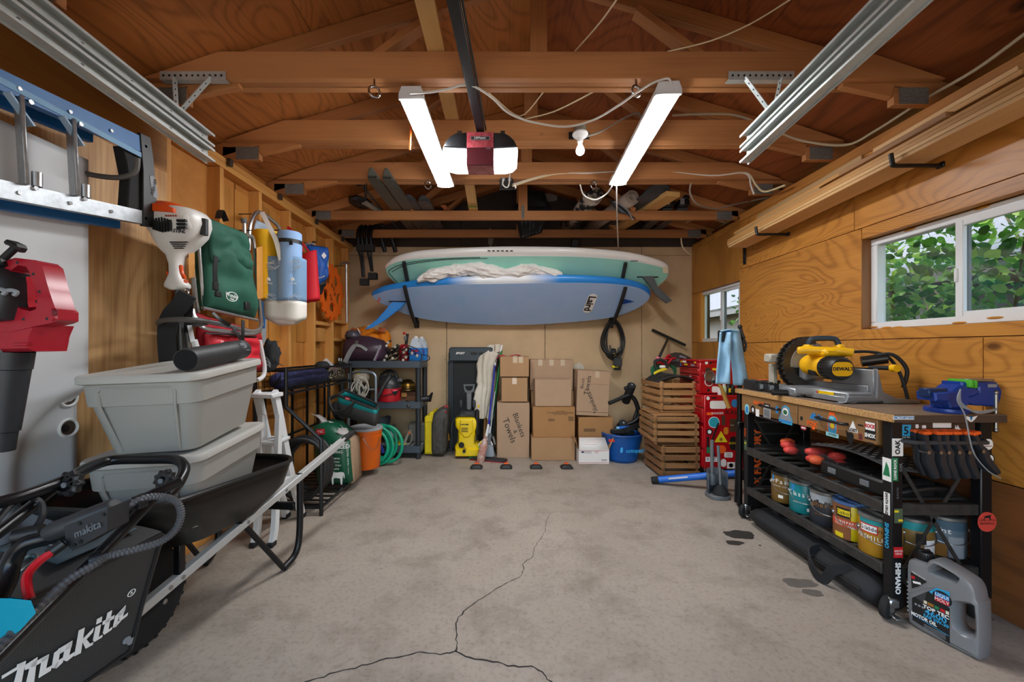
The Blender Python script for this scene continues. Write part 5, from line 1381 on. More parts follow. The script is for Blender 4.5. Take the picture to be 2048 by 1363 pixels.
MB().grid(quad([G2(502,475,.01),G2(557,490,.01),G2(545,456,.01),G2(512,440,.01)],.015,seed=6),12,12).b('head_panel',mat('blue_grey_plastic','a3b3c2',.5),wc,smooth=S8,mods=[('SOLIDIFY',.012)])
MB().loft([[G2(519,590,k),G2(527,592,k),G2(533,640,k),G2(532,680,k),G2(526,690,k),G2(521,640,k)] for k in (.04,.07)]).b('armrest',mat('pale_blue_plastic','b9c4cf',.45),wc)
MB().loft([[G2(522,598,k),G2(527,600,k),G2(531,640,k),G2(530,656,k),G2(524,655,k)] for k in (.07,.074)]).b('blue_stripe',mat('stripe_blue','2b6fae',.5),wc)
MB().tube([G2(488,440),G2(489,475)],.012,8).b('frame_tube',TUBE,wc);MB().cyl(G2(487,436),G2(489,446),.02,n=10).b('tube_cap',GREY,wc)

# ---- yoga mat bag
yb=thing('mat_bag','blue and white canvas bag patterned with white contour lines','bag',P(566,640,2.75),world=1)
Ym=2.75
def bagf(u,v):
 z0,z1=P(566,640,Ym).z,P(566,516,Ym).z
 z=z0+(z1-z0)*u;xl,xr=P(528+4*(1-u),580,Ym).x,P(605,580,Ym).x
 cx,hw=(xl+xr)/2,(xr-xl)/2*(.93 if u<.03 else 1);a=2*math.pi*v
 return V((cx+hw*math.copysign(abs(math.cos(a)) **.6,math.cos(a)),Ym+.02-.4*0+.085*math.copysign(abs(math.sin(a)) **.6,math.sin(a))*(1-.14*math.exp(-((math.cos(a))/.12) **2)),z+.012*math.sin(a*2)*(u<.1)))
CB_=mat('bag_denim_blue','6f8fb0',.85,var=.1,vsc=8,bump=.15,bsc=18);CW=mat('bag_cream','dedad2',.85,var=.08,vsc=8,bump=.15,bsc=18)
MB().grid(lambda u,v:bagf(.30+.70*u,v),12,40,cv=True).b('blue_cloth',CB_,yb,smooth=S8,mods=[('SOLIDIFY',.004)])
MB().grid(lambda u,v:bagf(.30*u,v),6,40,cv=True).b('cream_cloth',CW,yb,smooth=S8,mods=[('SOLIDIFY',.004)])
q=[bagf(.01,k/40) for k in range(40)];MB().loft([q,[p*.6+(sum(q,V())/40)*.4+V((0,0,-.03)) for p in q]]).b('bottom',CW,yb,smooth=S8)
LINE=mat('contour_line','cfdae4',.8)
for cx_,cz_,n_,kx in ((545,530,5,1.0),(592,528,6,1.1),(540,594,4,1),(590,596,5,1)):
 for k in range(1,n_):
  pp_=[]
  for i in range(26):
   a=2*math.pi*i/26;r=(2.6+k*2.6)*(1+.25*math.sin(2*a+k*.6)+.12*math.sin(3*a+cx_))
   x_,y_=cx_+r*kx*math.cos(a),cz_+r*.75*math.sin(a)
   if 519<y_<602 and 531<x_<603:pp_.append(P(x_,y_,Ym-.068))
   elif len(pp_)>4:MB().tube(pp_,.0013,4).b('contour_line',LINE,yb);pp_=[]
   else:pp_=[]
  if len(pp_)>4:MB().tube(pp_,.0013,4).b('contour_line',LINE,yb)
for px in (537,585):
 text('prAna',yb,P(px,566,Ym-.068),EX,EZ,.022,PWHITE)
 for a in (-35,0,35):MB().sph(P(px+a*.06,559-(2 if a==0 else 0),Ym-.068),(.006,.002,.010),8,6).b('lotus_mark',PWHITE,yb)
MB().strap(SP([P(562,520,Ym-.07),P(552,480,Ym-.07),P(538,452,Ym-.04),P(524,424,Ym+.02)],5),(1,.2,0),.03,.004).b('carry_strap',CW,yb)
ym_=MB().cyl(P(533,600,Ym),P(532,463,Ym),.080,n=26,b=.008).thing('yoga_mat',mat('yellow_mat','eab414',.8,bump=.15,bsc=200),'rolled yellow yoga mat standing in the patterned bag','yoga mat',loc=P(533,600,Ym),world=1,group='yoga mats in the canvas bag')
bm=thing('yoga_mat','rolled pale blue yoga mat with a black strap in the bag','yoga mat',P(580,600,Ym),world=1,group='yoga mats in the canvas bag')
MB().cyl(P(580,600,Ym+.0),P(579.5,465,Ym+.0),.076,n=26,b=.008).b('roll',mat('blue_mat','86a6cf',.8,bump=.15,bsc=200),bm)
MB().lathe([(.0765,0),(.0785,.0),(.0785,.026),(.0765,.026)],26,MT(P(579.5,489,Ym)),True).b('strap',BLACK,bm);bx('strap_buckle',P(582,485,Ym-.078),(.025,.008,.03),BLACK,bm,.003)
# ---- small pack, red tote, hydration pack
sp_=thing('small_backpack','dark grey small backpack hanging low beside the red chair','backpack',P(540,735,2.9),world=1)
MB().sph(P(540,712,2.86),(.065,.06,.11),24,18,fn=lambda p,d:p*(1+.25*noise.noise(d*2.2)+.16*noise.noise(d*6))).b('pack_body',mat('pack_grey','33363a',.8,var=.3,vsc=12),sp_,smooth=S8)
for k in range(3):MB().tube(SP([P(526,712+5*k,2.77),P(534,716+6*k,2.775),P(541,728+3*k,2.79)],4),.003,5).b('piping',PGREY,sp_)
MB().tube(SP([P(552,720,2.82),P(560,728,2.82),P(566,731,2.83)],4),.003,5).b('cord',INK,sp_)
rt=thing('red_tote','red cloth tote bag hanging on a stud beside the mats','bag',P(620,605,3.4),world=1)
REDT=mat('tote_red','d2182a',.7,var=.08,vsc=6)
Yr=3.40
def totef(sgn):
 def f(u,v):
  x=603+(633-603)*u+(3+4*u)*(1-v)*(1 if u>.5 else -.2);y=606-(106-12*(1-u))*v+(-8*u)*(1-v)
  b_=sgn*(.035+.02*(1-v))*(math.sin(math.pi*u)) **.5
  return P(x,y,Yr)+V((0,-b_,0))
 return f
for s_ in (1,-1):MB().grid(totef(s_),16,20).b('side_cloth',REDT,rt,smooth=S8,mods=[('SOLIDIFY',.003)])
MB().tube(SP([P(606,503,Yr),P(601,487,Yr),P(577,458,Yr+.02),P(583,459,Yr+.02),P(622,508,Yr)],5),.008,6).b('handle',REDT,rt)
hy=thing('hydration_pack','blue hydration backpack with a grey tube above the red tote','backpack',P(635,570,3.6),world=1)
HB=mat('pack_blue','1653a8',.6,var=.18,vsc=12,bump=.2,bsc=14)
MB().grid(quad([P(630,572,3.6),P(650,560,3.7),P(654,496,3.72),P(613,490,3.55)],.05,seed=9),18,18).b('pack_body',HB,hy,smooth=S8,mods=[('SOLIDIFY',.02)])
MB().grid(quad([P(628,592,3.62),P(644,586,3.7),P(652,556,3.7),P(630,568,3.6)],.02,seed=11),10,10).b('lower_mesh',INK,hy,smooth=S8,mods=[('SOLIDIFY',.01)])
MB().tube(SP([P(613,500,3.55),P(609,492,3.56),P(618,486,3.56),P(630,488,3.58)],4),.008,6).b('drink_tube',PGREY,hy)
MB().tube(SP([P(655,510,3.7),P(655,535,3.68),P(648,552,3.62),P(634,556,3.58)],4),.007,6).b('drink_tube',PGREY,hy)
MB().prism([(0,-.03),(.022,0),(0,.03),(-.022,0)],0,.002,frame(P(648,511,3.62),(1,.3,0),EZ)).b('diamond_logo',PWHITE,hy)
MB().tube(SP([P(623,490,3.6),P(626,483,3.6),P(632,485,3.6)],4),.006,6).b('hang_loop',INK,hy)

# ---- orange sprocket sign
og=thing('sprocket_sign','orange toothed sprocket sign with cut-outs hanging on the studs','sign',(-1.875,4.29,1.83),world=1)
ORS=mat('sign_orange','ee6a12',.55);oc=V((-1.868,4.29,1.838));teeth=[]
for i in range(16):
 a0=2*math.pi*i/16
 for da,r in ((-.17,.268),(-.10,.272),(-.07,.302),(.0,.305),(.07,.302),(.10,.272)):teeth.append((r*math.cos(a0+da),r*math.sin(a0+da)))
# spider: outer ring, hub and five arms joined
fmS=frame(oc,(0,1,0),(0,0,1))
n=len(teeth)
MB().ringplate(teeth,[(.205*math.cos(math.atan2(y,x)),.205*math.sin(math.atan2(y,x))) for x,y in teeth],0,.018,fmS).b('toothed_ring',ORS,og)
MB().prism(circ(.105,30),0,.018,fmS).b('hub',ORS,og)
for k in range(5):
 a=2*math.pi*k/5+.3;c_,s_=math.cos(a),math.sin(a)
 pl=[(r*c_-w_*s_,r*s_+w_*c_) for r,w_ in ((.08,-.05),(.15,-.032),(.21,-.07),(.21,.07),(.15,.032),(.08,.05))]
 MB().prism(pl,0,.0179,fmS).b('arm',ORS,og)
for s_,dy,dz,rr in (('K',-.01,.07,0),('O',.035,.04,-20),('G',.055,-.01,-40),('9',-.045,-.045,30),('0',-.03,-.075,30)):
 a=R(rr);text(s_,og,oc+V((.0182,dy,dz)),(0,math.cos(a),math.sin(a)),(0,-math.sin(a),math.cos(a)),.055,INK,bold=.002)
ia=thing('ice_axe','silver ice axe hanging on the last stud above the bags','ice axe',P(693,640,4.5),world=1)
MB().cyl(P(693.5,645,4.5),P(692.5,528,4.5),.014,n=10).b('shaft',ALU,ia)
MB().prism(fp([(678,528),(683,524),(692,522),(699,524),(702,528),(698,527),(692,527),(684,528),(679,531)],4.5),-.006,.006,FY(4.5)).b('axe_head',STEEL,ia)
# ================================================================ wheelbarrow, totes, mower
wbw=thing('wheelbarrow','black wheelbarrow with grey steel handles carrying two totes','wheelbarrow',(-1.52,1.64,0),rz=R(84.4))
TRAY=mat('tray_black','232221',.32,.3,var=.25,vsc=16);HND=mat('handle_grey_steel','c6c7c4',.45,.25,var=.08,vsc=30)
def rr3(hw0,hw1,u0,u1,z0,z1,r,n=6):       # rounded rectangle ring in the tray, tapering in width; z varies along u
 out=[]
 for x,y in rrect(u1-u0,2.0,r,n):
  x+=(u0+u1)/2;k=(x-u0)/(u1-u0)
  yy=math.copysign(1,y)*(1-(1-min(1,abs(y)))/r*.0)*min(1,abs(y));hw=hw0+(hw1-hw0)*k
  out.append(V((x,yy*hw,z0+(z1-z0)*k)))
 return out
def ring(u0,u1,h0,h1,z0,z1,rad):
 pl=rrect(u1-u0,2*max(h0,h1),rad,7,((u0+u1)/2,0));out=[]
 for x,y in pl:
  k=max(0,min(1,(x-u0)/(u1-u0)));out.append(V((x,y*(h0+(h1-h0)*k)/max(h0,h1),z0+(z1-z0)*k)))
 return out
rim=ring(-.24,.62,.30,.35,.665,.635,.17)
mid_=ring(-.12,.58,.275,.325,.56,.52,.15);bot=ring(.0,.46,.22,.25,.425,.415,.12)
MB().loft([rim,mid_,bot],(False,True)).b('tray',TRAY,wbw,smooth=60,mods=[('SOLIDIFY',.006)])
MB().tube(rim,.011,8,True).b('tray_rim',TRAY,wbw)
for s_ in (-1,1):
 a,b_=V((-.20,s_*.115,.20)),V((1.12,s_*.315,.615))
 sec_o=mesh_obj(MB().box((0,0,0),((b_-a).length,.038,.038),.004).mesh('handle',HND),'handle',wbw);sec_o.matrix_local=along(a,b_)
 d_=(b_-a).normalized()
 MB().tube([b_-d_*.02,b_+d_*.02,b_+d_*.10,b_+d_*.115],[.022,.021,.018,.010],12).b('grip',RUBBER,sec_o if False else wbw)
 q=lambda u:a+d_*((u-a.x)/d_.x)
 MB().box(q(.05)+V((0,0,.10)),(.03,.03,.20),.003).b('front_strut',BLACKM,wbw)
 MB().box(q(.34)+V((0,0,.06)),(.04,.03,.10),.003).b('tray_mount',BLACKM,wbw)
 lg=[q(.72)+V((0,0,.02)),q(.72)+V((0,s_*.0,-.30)),q(.69)+V((0,0,-.40)),q(.60)+V((0,0,-.455))]
 lg[-1].z=.018;lg[-2].z=.06;
 MB().tube(SP(lg,5),.018,10).b('leg',BLACKM,wbw)
 MB().tube([q(.60)+V((0,0,-q(.60).z+.02)),q(.36)+V((0,0,-.02))],.014,8).b('leg_brace',BLACKM,wbw)
 for u in (.0,.05,.36,.60):MB().cyl(q(u)+V((0,-.021,0)),q(u)+V((0,.021,0)),.009,n=8).b('bolt',STEEL,wbw)
MB().box((.71,0,.32),(.02,.46,.045),.004).b('leg_crossbar',BLACKM,wbw)
ty_=MB().lathe([(.10,-.045),(.165,-.055),(.192,-.042),(.203,-.02),(.205,0),(.203,.02),(.192,.042),(.165,.055),(.10,.045)],32,MT((0,0,.205))@MR(R(90),4,'X')).b('tyre',RUBBER,wbw)
for k in range(30):
 a=2*math.pi*k/30
 MB().box((0,0,0),(.012,.07,.006),.0,MT((.204*math.cos(a),0,.205+.204*math.sin(a)))@MR(-a+R(90),4,'Y')).b('tread_block',RUBBER,ty_)
MB().lathe([(.0,-.05),(.03,-.05),(.035,-.03),(.10,-.025),(.105,-.045),(.11,-.045),(.11,.045),(.105,.045),(.10,.025),(.035,.03),(.03,.05),(0,.05)],24,MT((0,0,.205))@MR(R(90),4,'X')).b('wheel_rim',BLACKM,wbw)
MB().cyl((0,-.14,.205),(0,.14,.205),.010,n=8).b('axle',STEEL,wbw)
MB().strap([(-.21,-.13,.19),(-.23,0,.19),(-.21,.13,.19)],(0,0,1),.05,.006).b('front_plate',BLACKM,wbw)

TOTE=mat('tote_grey','9c9b95',.5,var=.05,vsc=4,bump=.08,bsc=220);LID=mat('tote_lid_grey','b3b1aa',.5,var=.05,vsc=4,bump=.08,bsc=220)
def tote(label,loc,rot):
 m=MT(loc)@rot.to_matrix().to_4x4()
 t=thing('storage_tote',label,'tote',m=m,group='grey totes in the wheelbarrow')
 W,L_,Hh=.44,.60,.315
 def rg(s_,z,r,n=5):return [V((x,y,z)) for x,y in rrect(W*s_,L_*(1-(1-s_)*.75),r,n)]
 MB().loft([rg(.68,0,.05),rg(.70,.012,.055),rg(.86,Hh*.62,.06),rg(.875,Hh*.63,.06),rg(.905,Hh*.63,.062),rg(.925,Hh*.9,.065),rg(.93,Hh*.96,.065)]).b('tub',TOTE,t,smooth=30)
 # recessed grip panel on the short side and on the far one
 for sg in (-1,1):
  Yz=lambda z:-L_/2*(1-(1-(.68+.18*z/(Hh*.62) if z<Hh*.62 else .91))*.75)-.001
  for q in ([(-.10,.01),(-.125,Hh*.62),(-.128,Hh*.80),(-.115,Hh*.85),(.115,Hh*.85),(.128,Hh*.80),(.125,Hh*.62),(.10,.01)],):MB().tube([(x,-sg*Yz(z),z) for x,z in q],.0065,6).b('grip_edge',TOTE,t)
 li_=MB().stack(rrect(W,L_,.07,6),[(.006,Hh*.90),(0,Hh*.90+.004),(0,Hh*.90+.024),(.006,Hh*.90+.032),(.03,Hh*.90+.034),(.042,Hh*.90+.027),(.07,Hh*.90+.027)],None).b('lid',LID,t,smooth=40)
 MB().stack(rrect(.16,.03,.012),[(0,Hh*.90+.0335),(0,Hh*.90+.0345)],MT((0,L_/2-.021,0))).b('lid_slot',GREY,li_)
 return t
tt=tote('upper grey lidded tote with a black tube on its lid',(-1.425,1.80,.842),Euler((R(4.5),R(-1.5),R(9))))
tote('lower grey lidded tote standing in the wheelbarrow tray',(-1.425,1.82,.512),Euler((R(3),R(-2),R(7))))
nt_=thing('nozzle_tube','black blower nozzle tube lying on the upper tote lid','tube',(-1.32,1.6,1.13),world=1)
A,B=V((-1.245,1.56,1.188)),V((-1.345,2.04,1.230))
MB().tube([A,A.lerp(B,.02),A.lerp(B,.70),A.lerp(B,.72),A.lerp(B,.76),A.lerp(B,.78),B],[.044,.046,.046,.050,.050,.049,.047],22).b('tube',mat('tube_black','2e2f31',.5,var=.35,vsc=22),nt_)
d_=(B-A).normalized();MB().cyl(A-d_*.0012,A-d_*.0002,.041,n=22).b('bore',mat('bore_black','08080a',.9),nt_)
MB().prism(rrect(.06,.03,.012),0,.003,frame(A.lerp(B,.87)+V((.04,-.005,.024)),d_,(-.4,0,.9))).b('lock_button',GREY,nt_)
for k in range(5):
 a=k*1.1;MB().box(A.lerp(B,.92)+V((.049*math.cos(a),0,.049*math.sin(a))),(.006,.03,.006)).b('socket_rib',GREY,nt_)

# ---- lawn mower with folded handle and mesh grass bag
mw=thing('lawn_mower','teal mower with folded black handle and lettered mesh grass bag','lawn mower',(-1.35,.95,0),world=1)
def mesh_mat():
 m,N,L,b=nodes('bag_mesh')
 tc=N.new('ShaderNodeTexCoord');mp=N.new('ShaderNodeMapping');mp.inputs['Rotation'].default_value=(0,0,R(45));ck=N.new('ShaderNodeTexChecker');ck.inputs['Scale'].default_value=300
 ck.inputs['Color1'].default_value=lin('2a2a2a');ck.inputs['Color2'].default_value=lin('3f3f3e');L.new(tc.outputs['Object'],mp.inputs[0]);L.new(mp.outputs[0],ck.inputs['Vector'])
 L.new(ck.outputs['Color'],b.inputs['Base Color']);b.inputs['Roughness'].default_value=.7
 return m
BAGM=mesh_mat()
fx=V((.23,.973,0));
c1,c2,c3,c4=V((-1.165,1.36,.60)),V((-1.285,1.37,.20)),V((-1.43,.55,.17)),V((-1.32,.55,.60))      # side face: far top, far bottom, near bottom, near top
wv_=V((-.44,.105,0))
def bagside(off):
 def f(u,v):
  p=c4.lerp(c1,u).lerp(c3.lerp(c2,u),v)+wv_*off
  return p+V((.003*math.sin(u*5)*math.sin(math.pi*v),0,-.012*math.sin(math.pi*u)*(1-v)))
 return f
S0,S1=bagside(0),bagside(1)
MB().grid(S0,22,14).b('bag_side',BAGM,mw,smooth=S8)
MB().grid(S1,22,14).b('bag_side',BAGM,mw,smooth=S8)
MB().grid(lambda u,v:S0(u,0).lerp(S1(u,0),v)+V((0,0,.025*math.sin(math.pi*v)+.01*math.sin(8*u+5*v))),22,12).b('bag_top',BAGM,mw,smooth=S8)
MB().grid(lambda u,v:S0(1,u).lerp(S1(1,u),v)+V((0,.03*math.sin(math.pi*v)*math.sin(math.pi*u),0)),12,12).b('bag_rear',BAGM,mw,smooth=S8)
MB().grid(lambda u,v:S0(u,1).lerp(S1(u,1),v),8,8).b('bag_bottom',BLACK,mw,smooth=S8)
MB().tube([S0(u/12,0) for u in range(13)],.008,6).b('bag_piping',BLACK,mw);MB().tube([S0(1,u/8) for u in range(9)],.008,6).b('bag_piping',BLACK,mw);MB().tube([S0(u/12,1) for u in range(13)],.008,6).b('bag_piping',BLACK,mw)
FLP=mat('bag_flap','3a4a52',.7)
MB().grid(lambda u,v:S0(.70+.25*u,0).lerp(S1(.70+.25*u,0),.12+.6*v)+V((0,0,.028+.016*math.sin(math.pi*(.12+.6*v)))),8,8).b('bag_flap',FLP,mw,smooth=S8,mods=[('SOLIDIFY',.005)])
gm=MB();gl=lambda u,v:S0(.76+.13*u,0).lerp(S1(.76+.13*u,0),.25+.3*v)+V((0,0,.036+.016*math.sin(math.pi*(.25+.3*v))))
gm.tube([gl(u,v) for u,v in ((0,0),(1,0),(1,1),(0,1))],.003,4,True);gm.tube([gl(u,v) for u,v in ((.5,.25),(.5,.8),(.2,.8),(.2,.35))],.004,4);gm.b('recycle_mark',PGREY,mw)
# the word on the bag
base=S0(.60,.57);rt_=(S0(.95,.565)-S0(.3,.595)).normalized();upv=(S0(.6,.2)-S0(.6,.8)).normalized();nrm=rt_.cross(upv)
LOGO=(((15,850),(18,820),(160,735),(165,712),(248,675),(240,712),(150,768)),((180,712),(240,690),(205,880),(135,880)),((232,722),(360,640),(352,675),(470,612),(462,652),(330,728),(238,764)),((296,692),(352,660),(325,880),(252,880)),((402,655),(470,612),(440,750),(497,720),(485,770),(370,840)),
 ((495,745),(520,600),(575,560),(592,590),(572,608),(557,690),(540,747)),((555,566),(695,482),(686,538),(580,605)),((628,530),(695,482),(662,625),(715,590),(708,625),(640,680),(600,668)),((507,746),(552,678),(612,640),(600,690),(542,746)),
 ((757,385),(812,357),(775,600),(712,632),(742,470)),((792,470),(900,360),(890,400),(828,470),(796,505)),((790,490),(825,462),(865,512),(895,495),(890,520),(822,558)),((918,352),(970,325),(945,450),(985,425),(980,447),(905,495),(893,480)),((933,275),(981,250),(974,300),(925,325)),
 ((1033,217),(1076,190),(1040,380),(1080,350),(1070,377),(1000,425),(988,410)),((988,298),(1100,235),(1092,270),(984,332)),((1085,355),(1108,248),(1150,205),(1165,232),(1137,258),(1120,345)),((1130,226),(1208,142),(1200,192),(1143,252)),((1163,192),(1208,142),(1178,255),(1230,212),(1222,242),(1165,285),(1142,280)),((1086,358),(1112,316),(1166,274),(1160,292),(1110,350)))
Il=WORLD[mw.name];lm_=MB()
for q in LOGO:
 pp_=[hit(x*.2079,1180+y*.2079,base+nrm*.007,nrm) for x,y in q]
 lm_.loft([pp_,[p+nrm*.0015 for p in pp_]])
lm_.b('lettering',PWHITE,mw,smooth=0)
MB().tube([S0(.93,.40)+nrm*.008+rt_*(.011*math.cos(a))+upv*(.011*math.sin(a)) for a in [2*math.pi*i/14 for i in range(14)]],.0014,4,True).b('registered_mark',PWHITE,mw)
text('R',mw,S0(.93,.40)+nrm*.008,rt_,upv,.013,PWHITE)
for u,v in ((.97,.86),(.99,.9)):MB().cyl(S0(u,v)+nrm*.002,S0(u,v)+nrm*.006,.012,n=10).b('snap',PGREY,mw)
TEALM=mat('mower_teal','0f8fa8',.35,var=.06)
DK=V((-1.18,.62,0))
MB().stack(rrect(.52,.55,.10),[(.04,.10),(0,.14),(0,.22),(.05,.28),(.12,.33)],MT((-1.52,.52,0))).b('deck',mat('deck_grey','3c3f42',.5),mw)
MB().loft([[P(a,b_,y) for a,b_ in ((-60,1195),(20,1196),(62,1200),(72,1225),(40,1260),(-60,1330))] for y in (.86,.98)]).b('motor_cover',TEALM,mw,smooth=30)
MB().loft([[P(a,b_,y) for a,b_ in ((-80,1196),(0,1190),(60,1199),(-80,1230))] for y in (.98,1.20)]).b('motor_cover_rear',TEALM,mw,smooth=30)
for x,y in ((-1.25,.36),(-1.80,.36),(-1.27,.78),(-1.80,.78)):MB().lathe([(.0,-.02),(.06,-.02),(.09,-.018),(.10,0),(.09,.018),(.06,.02),(0,.02)],24,MT((x,y,.10))@MR(R(90),4,'Y')).b('wheel',RUBBER,mw)
MTB=mat('mower_tube','1d1d1f',.28,.4)
MB().tube(SP([P(-30,1012,1.02),P(40,993,1.08),P(100,972,1.15),P(140,955,1.2),P(170,938,1.26),P(205,924,1.33),P(235,919,1.36),P(290,918,1.37),P(345,918,1.37),P(364,926,1.35),P(368,942,1.32),P(355,968,1.27),P(335,990,1.23)],5),.0165,10).b('upper_handle',MTB,mw)
MB().tube(SP([P(362,962,1.22),P(300,990,1.16),P(235,1022,1.10),P(200,1042,1.07)],4),.014,10).b('handle_end',mat('tube_shiny','3a3a3c',.2,.8),mw)
MB().tube(SP([P(325,975,1.24),P(255,1050,1.15),P(185,1122,1.05),P(100,1205,.95),P(-20,1325,.82)],4),.0155,10).b('lower_handle',MTB,mw)
MB().tube(SP([P(122,965,1.2),P(60,1015,1.12),P(-30,1085,1.0)],4),.0155,10).b('lower_handle',MTB,mw)
MB().tube(SP([P(230,1030,1.10),P(150,1060,1.07),P(90,1075,1.05),P(45,1090,1.03),P(22,1125,1.02),P(12,1165,1.0),P(-15,1215,.96)],5),.020,10).b('bail_handle',MTB,mw)
bxo=[P(a,b_,1.03) for a,b_ in ((128,1052),(215,1016),(214,1062),(145,1101),(132,1085))]
MB().loft([bxo,[p+V((0,.06,0)) for p in bxo]]).b('control_box',mat('control_black','2b2c2e',.5),mw,smooth=20)
MB().tube([P(95,1068,1.04),P(110,1060,1.045),P(225,1014,1.09),P(232,1010,1.09)],[.020,.024,.024,.018],12).b('control_sleeve',mat('control_black',''),mw)
text('makita',mw,P(177,1057,1.03)+V((0,-.002,0)),(.92,0,.39),EZ,.028,GREY,shear=.3,ext=.0015)
for a,b_ in ((150,1089),(208,1028),(160,1046),(162,1082)):MB().cyl(P(a,b_,1.03)+V((0,-.003,0)),P(a,b_,1.03),.005,n=8).b('screw',INK,mw)
MB().tube(SP([P(103,1104,1.0),P(75,1125,.98),P(55,1150,.96),P(54,1175,.94),P(60,1198,.93)],5),.0095,9).b('red_lever',mat('lever_red','c4101f',.3),mw);MB().cyl(P(98,1107,1.0),P(128,1085,1.02),.013,n=10).b('lever_sleeve',BLACK,mw)
for c,r in ((P(140,966,1.18),.034),(P(330,958,1.25),.028)):
 fmk=frame(c,(1,0,0),(0,.25,1))
 pl=[((r+.0035*math.cos(9*a))*math.cos(a),(r+.0035*math.cos(9*a))*math.sin(a)) for a in [2*math.pi*i/54 for i in range(54)]]
 kn_=MB().stack(pl,[(.003,-.012),(0,-.008),(0,.008),(.006,.014),(.016,.015)],fmk).b('clamp_knob',BLACK,mw);MB().cyl(c+V((0,-.018,.0)),c+V((0,-.014,0)),.008,n=10).b('knob_centre',GREY,kn_)
CNT=mat('conduit_grey','4a4a4c',.55)
cp=SP([P(235,1020,1.08),P(290,995,1.12),P(330,993,1.15),P(355,1005,1.16),P(362,1030,1.16),P(350,1060,1.15),P(320,1083,1.13),P(270,1098,1.10),P(215,1112,1.06),P(185,1130,1.02),P(130,1165,.97),P(60,1232,.90),P(-20,1310,.82)],12)
mb=MB();mb.tube(cp,[.0085+.0022*(i%2) for i in range(len(cp))],8);mb.b('cable_conduit',CNT,mw,smooth=0)
MB().tube(SP([P(-20,1060,1.0),P(20,1010,1.06),P(55,994,1.1),P(80,1003,1.12),P(85,1030,1.1),P(70,1058,1.08)],6),.008,7).b('cable',BLACK,mw)
MB().tube(SP([P(20,1158,1.05),P(48,1118,1.06),P(72,1108,1.07),P(68,1122,1.07),P(30,1148,1.05)],5),.004,6).b('wire_clip',STEEL,mw)
for p,q_ in ((P(180,1122,1.045),P(205,1114,1.06)),(P(270,1006,1.11),P(290,998,1.13)),(P(30,1072,1.04),P(85,1062,1.06))):MB().cyl(p,q_,.020,n=10).b('clip_sleeve',BLACK,mw)

# ---- white step stool behind the wheelbarrow
ss=thing('step_stool','white folding step stool standing behind the wheelbarrow','step stool',(-1.5,2.7,0),world=1)
SW=mat('stool_white','dfe2e3',.35,var=.05)
for x in (-1.60,-1.485):
 MB().strap(SP([(x,2.92,.02),(x,2.88,.13),(x-.02,2.80,.38),(x-.03,2.66,.86),(x-.03,2.62,.95)],6),(1,0,0),.03,.055).b('leg',SW,ss)
 bx('foot',(x,2.925,.016),(.04,.065,.032),RUBBER,ss,.004)
for x in (-1.565,-1.455):
 MB().strap(SP([(x,2.50,.02),(x,2.53,.12),(x-.02,2.58,.35),(x-.03,2.63,.80)],6),(1,0,0),.028,.045).b('leg',SW,ss)
 bx('foot',(x,2.495,.016),(.036,.055,.032),RUBBER,ss,.004)
bx('step_tread',(-1.55,2.68,.62),(.13,.18,.025),SW,ss,.006);bx('step_tread',(-1.55,2.72,.34),(.13,.20,.025),SW,ss,.006);bx('top_step',(-1.56,2.62,.93),(.15,.13,.03),SW,ss,.006)
MB().tube(SP([(-1.44,2.50,.34),(-1.43,2.70,.36),(-1.44,2.86,.35)],4),.009,8).b('spreader',SW,ss)

# ---- black steel rack
rk=thing('steel_rack','black steel wire rack with a mesh basket top along the left studs','rack',(-1.6,3.5,0),world=1)
SQ=.010
def bar(a,b_,r=SQ,n='bar'):
 return MB().tube([a,b_],r,4).b(n,BLACKM,rk,smooth=0)
xb_,xt,xf_=-1.85,-1.62,-1.36
for y in (2.96,4.20):
 MB().tube([(xt,y,1.09),(xt,y,.80),(xf_,y,.56),(xf_,y,.0)],.015,8).b('end_frame',BLACKM,rk)
 MB().tube([(xb_,y,1.09),(xb_,y,0)],.015,8).b('end_post',BLACKM,rk)
 for z in (1.07,.90):bar((xb_,y,z),(xt,y,z),.012)
 bar((xb_,y,.06),(xf_,y,.06),.012);bar((xb_,y,.35),(xb_+.001,y+.001,.34))
for z,x in ((1.07,xt),(.90,xt),(1.07,xb_),(.90,xb_),(.06,xf_),(.06,xb_),(.50,xb_)):bar((x,2.96,z),(x,4.20,z),.012,'rail')
for y in (2.98,3.08,3.30,3.48,3.74,3.95,4.1):bar((xb_ if y>3 else xt-.04,y,.06),(xb_ if y>3 else xt-.04,y,.90),.012,'upright')
for k in range(14):bar((xb_,3.0+k*.09,.065),(xf_,3.0+k*.09,.065),.008,'shelf_rod')
mb=MB()
for k in range(48):
 y=2.98+k*.0258;mb.tube([(xt,y,1.07),(xt,y,.92),(xb_,y,.915),(xb_,y,1.07)],.0018,4)
for z in (1.03,.99,.95):mb.tube([(xt,2.96,z),(xt,4.20,z)],.0018,4);mb.tube([(xb_,2.96,z),(xt,2.96,z)],.0018,4)
for x in (-1.66,-1.70,-1.74,-1.78,-1.82):mb.tube([(x,2.96,.915),(x,4.2,.915)],.0018,4);mb.tube([(x,2.96,1.07),(x,2.96,.915)],.0018,4)
mb.b('wire_mesh',BLACKM,rk,smooth=0,kind='stuff')
NAVYC=mat('navy_nylon','2f3566',.7,var=.2,vsc=10,bump=.2,bsc=12)
nb=thing('bag_roll','navy drawstring bag of a rolled tent lying in the wire basket','bag',(-1.73,3.3,.93),world=1)
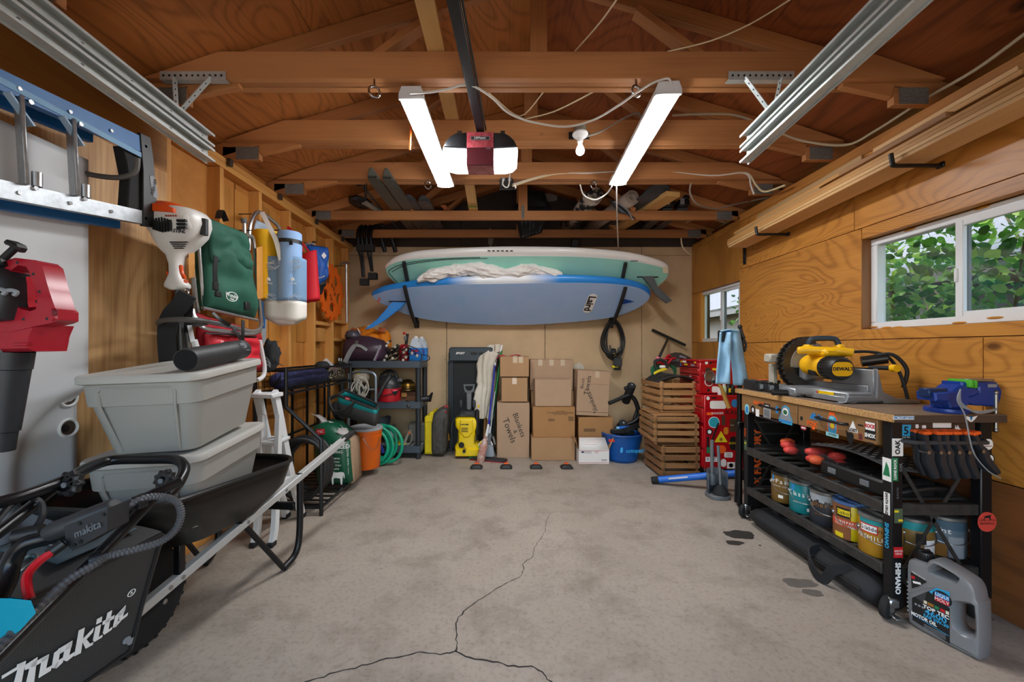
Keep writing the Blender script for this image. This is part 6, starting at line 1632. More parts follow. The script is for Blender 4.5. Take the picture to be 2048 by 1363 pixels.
MB().loft([[V((-1.735+math.cos(t)*r*(1+.12*noise.noise(V((y*6,math.cos(t),math.sin(t))))),y,.99+.01*math.sin(y*6)+math.sin(t)*r*.85*(1+.12*noise.noise(V((y*6,math.cos(t)+5,math.sin(t))))))) for t in [2*math.pi*i/18 for i in range(18)]] for y,r in [(3.02,.02),(3.03,.05),(3.06,.072),(3.12,.08)]+[(3.2+k*.06,.082) for k in range(10)]+[(3.80,.07),(3.82,.03)]]).b('fabric',NAVYC,nb,smooth=S8)
for k in range(3):MB().tube(SP([(-1.70,3.02,1.0+k*.015),(-1.68,2.98,.98+.02*k),(-1.72,2.97,.96),(-1.74,3.02,.99)],4),.0035,5).b('drawstring',INK,nb)
bs=thing('black_pouch','black zip pouch lying on the patterned cloth in the basket','pouch',(-1.70,3.78,1.06),world=1)
MB().sph(P(645,731,3.78),(.07,.05,.045),16,10,fn=lambda p,d:p*(1+.1*noise.noise(d*3))).b('body',mat('pouch_black','26272a',.8,var=.2),bs,smooth=S8)
op_=thing('orange_sack','orange cloth and clear cup in the far end of the basket','sack',(-1.70,3.95,1.0),world=1)
MB().sph(P(660,738,3.9),(.07,.06,.04),14,8,fn=lambda p,d:p*(1+.25*noise.noise(d*4))).b('orange_cloth',mat('orange_cloth','c96a2a',.8),op_,smooth=S8)
MB().tube([P(650,722,3.9),P(671,741,3.86)],[.035,.028],14).b('clear_cup',mat('clear_cup','c9ced2',.15,alpha=.55),op_)
leo=thing('patterned_cloth','leopard patterned cloth bundle inside the wire basket','cloth',(-1.72,3.95,.95),world=1)
lm_,N_,L_,b_=nodes('leopard');vo_=N_.new('ShaderNodeTexVoronoi');vo_.inputs['Scale'].default_value=42;vo_.feature='DISTANCE_TO_EDGE';rp_=N_.new('ShaderNodeValToRGB');rp_.color_ramp.elements[0].color=lin('1d1a17');rp_.color_ramp.elements[1].color=lin('c7b68c');rp_.color_ramp.elements[0].position=.12;rp_.color_ramp.elements[1].position=.2
tc_=N_.new('ShaderNodeTexCoord');L_.new(tc_.outputs['Object'],vo_.inputs['Vector']);L_.new(vo_.outputs['Distance'],rp_.inputs['Fac']);L_.new(rp_.outputs['Color'],b_.inputs['Base Color'])
MB().stack(rrect(.17,.34,.04),[(.03,0),(0,.03),(0,.09),(.03,.12)],MT((-1.735,3.98,.925))).b('bundle',lm_,leo)

# hose rings, feed sack, bucket, bags on the rack foot
hr=thing('black_hose','coil of thick black hose hung upright in the near end of the rack','hose',(-1.55,3.05,.07),world=1)
for k in range(6):
 r=.215-.012*(k%3);c=V((-1.56+.012*(k%3),3.045+.028*k,.315))
 MB().tube([c+V((math.cos(a)*r*.88,.02*math.sin(2*a+k),math.sin(a)*r*1.08)) for a in [2*math.pi*i/36 for i in range(36)]],.0155,9,True).b('loop',mat('hose_black','242526',.5,var=.2),hr)
MB().tube(SP([(-1.70,3.1,.52),(-1.78,3.1,.42),(-1.80,3.12,.30)],5),.0155,8).b('hose_end',mat('hose_black',''),hr)
fs=thing('bedding_sack','green and clear sack of horse bedding printed with a white horse','sack',F(668,965)+V((0,.1,.07)),world=1)
Yf=3.45
SG=mat('sack_green','12563c',.35,var=.12,vsc=7,bump=.2,bsc=9);CLR=mat('clear_plastic','cfc9c4',.25,var=.2,vsc=14,alpha=.75);PEL=mat('pellets','b99a7c',.9,var=.4,vsc=120,bump=.5,bsc=200)
def sack(poly,y0,dep,m,name,seed,bulge=.05):
 o2=fp(poly,y0);n_=len(o2);cxx=sum(a for a,b_ in o2)/n_;czz=sum(b_ for a,b_ in o2)/n_
 prof=[(0,dep*.5,1),(.0,.02,1),(.02,0,.97),(.06,-bulge*.7,.8),(.11,-bulge,.5)]
 rings=[]
 for ins,y,k in prof:rings.append([V((cxx+(a-cxx)*k,y0+y+.012*noise.noise(V((a*9,b_*9,seed))),czz+(b_-czz)*k)) for a,b_ in o2])
 back=[V((a,y0+dep,b_)) for a,b_ in o2]
 return MB().loft([back]+rings).b(name,m,fs,smooth=S8)
sack(SP([(640,970,0),(628,900,0),(625,850,0),(640,838,0),(670,848,0),(690,862,0),(700,880,0),(703,930,0),(703,966,0)],3,True) and [(634,968),(627,905),(625,852),(645,845),(668,850),(690,868),(699,882),(703,930),(706,962),(700,968)],Yf,.20,SG,'sack',1)
sack([(697,875),(704,880),(707,930),(709,962),(704,968),(698,960)],Yf+.02,.18,PEL,'pellet_fill',2,.01)
MB().grid(lambda u,v:P(630+60*u+8*math.sin(4*v),858-34*v*(1-.55*u)+10*u,Yf-.02+.12*v)+V((0,.02*math.sin(14*u+4*v),.02*noise.noise(V((u*6,v*6,4))))),18,10).b('clear_top',CLR,fs,smooth=S8,mods=[('SOLIDIFY',.002)])
ys_=Yf-.062
text('PELLETIZED',fs,P(668,893,ys_),(1,0,.03),EZ,.052,PWHITE,bold=.0015);text('BEDDING',fs,P(668,904,ys_),(1,0,.03),EZ,.034,PWHITE)
for k,s_ in enumerate(('Consistency','Saves Time','Reduces Odor','Disposable')):text(s_,fs,P(666,916+k*7,ys_),EX,EZ,.024,PWHITE)
text('PELLETIZED BEDDING',fs,P(695,917,Yf-.028),EZ,(-1,0,0),.030,PWHITE)
for a,b_ in ((641,863),(640,883)):MB().stack(rrect(.075,.05,.012 if b_<870 else .025),[(0,0),(0,.002)],frame(P(a,b_,ys_+.01),(1,0,.15),EZ)).b('red_badge',PRED,fs)
text('TSC',fs,P(641,863,ys_+.007),(1,0,.15),EZ,.03,PWHITE);MB().prism(rect(.045,.008),0,.001,frame(P(640,883,ys_+.007),(1,0,.1),EZ)).b('white_line',PWHITE,fs,smooth=0)
hsx=[(0,0),(.012,0),(.014,.05),(.03,.055),(.07,.05),(.075,0),(.087,0),(.09,.05),(.098,.085),(.10,.055),(.106,.05),(.108,.08),(.10,.10),(.085,.105),(.03,.10),(.012,.11),(.008,.135),(-.012,.13),(-.03,.105),(-.024,.095),(-.004,.10),(-.004,.07)]
MB().prism(hsx,0,.002,frame(P(664,968,ys_+.015),EX,EZ)).b('horse_print',PWHITE,fs,smooth=0)
bk=thing('bucket','orange plastic bucket with grey lid beside the green sack','bucket',(-1.375,3.95,.07))
BO=mat('bucket_orange','e8690f',.42,var=.06)
MB().lathe([(0,0),(.13,0),(.135,.01),(.148,.30),(.153,.30),(.154,.325),(.149,.326),(.150,.345),(.156,.346),(.157,.372),(.15,.375),(0,.375)],32).b('pail',BO,bk)
MB().lathe([(0,.376),(.158,.372),(.162,.376),(.162,.395),(.154,.400),(.140,.396),(0,.396)],32).b('lid',mat('lid_grey','a9abad',.5),bk)
MB().tube(SP([(.02,-.156,.33),(.08,-.160,.24),(.13,-.13,.20),(.158,-.04,.30)],5),.003,6).b('wire_handle',STEEL,bk)
for k,(z,h_) in enumerate(((.20,.05),(.14,.05),(.10,.02))):MB().prism(rect(.06,h_),0,.001,frame((-.055,-.138+.0,z),(.93,-.37,0),(0,-.04,1))).b('print',INK,bk,smooth=0)
tb=thing('tool_bag','open teal and black tool bag lying on the bucket lid','tool bag',(-1.36,3.82,.47),world=1)
TB=mat('bag_teal','25a9ab',.6,var=.15,vsc=9,bump=.12,bsc=14);TK=mat('bag_black','2c2b2a',.7,var=.25,vsc=12)
Yt=3.62
f0=[P(674,828,Yt+.03),P(752,853,Yt-.10),P(758,840,Yt+.15),P(690,815,Yt+.28)]
def lvl(z,ins,lift=0):return [p+V((0,0,z))+(sum(f0,V())/4-p)*ins+V((0,0,lift*(i in (1,2)))) for i,p in enumerate(f0)]
def round4(q,n=5):
 out=[]
 for i in range(4):
  a,p,c=q[i-1],q[i],q[(i+1)%4]
  for k in range(n):t=k/(n-1);s_=p+(a-p)*.16;e_=p+(c-p)*.16;out.append(s_.lerp(p,t).lerp(p.lerp(e_,t),t))
 return out
MB().loft([round4(lvl(0,.03)),round4(lvl(.01,0)),round4(lvl(.11,-.03))],(True,False)).b('lower_body',TK,tb,smooth=60,mods=[('SOLIDIFY',.006)])
MB().loft([round4(lvl(.11,-.03)),round4(lvl(.15,.0)),round4(lvl(.175,.02,-.03))],(False,False)).b('upper_body',TB,tb,smooth=60,mods=[('SOLIDIFY',.006)])
MB().tube(round4(lvl(.177,.02,-.03)),.011,6,True).b('zip_edge',TK,tb)
q=lvl(.13,-.04);a,b_=q[0],q[1];dd=(b_-a);nn=V((-.4,-.9,0)).normalized()
MB().strap(SP([a+dd*.05+V((0,0,.05))+nn*.01,a+dd*-.05+nn*.05+V((0,0,0)),a+dd*.1+nn*.08+V((0,0,-.08)),a+dd*.3+nn*.07+V((0,0,-.06)),a+dd*.45+nn*.04,a+dd*.5+nn*.01+V((0,0,.05))],5),(.3,-.5,.8),.032,.012).b('handle',TK,tb)
MB().prism(rect(.05,.026),0,.002,frame(a+dd*.30+V((0,0,.045))+nn*.004,dd,EZ)).b('red_label',PRED,tb)
text('makita',tb,a+dd*.30+V((0,0,.045))+nn*.0055,dd,EZ,.014,PWHITE)
ht=thing('hand_truck','grey tubular hand truck with black wheel behind the tool bag','hand truck',(-1.5,4.25,0),world=1)
MB().tube(SP([(-1.38,4.27,.02),(-1.385,4.28,.6),(-1.385,4.29,.88),(-1.40,4.30,.955),(-1.46,4.30,.985),(-1.60,4.30,.985),(-1.66,4.30,.955),(-1.675,4.29,.88),(-1.675,4.27,.02)],6),.0165,10).b('frame',mat('truck_grey','8e9aa3',.3,.7),ht)
MB().lathe([(0,-.02),(.03,-.025),(.08,-.03),(.10,-.02),(.105,0),(.10,.02),(.08,.03),(.03,.025),(0,.02)],24,MT((-1.71,4.10,.60))@MR(R(70),4,'Y')).b('wheel',RUBBER,ht)
bx('toe_plate',(-1.53,4.27,.012),(.34,.12,.01),GREY,ht,.002)
for z in (.25,.55,.8):MB().cyl((-1.385,4.28,z),(-1.675,4.28,z),.010,n=8).b('cross_bar',GREY,ht)
rpx=thing('rope_bundle','white rope bundle hanging in the hand truck','rope',(-1.50,4.2,.85),world=1)
random.seed(11)
for k in range(9):
 c=V((-1.52+random.uniform(-.05,.05),4.22+random.uniform(-.02,.04),.80+random.uniform(-.02,.02)));r1,r2=.04+random.uniform(-.015,.02),.12+random.uniform(-.03,.02)
 MB().tube([c+V((math.cos(a)*r1+.02*math.sin(2*a+k),.03*math.sin(a*2+k),math.sin(a)*r2)) for a in [2*math.pi*i/20 for i in range(20)]],.0075,6,True).b('loop',mat('rope_white','a8a498',.9),rpx)
gh=thing('garden_hose','coiled teal green garden hose on the floor beside the rack','hose',(-1.32,4.30,0),world=1)
GH=mat('hose_green','0f9d78',.4)
random.seed(4)
for k in range(6):
 c=V((-1.33+random.uniform(-.05,.09),4.35-.03*k,.21+random.uniform(-.02,.02)));r1,r2=.12+random.uniform(-.06,.06),.17+random.uniform(-.05,.03)
 ph=random.uniform(-.5,.5)
 MB().tube([V((c.x+math.cos(a)*r1+.25*(math.sin(a)*r2)*(-.35),c.y+.03*math.sin(a+ph),max(.018,c.z+math.sin(a)*r2))) for a in [2*math.pi*i/36 for i in range(36)]],.016,8,True).b('loop',GH,gh)
MB().tube(SP([(-1.42,4.32,.25),(-1.35,4.30,.22),(-1.30,4.28,.12)],4),.016,8).b('blue_hose_end',mat('hose_blue','2338a0',.4),gh)

# ---- grey plastic shelving unit
su=thing('shelving_unit','dark grey plastic shelving unit in the corner under the paddle boards','shelf',(-1.4,4.67,0),world=1)
SGR=mat('shelf_grey','3f4a55',.5,var=.12);SGT=mat('shelf_grate','8b8d8c',.7,var=.3,vsc=20)
for z in (.07,.565,1.02):
 MB().stack(rrect(.93,.42,.03,4,(-1.405,4.68)),[(.004,z),(0,z+.004),(0,z+.072),(.004,z+.076)]).b('shelf_deck',SGR,su)
 for i in range(18):
  for j in range(1):
   bx('deck_slot',(-.95-i*.05,4.68,z+.0765),(.026,.36,.0015),SGT,su,0)
 for k in range(6):bx('edge_slot',(-.9398,4.52+k*.062,z+.045),(.002,.022,.028),SGT,su,0)
for x in (-.975,-1.835):
 for y in (4.50,4.86):
  for z0,z1 in ((0,.07),(.146,.565),(.641,1.02)):MB().cyl((x,y,z0),(x,y,z1),.030,n=14,b=.003).b('post',mat('post_black','2a2e33',.45,var=.15),su)
# items on top
def lump(name,mat_,t,c,r,seed,amp=.16,f=2.2,n=24,k=16):
 return MB().sph(c,r,n,k,fn=lambda p,d:p*(1+amp*noise.noise(d*f+V((seed,0,0)))+amp*.45*noise.noise(d*f*2.6+V((0,seed,0))))).b(name,mat_,t,smooth=S8)
zt=1.096
bo=thing('orange_backpack','bright orange canvas backpack lying behind the purple duffel','backpack',P(735,715,4.78),world=1)
OC=mat('orange_canvas','e8850c',.75,var=.15,vsc=9,bump=.2,bsc=12)
lump('body',OC,bo,P(728,690,4.80),(.23,.12,.22),3);lump('pocket',OC,bo,P(768,685,4.82),(.09,.10,.16),6)
LTH=mat('leather_patch','a6501c',.6)
MB().strap(SP([P(702,658,4.66),P(716,664,4.645),P(722,668,4.645)],3),(0,.3,1),.05,.006).b('leather_patch',LTH,bo);MB().strap(SP([P(757,657,4.71),P(766,660,4.71),P(772,660,4.72)],3),(0,.3,1),.05,.006).b('leather_patch',LTH,bo)
MB().tube([P(715,656,4.64),P(721,667,4.63)],.006,6).b('white_cord',PWHITE,bo);MB().tube(SP([P(735,654,4.67),P(738,650,4.67),P(739,654,4.67)],3),.005,6).b('white_cord',PWHITE,bo)
pd=thing('duffel_bag','dark purple duffel bag with a silver strap on the top shelf','bag',P(722,722,4.6),world=1)
PU=mat('duffel_purple','43303f',.38,var=.2,vsc=8,bump=.25,bsc=10)
MB().loft([[V((x,4.60+math.cos(t)*r*(1+.1*math.sin(3*t+x*9)),zt+.118*k+max(-.115*k,math.sin(t)*r*1.05*(1+.10*noise.noise(V((x*9,math.cos(t)*2,math.sin(t)*2))))))) for t in [2*math.pi*i/20 for i in range(20)]] for x,r,k in ((-1.845,.03,1),(-1.84,.08,1),(-1.82,.125,1.0),(-1.75,.145,1.1),(-1.66,.15,1.15),(-1.56,.148,1.1),(-1.46,.135,1),(-1.39,.115,.95),(-1.35,.07,.9),(-1.345,.02,.9))]).b('body',PU,pd,smooth=S8)
GU=mat('duffel_grey','4b4a55',.4,var=.15)
lump('grey_end',GU,pd,P(705,670,4.60),(.085,.08,.06),2)
SV=mat('silver_strap','8d9094',.4)
MB().strap(SP([P(690,724,4.44),P(699,705,4.43),P(708,692,4.43),P(713,686,4.45)],4),(.9,0,.4),.05,.004).b('strap',SV,pd)
MB().strap(SP([P(712,690,4.43),P(722,692,4.43),P(734,700,4.44)],4),(0,0,1),.03,.004).b('strap',SV,pd)
bx('buckle',P(713,684,4.44),(.035,.012,.04),mat('buckle_grey','6b6d70',.4,.5),pd,.004)
MB().strap(SP([P(749,721,4.455),P(756,705,4.46),P(761,690,4.49)],4),(1,0,.3),.03,.004).b('end_band',PGREY,pd);MB().strap(SP([P(751,721,4.452),P(758,705,4.457),P(762,692,4.487)],4),(1,0,.3),.014,.004).b('end_stripe',mat('plum_stripe','6a3a66',.5),pd)
for k,px in enumerate((678,682.5)):
 t=thing('small_bottle',('tiny silver bottle with black top at the shelf corner','tiny silver bottle standing between its twin and the duffel')[k],'bottle',(P(px,722,4.49).x,4.49,zt),group='two tiny silver bottles')
 MB().lathe([(0,0),(.010,0),(.011,.03),(.008,.034),(0,.034)],10).b('glass',ALU,t);MB().lathe([(0,.034),(.007,.034),(.006,.05),(0,.052)],8).b('cap',INK,t)
sl=thing('string_lights','tangled black string lights with clear bulbs on the top shelf','string lights',P(800,722,4.6),world=1)
random.seed(21)
for k in range(15):
 c=P(random.uniform(775,825),random.uniform(700,712),random.uniform(4.5,4.72));ph=random.uniform(0,6)
 r1,r2=random.uniform(.06,.16),random.uniform(.03,.075)
 MB().tube([V((c.x+r1*math.cos(a),c.y+.06*math.sin(a+ph),max(zt+.008,c.z+r2*math.sin(a+ph*.3)+.02*math.sin(3*a)))) for a in [2*math.pi*i/22 for i in range(22)]],.0048,5,True).b('cord',INK,sl)
MB().tube(SP([P(815,690,4.55),P(835,698,4.53),P(843,712,4.52),P(838,722,4.52),P(812,722,4.50)],5),.005,5).b('cord',INK,sl);MB().tube(SP([P(842,709,4.52),P(856,711,4.52),P(859,718,4.53),P(850,722,4.52)],5),.005,5).b('cord',INK,sl)
BULB=mat('clear_bulb','d8d2c4',.08,alpha=.55,coat=1)
for a,b_ in ((769,720),(773,712),(785,716),(776,685),(773,691),(806,720),(812,714),(824,706),(834,711),(807,704),(812,699),(790,693)):
 p=P(a,b_,4.46+.05*((a*7+b_)%3)/3);dr=V((((a*13)%7)/7-.5,-.4,-.35)).normalized();q=p-dr*.045
 so_=MB().cyl(q,p-dr*.012,.010,n=8).b('socket',INK,sl);MB().sph(p,(.017,.017,.019),10,8).b('bulb',BULB,so_)
pp=thing('pump_can','red hand pump bottle with black handle among the string lights','bottle',P(808,722,4.66),world=1)
MB().lathe([(0,0),(.055,0),(.058,.02),(.058,.15),(.04,.185),(.03,.19),(0,.19)],18,MT((P(808,722,4.68).x,4.68,zt))).b('body',RED,pp)
MB().cyl(P(812,690,4.68),P(815,667,4.68),.017,n=10).b('handle',BLACK,pp);MB().cyl(P(810,680,4.66),P(811,672,4.66),.016,n=10).b('grey_neck',GREY,pp);MB().sph(P(808.5,666,4.66),.016,10,8).b('red_knob',PRED,pp)
WF=mat('washer_fluid','2f86d8',.15,alpha=.9);JUG=mat('clear_jug','cfdbe6',.2,alpha=.8)
for k,(px,yy) in enumerate(((832,4.64),(843,4.80))):
 x=P(px,722,yy).x
 t=thing('fluid_jug',('clear jug of blue washer fluid with label at the shelf end','second jug of blue washer fluid behind the labelled one')[k],'jug',(x,yy,zt),group='jugs of blue fluid')
 MB().stack(rrect(.15,.12,.03),[(.006,0),(0,.008),(0,.15),(.001,.151)]).b('fluid',WF,t)
 MB().stack(rrect(.15,.12,.03),[(0,.151),(0,.165),(.02,.215),(.035,.25),(.042,.262)]).b('jug',JUG,t)
 MB().tube(SP([(.035,-.035,.24),(.062,-.055,.21),(.066,-.058,.17)],4),.009,7).b('handle',JUG,t)
 MB().cyl((0,0,.258),(0,0,.285),.022,n=14,b=.003).b('cap',WHITE,t)
 MB().prism(rect(.10,.07),0,.001,frame((.0,-.0605,.10),EX,EZ)).b('label',mat('label_navy','2143a0',.5),t,smooth=0);MB().prism(rect(.07,.02),.001,.002,frame((.0,-.0605,.115),EX,EZ)).b('label_band',PRED,t,smooth=0)
# middle deck
zm=.641
bl_=thing('ball','worn white and yellow volleyball on the middle shelf','ball',P(722,790,4.68),world=1)
cbl=V((P(722,752,4.62).x,4.62,.93))
MB().sph(cbl,.105,24,16).b('cover',mat('ball_white','c9c0b0',.6,var=.25,vsc=14,col2='a59a88'),bl_,smooth=S8)
for a_,b__ in ((.9,-.35),(2.3,.2)):MB().grid(lambda u,v:cbl+V((math.cos(a_+1.9+u*.7)*math.cos(b__+v*.5),math.sin(a_+1.9+u*.7)*math.cos(b__+v*.5),math.sin(b__+v*.5)))*.1065,8,8).b('yellow_panel',PYEL,bl_,smooth=S8)
MB().lathe([(0,0),(.08,0),(.10,.02),(.10,.15),(.07,.18),(0,.18)],18,MT((cbl.x,4.65,zm))).thing('storage_tin',mat('dark_tin','33302c',.5,.4),'dark tin under the volleyball on the middle shelf','tin')
sv=thing('shop_vacuum','small red and black shop vacuum with hose on the middle shelf','vacuum',(P(777,812,4.55).x,4.58,zm))
MB().lathe([(0,0),(.125,0),(.13,.01),(.135,.13),(.14,.135),(.14,.15),(0,.15)],28).b('drum',mat('vac_red','c4202c',.35,var=.1),sv)
MB().lathe([(0,.151),(.143,.151),(.145,.175),(.13,.22),(.11,.26),(.08,.285),(0,.29)],28).b('motor_head',mat('vac_black','2a2b2e',.35),sv)
MB().tube(SP([(-.10,-.02,.24),(-.08,-.02,.30),(0,-.02,.345),(.07,-.02,.32),(.10,-.02,.24)],5),.016,8).b('carry_handle',BLACK,sv)
MB().tube(SP([(.02,-.05,.31),(.03,-.12,.27),(-.02,-.155,.18),(-.07,-.17,.08),(-.12,-.17,.0)],6),.022,10).b('hose',mat('vac_hose','303134',.5),sv)
MB().tube(SP([(-.13,-.06,.09),(-.05,-.14,.075),(.06,-.135,.09),(.13,-.07,.13)],5),.005,6).b('power_cord',INK,sv)
MB().prism([(-.03,.03),(.03,.03),(.03,-.01),(0,-.035),(-.03,-.01)],0,.002,frame((.095,-.105,.105),(.75,.66,0),EZ)).b('shield_label',INK,sv);MB().prism(rect(.06,.018),.002,.003,frame((.095,-.105,.128),(.75,.66,0),EZ)).b('label_band',mat('pink_band','d85a6a',.5),sv)
MB().cyl((.12,-.05,.235),(.15,-.06,.245),.022,n=12).b('port',GREY,sv)
hl=thing('stacked_hats','brass rimmed dark round dome on wooden blocks at the shelf corner','dome',(P(815,790,4.68).x,4.68,zm+.11))
MB().lathe([(0,.13),(.04,.125),(.08,.09),(.10,.04),(.105,.03),(.15,.02),(.155,.01),(.10,0),(0,0)],24).b('dome',mat('dark_brass','57431f',.35,.8,var=.3),hl);MB().lathe([(.086,.075),(.10,.05),(.103,.055),(.089,.08)],24,None,True).b('brass_band',mat('brass_band','9c7a30',.3,.9),hl)
for k,(dx,dz,wx,hz,m) in enumerate(((0,0,.22,.055,'6b4326'),(.01,.056,.20,.05,'57341d'))):
 bx_=MB().box((0,0,hz/2),(wx,.14,hz),.003).thing('wood_block',mat('block_%d'%k,m,.7,var=.3,vsc=14),('reddish brown wood block on the middle shelf','darker wood block on top of the reddish one')[k],'wood block',(P(815,800,4.66).x+dx,4.66,zm+dz))
lbx=MB().box((0,0,.02),(.055,.03,.045),.002).thing('letter_block',mat('letter_block','b5813f',.6),'small tan wooden block with letters before the dark blocks','wood block',(P(808,790,4.56).x,4.575,zm+.05));text('ZY',lbx,(0,-.0155,.022),EX,EZ,.03,INK)
nz=thing('vacuum_nozzle','black vacuum nozzle lying at the corner of the middle shelf','nozzle',P(845,802,4.60),world=1)
MB().tube([P(842,798,4.58),P(858,796,4.60)],.035,12).b('tube',BLACK,nz);MB().loft([[P(855,803,4.56),P(862,803,4.6),P(862,796,4.6),P(855,794,4.56)],[P(863,786,4.6),P(866,786,4.62),P(866,784,4.62),P(863,784,4.6)]]).b('head',BLACK,nz)
at_=MB().tube(SP([P(812,803,4.52),P(818,806,4.5),P(816,814,4.47)],4),[.02]*9,10).thing('crevice_tool',DKSTEEL,'dark crevice tool hanging over the middle shelf edge','nozzle',loc=P(816,808,4.5),world=1)
# bottom deck
yw=thing('yellow_scoop','yellow plastic tool tray with green clip on the bottom shelf','tray',P(795,895,4.55),world=1)
MB().grid(lambda u,v:P(782+32*u,890-12*math.sin(2.5*u)*v+2,4.52+.12*v)+V((0,0,.0)),12,6).b('tray',mat('scoop_yellow','d9c51a',.4),yw,smooth=S8,mods=[('SOLIDIFY',.012)]);bx('green_clip',P(802,879,4.56),(.06,.03,.03),PGREEN,yw,.006)
sq=thing('spray_gun','grey spray trigger tool leaning on the bottom shelf','sprayer',P(815,888,4.6),world=1)
MB().tube(SP([P(808,888,4.58),P(815,870,4.6),P(822,860,4.62)],4),.018,8).b('barrel',mat('tool_beige','8a867a',.5),sq);MB().tube(SP([P(810,886,4.58),P(820,886,4.59),P(824,872,4.6),P(820,862,4.61)],4),.01,8).b('trigger_loop',mat('tool_beige',''),sq);bx('orange_tip',P(819,865,4.6),(.02,.02,.03),PORANGE,sq,.003)
MB().box((0,0,.11),(.22,.16,.22),.015).thing('clear_crate',mat('dusty_clear','77756f',.4,alpha=.7),'dusty translucent bin at the back of the bottom shelf','bin',(P(838,885,4.75).x,4.74,.147))
MB().sph((0,0,.05),(.07,.06,.05),14,10).thing('grey_canister',mat('canister_grey','8d949b',.4),'round grey canister behind the green hose on the bottom shelf','canister',(P(780,878,4.6).x,4.62,.19))
MB().loft([[P(760,862,4.55),P(772,860,4.6),P(776,862,4.62),P(764,866,4.56)],[P(756,836,4.55),P(776,830,4.62),P(782,832,4.64),P(765,838,4.56)]]).thing('dark_boot',mat('boot_navy','1c2630',.7),'dark rubber boot standing behind the green hose','boot',loc=P(768,862,4.58),world=1)
MB().tube([P(793,872,4.6),P(788,848,4.66)],[.024,.014],8).thing('hand_tool',BLACK,'black tool handle standing up on the bottom shelf','tool',loc=P(792,880,4.6),world=1)
# ================================================================ right side
def lab(t,c,r,u,w_,h_,m,s=None,sz=0,tm=INK,sh='rect',lift=0,**k):     # printed label with optional words
 fm=frame(c,r,u);rad={'rect':0,'round':.25,'oval':.5}[sh]*min(w_,h_)
 pl=rrect(w_,h_,rad,6) if rad else rect(w_,h_)
 if m:MB().prism(pl,lift,lift+.0006,fm).b('sticker',m,t,smooth=0)
 n_=fm.to_3x3()@V((0,0,lift+.0006))
 for i,q in enumerate(s.split('|') if s else ()):
  L_=len(s.split('|'));text(q,t,V(c)+n_+V(fm.to_3x3()@V((0,((L_-1)/2-i)*sz*1.05,0))),r,u,sz,tm,ext=.0003,**k)
WB0,WB1,WY0,WY1=1.745,2.26,1.80,3.04
wk=thing('workbench','black rolling workbench with particle board top and sticker covered drawers','workbench',(2.0,2.4,0),world=1)
PBE=mat('particle_edge','d3a76c',.85,var=.5,vsc=90,col2='9a6f42',bump=.3,bsc=200);PBT=mat('bench_top_brown','8a7460',.6,var=.35,vsc=7,col2='6a5442')
bx('bench_top',((WB0+WB1)/2,(WY0+WY1)/2,.917),(WB1-WB0,WY1-WY0,.034),PBE,wk,.003)
bx('top_laminate',((WB0+WB1)/2+.002,(WY0+WY1)/2,.935),(WB1-WB0-.006,WY1-WY0-.006,.002),PBT,wk,0)
bx('top_end_band',((WB0+WB1)/2+.002,WY0-.001,.917),(WB1-WB0-.01,.003,.033),mat('end_band','4b3c33',.6),wk,0)
for x in (1.785,2.192):
 for y in (1.842,2.925):
  lg=bx('leg',(x,y,.497),(.052,.045,.806),BLACKM,wk,.004)
  cm=MT((x-.035,y+(-.01 if y<2 else .0),.05));ca=MB().lathe([(0,-.014),(.02,-.016),(.046,-.014),(.05,-.008),(.05,.008),(.046,.014),(.02,.016),(0,.014)],20,cm@MR(R(90),4,'X')@MR(R(25),4,'Y')).b('caster',RUBBER,wk)
  bx('caster_fork',(x-.02,y-(.012 if y<2 else 0),.077),(.05,.045,.045),STEEL,ca,.008);MB().cyl(cm.translation+V((0,-.02,0)),cm.translation+V((0,.02,0)),.016,n=12).b('caster_hub',STEEL,ca);bx('brake_pedal',cm.translation+V((.0,-.035,-.02)),(.03,.05,.006),STEEL,ca,.002)
SHM=mat('shelf_rail_grey','4a4846',.55,.3,var=.35,vsc=30,col2='2b2a29')
for z in (.495,.208):
 for x in (1.765,2.212):bx('shelf_rail',(x,2.384,z),(.025,1.04,.05),SHM,wk,.002)
 for y in (1.842,2.925):bx('shelf_rail',(1.988,y,z),(.40,.025,.05),SHM,wk,.002)
 for k in range(9):bx('shelf_slat',(1.988,1.93+k*.118,z+.018),(.43,.028,.012),SHM,wk,.001)
def xb(y,a,b_):
 for p,q in ((a,b_),((b_[0],a[1]),(a[0],b_[1]))):MB().strap([V((p[0],y,p[1])),V((q[0],y,q[1]))],(0,0,1),.016,.004).b('cross_brace',SHM,wk)
xb(1.858,(1.80,.75),(2.18,.12));xb(2.94,(1.80,.78),(2.18,.12))
DRW=wood('drawer_brown','8f6a42','6b4c2c','Y',rings=5,sc_=2,stretch=.1,knots=0,fine=.5)
xd=1.755
for y0,y1 in ((1.885,2.395),(2.402,2.965)):
 dr_=bx('drawer',(xd+.2,(y0+y1)/2,.838),(.40,y1-y0,.118),DRW,wk,.002)
 ym=(y0+y1)/2+(.0 if y0<2 else -.04)
 MB().tube(SP([(xd,ym+.09,.850),(xd-.022,ym+.085,.850),(xd-.028,ym,.848),(xd-.022,ym-.085,.846),(xd,ym-.09,.846)],5),.008,8).b('drawer_pull',BLACKM,dr_)
bx('end_apron',(1.988,1.845,.838),(.35,.012,.118),mat('apron_brown','4d3a2c',.6,var=.3),wk,.002)
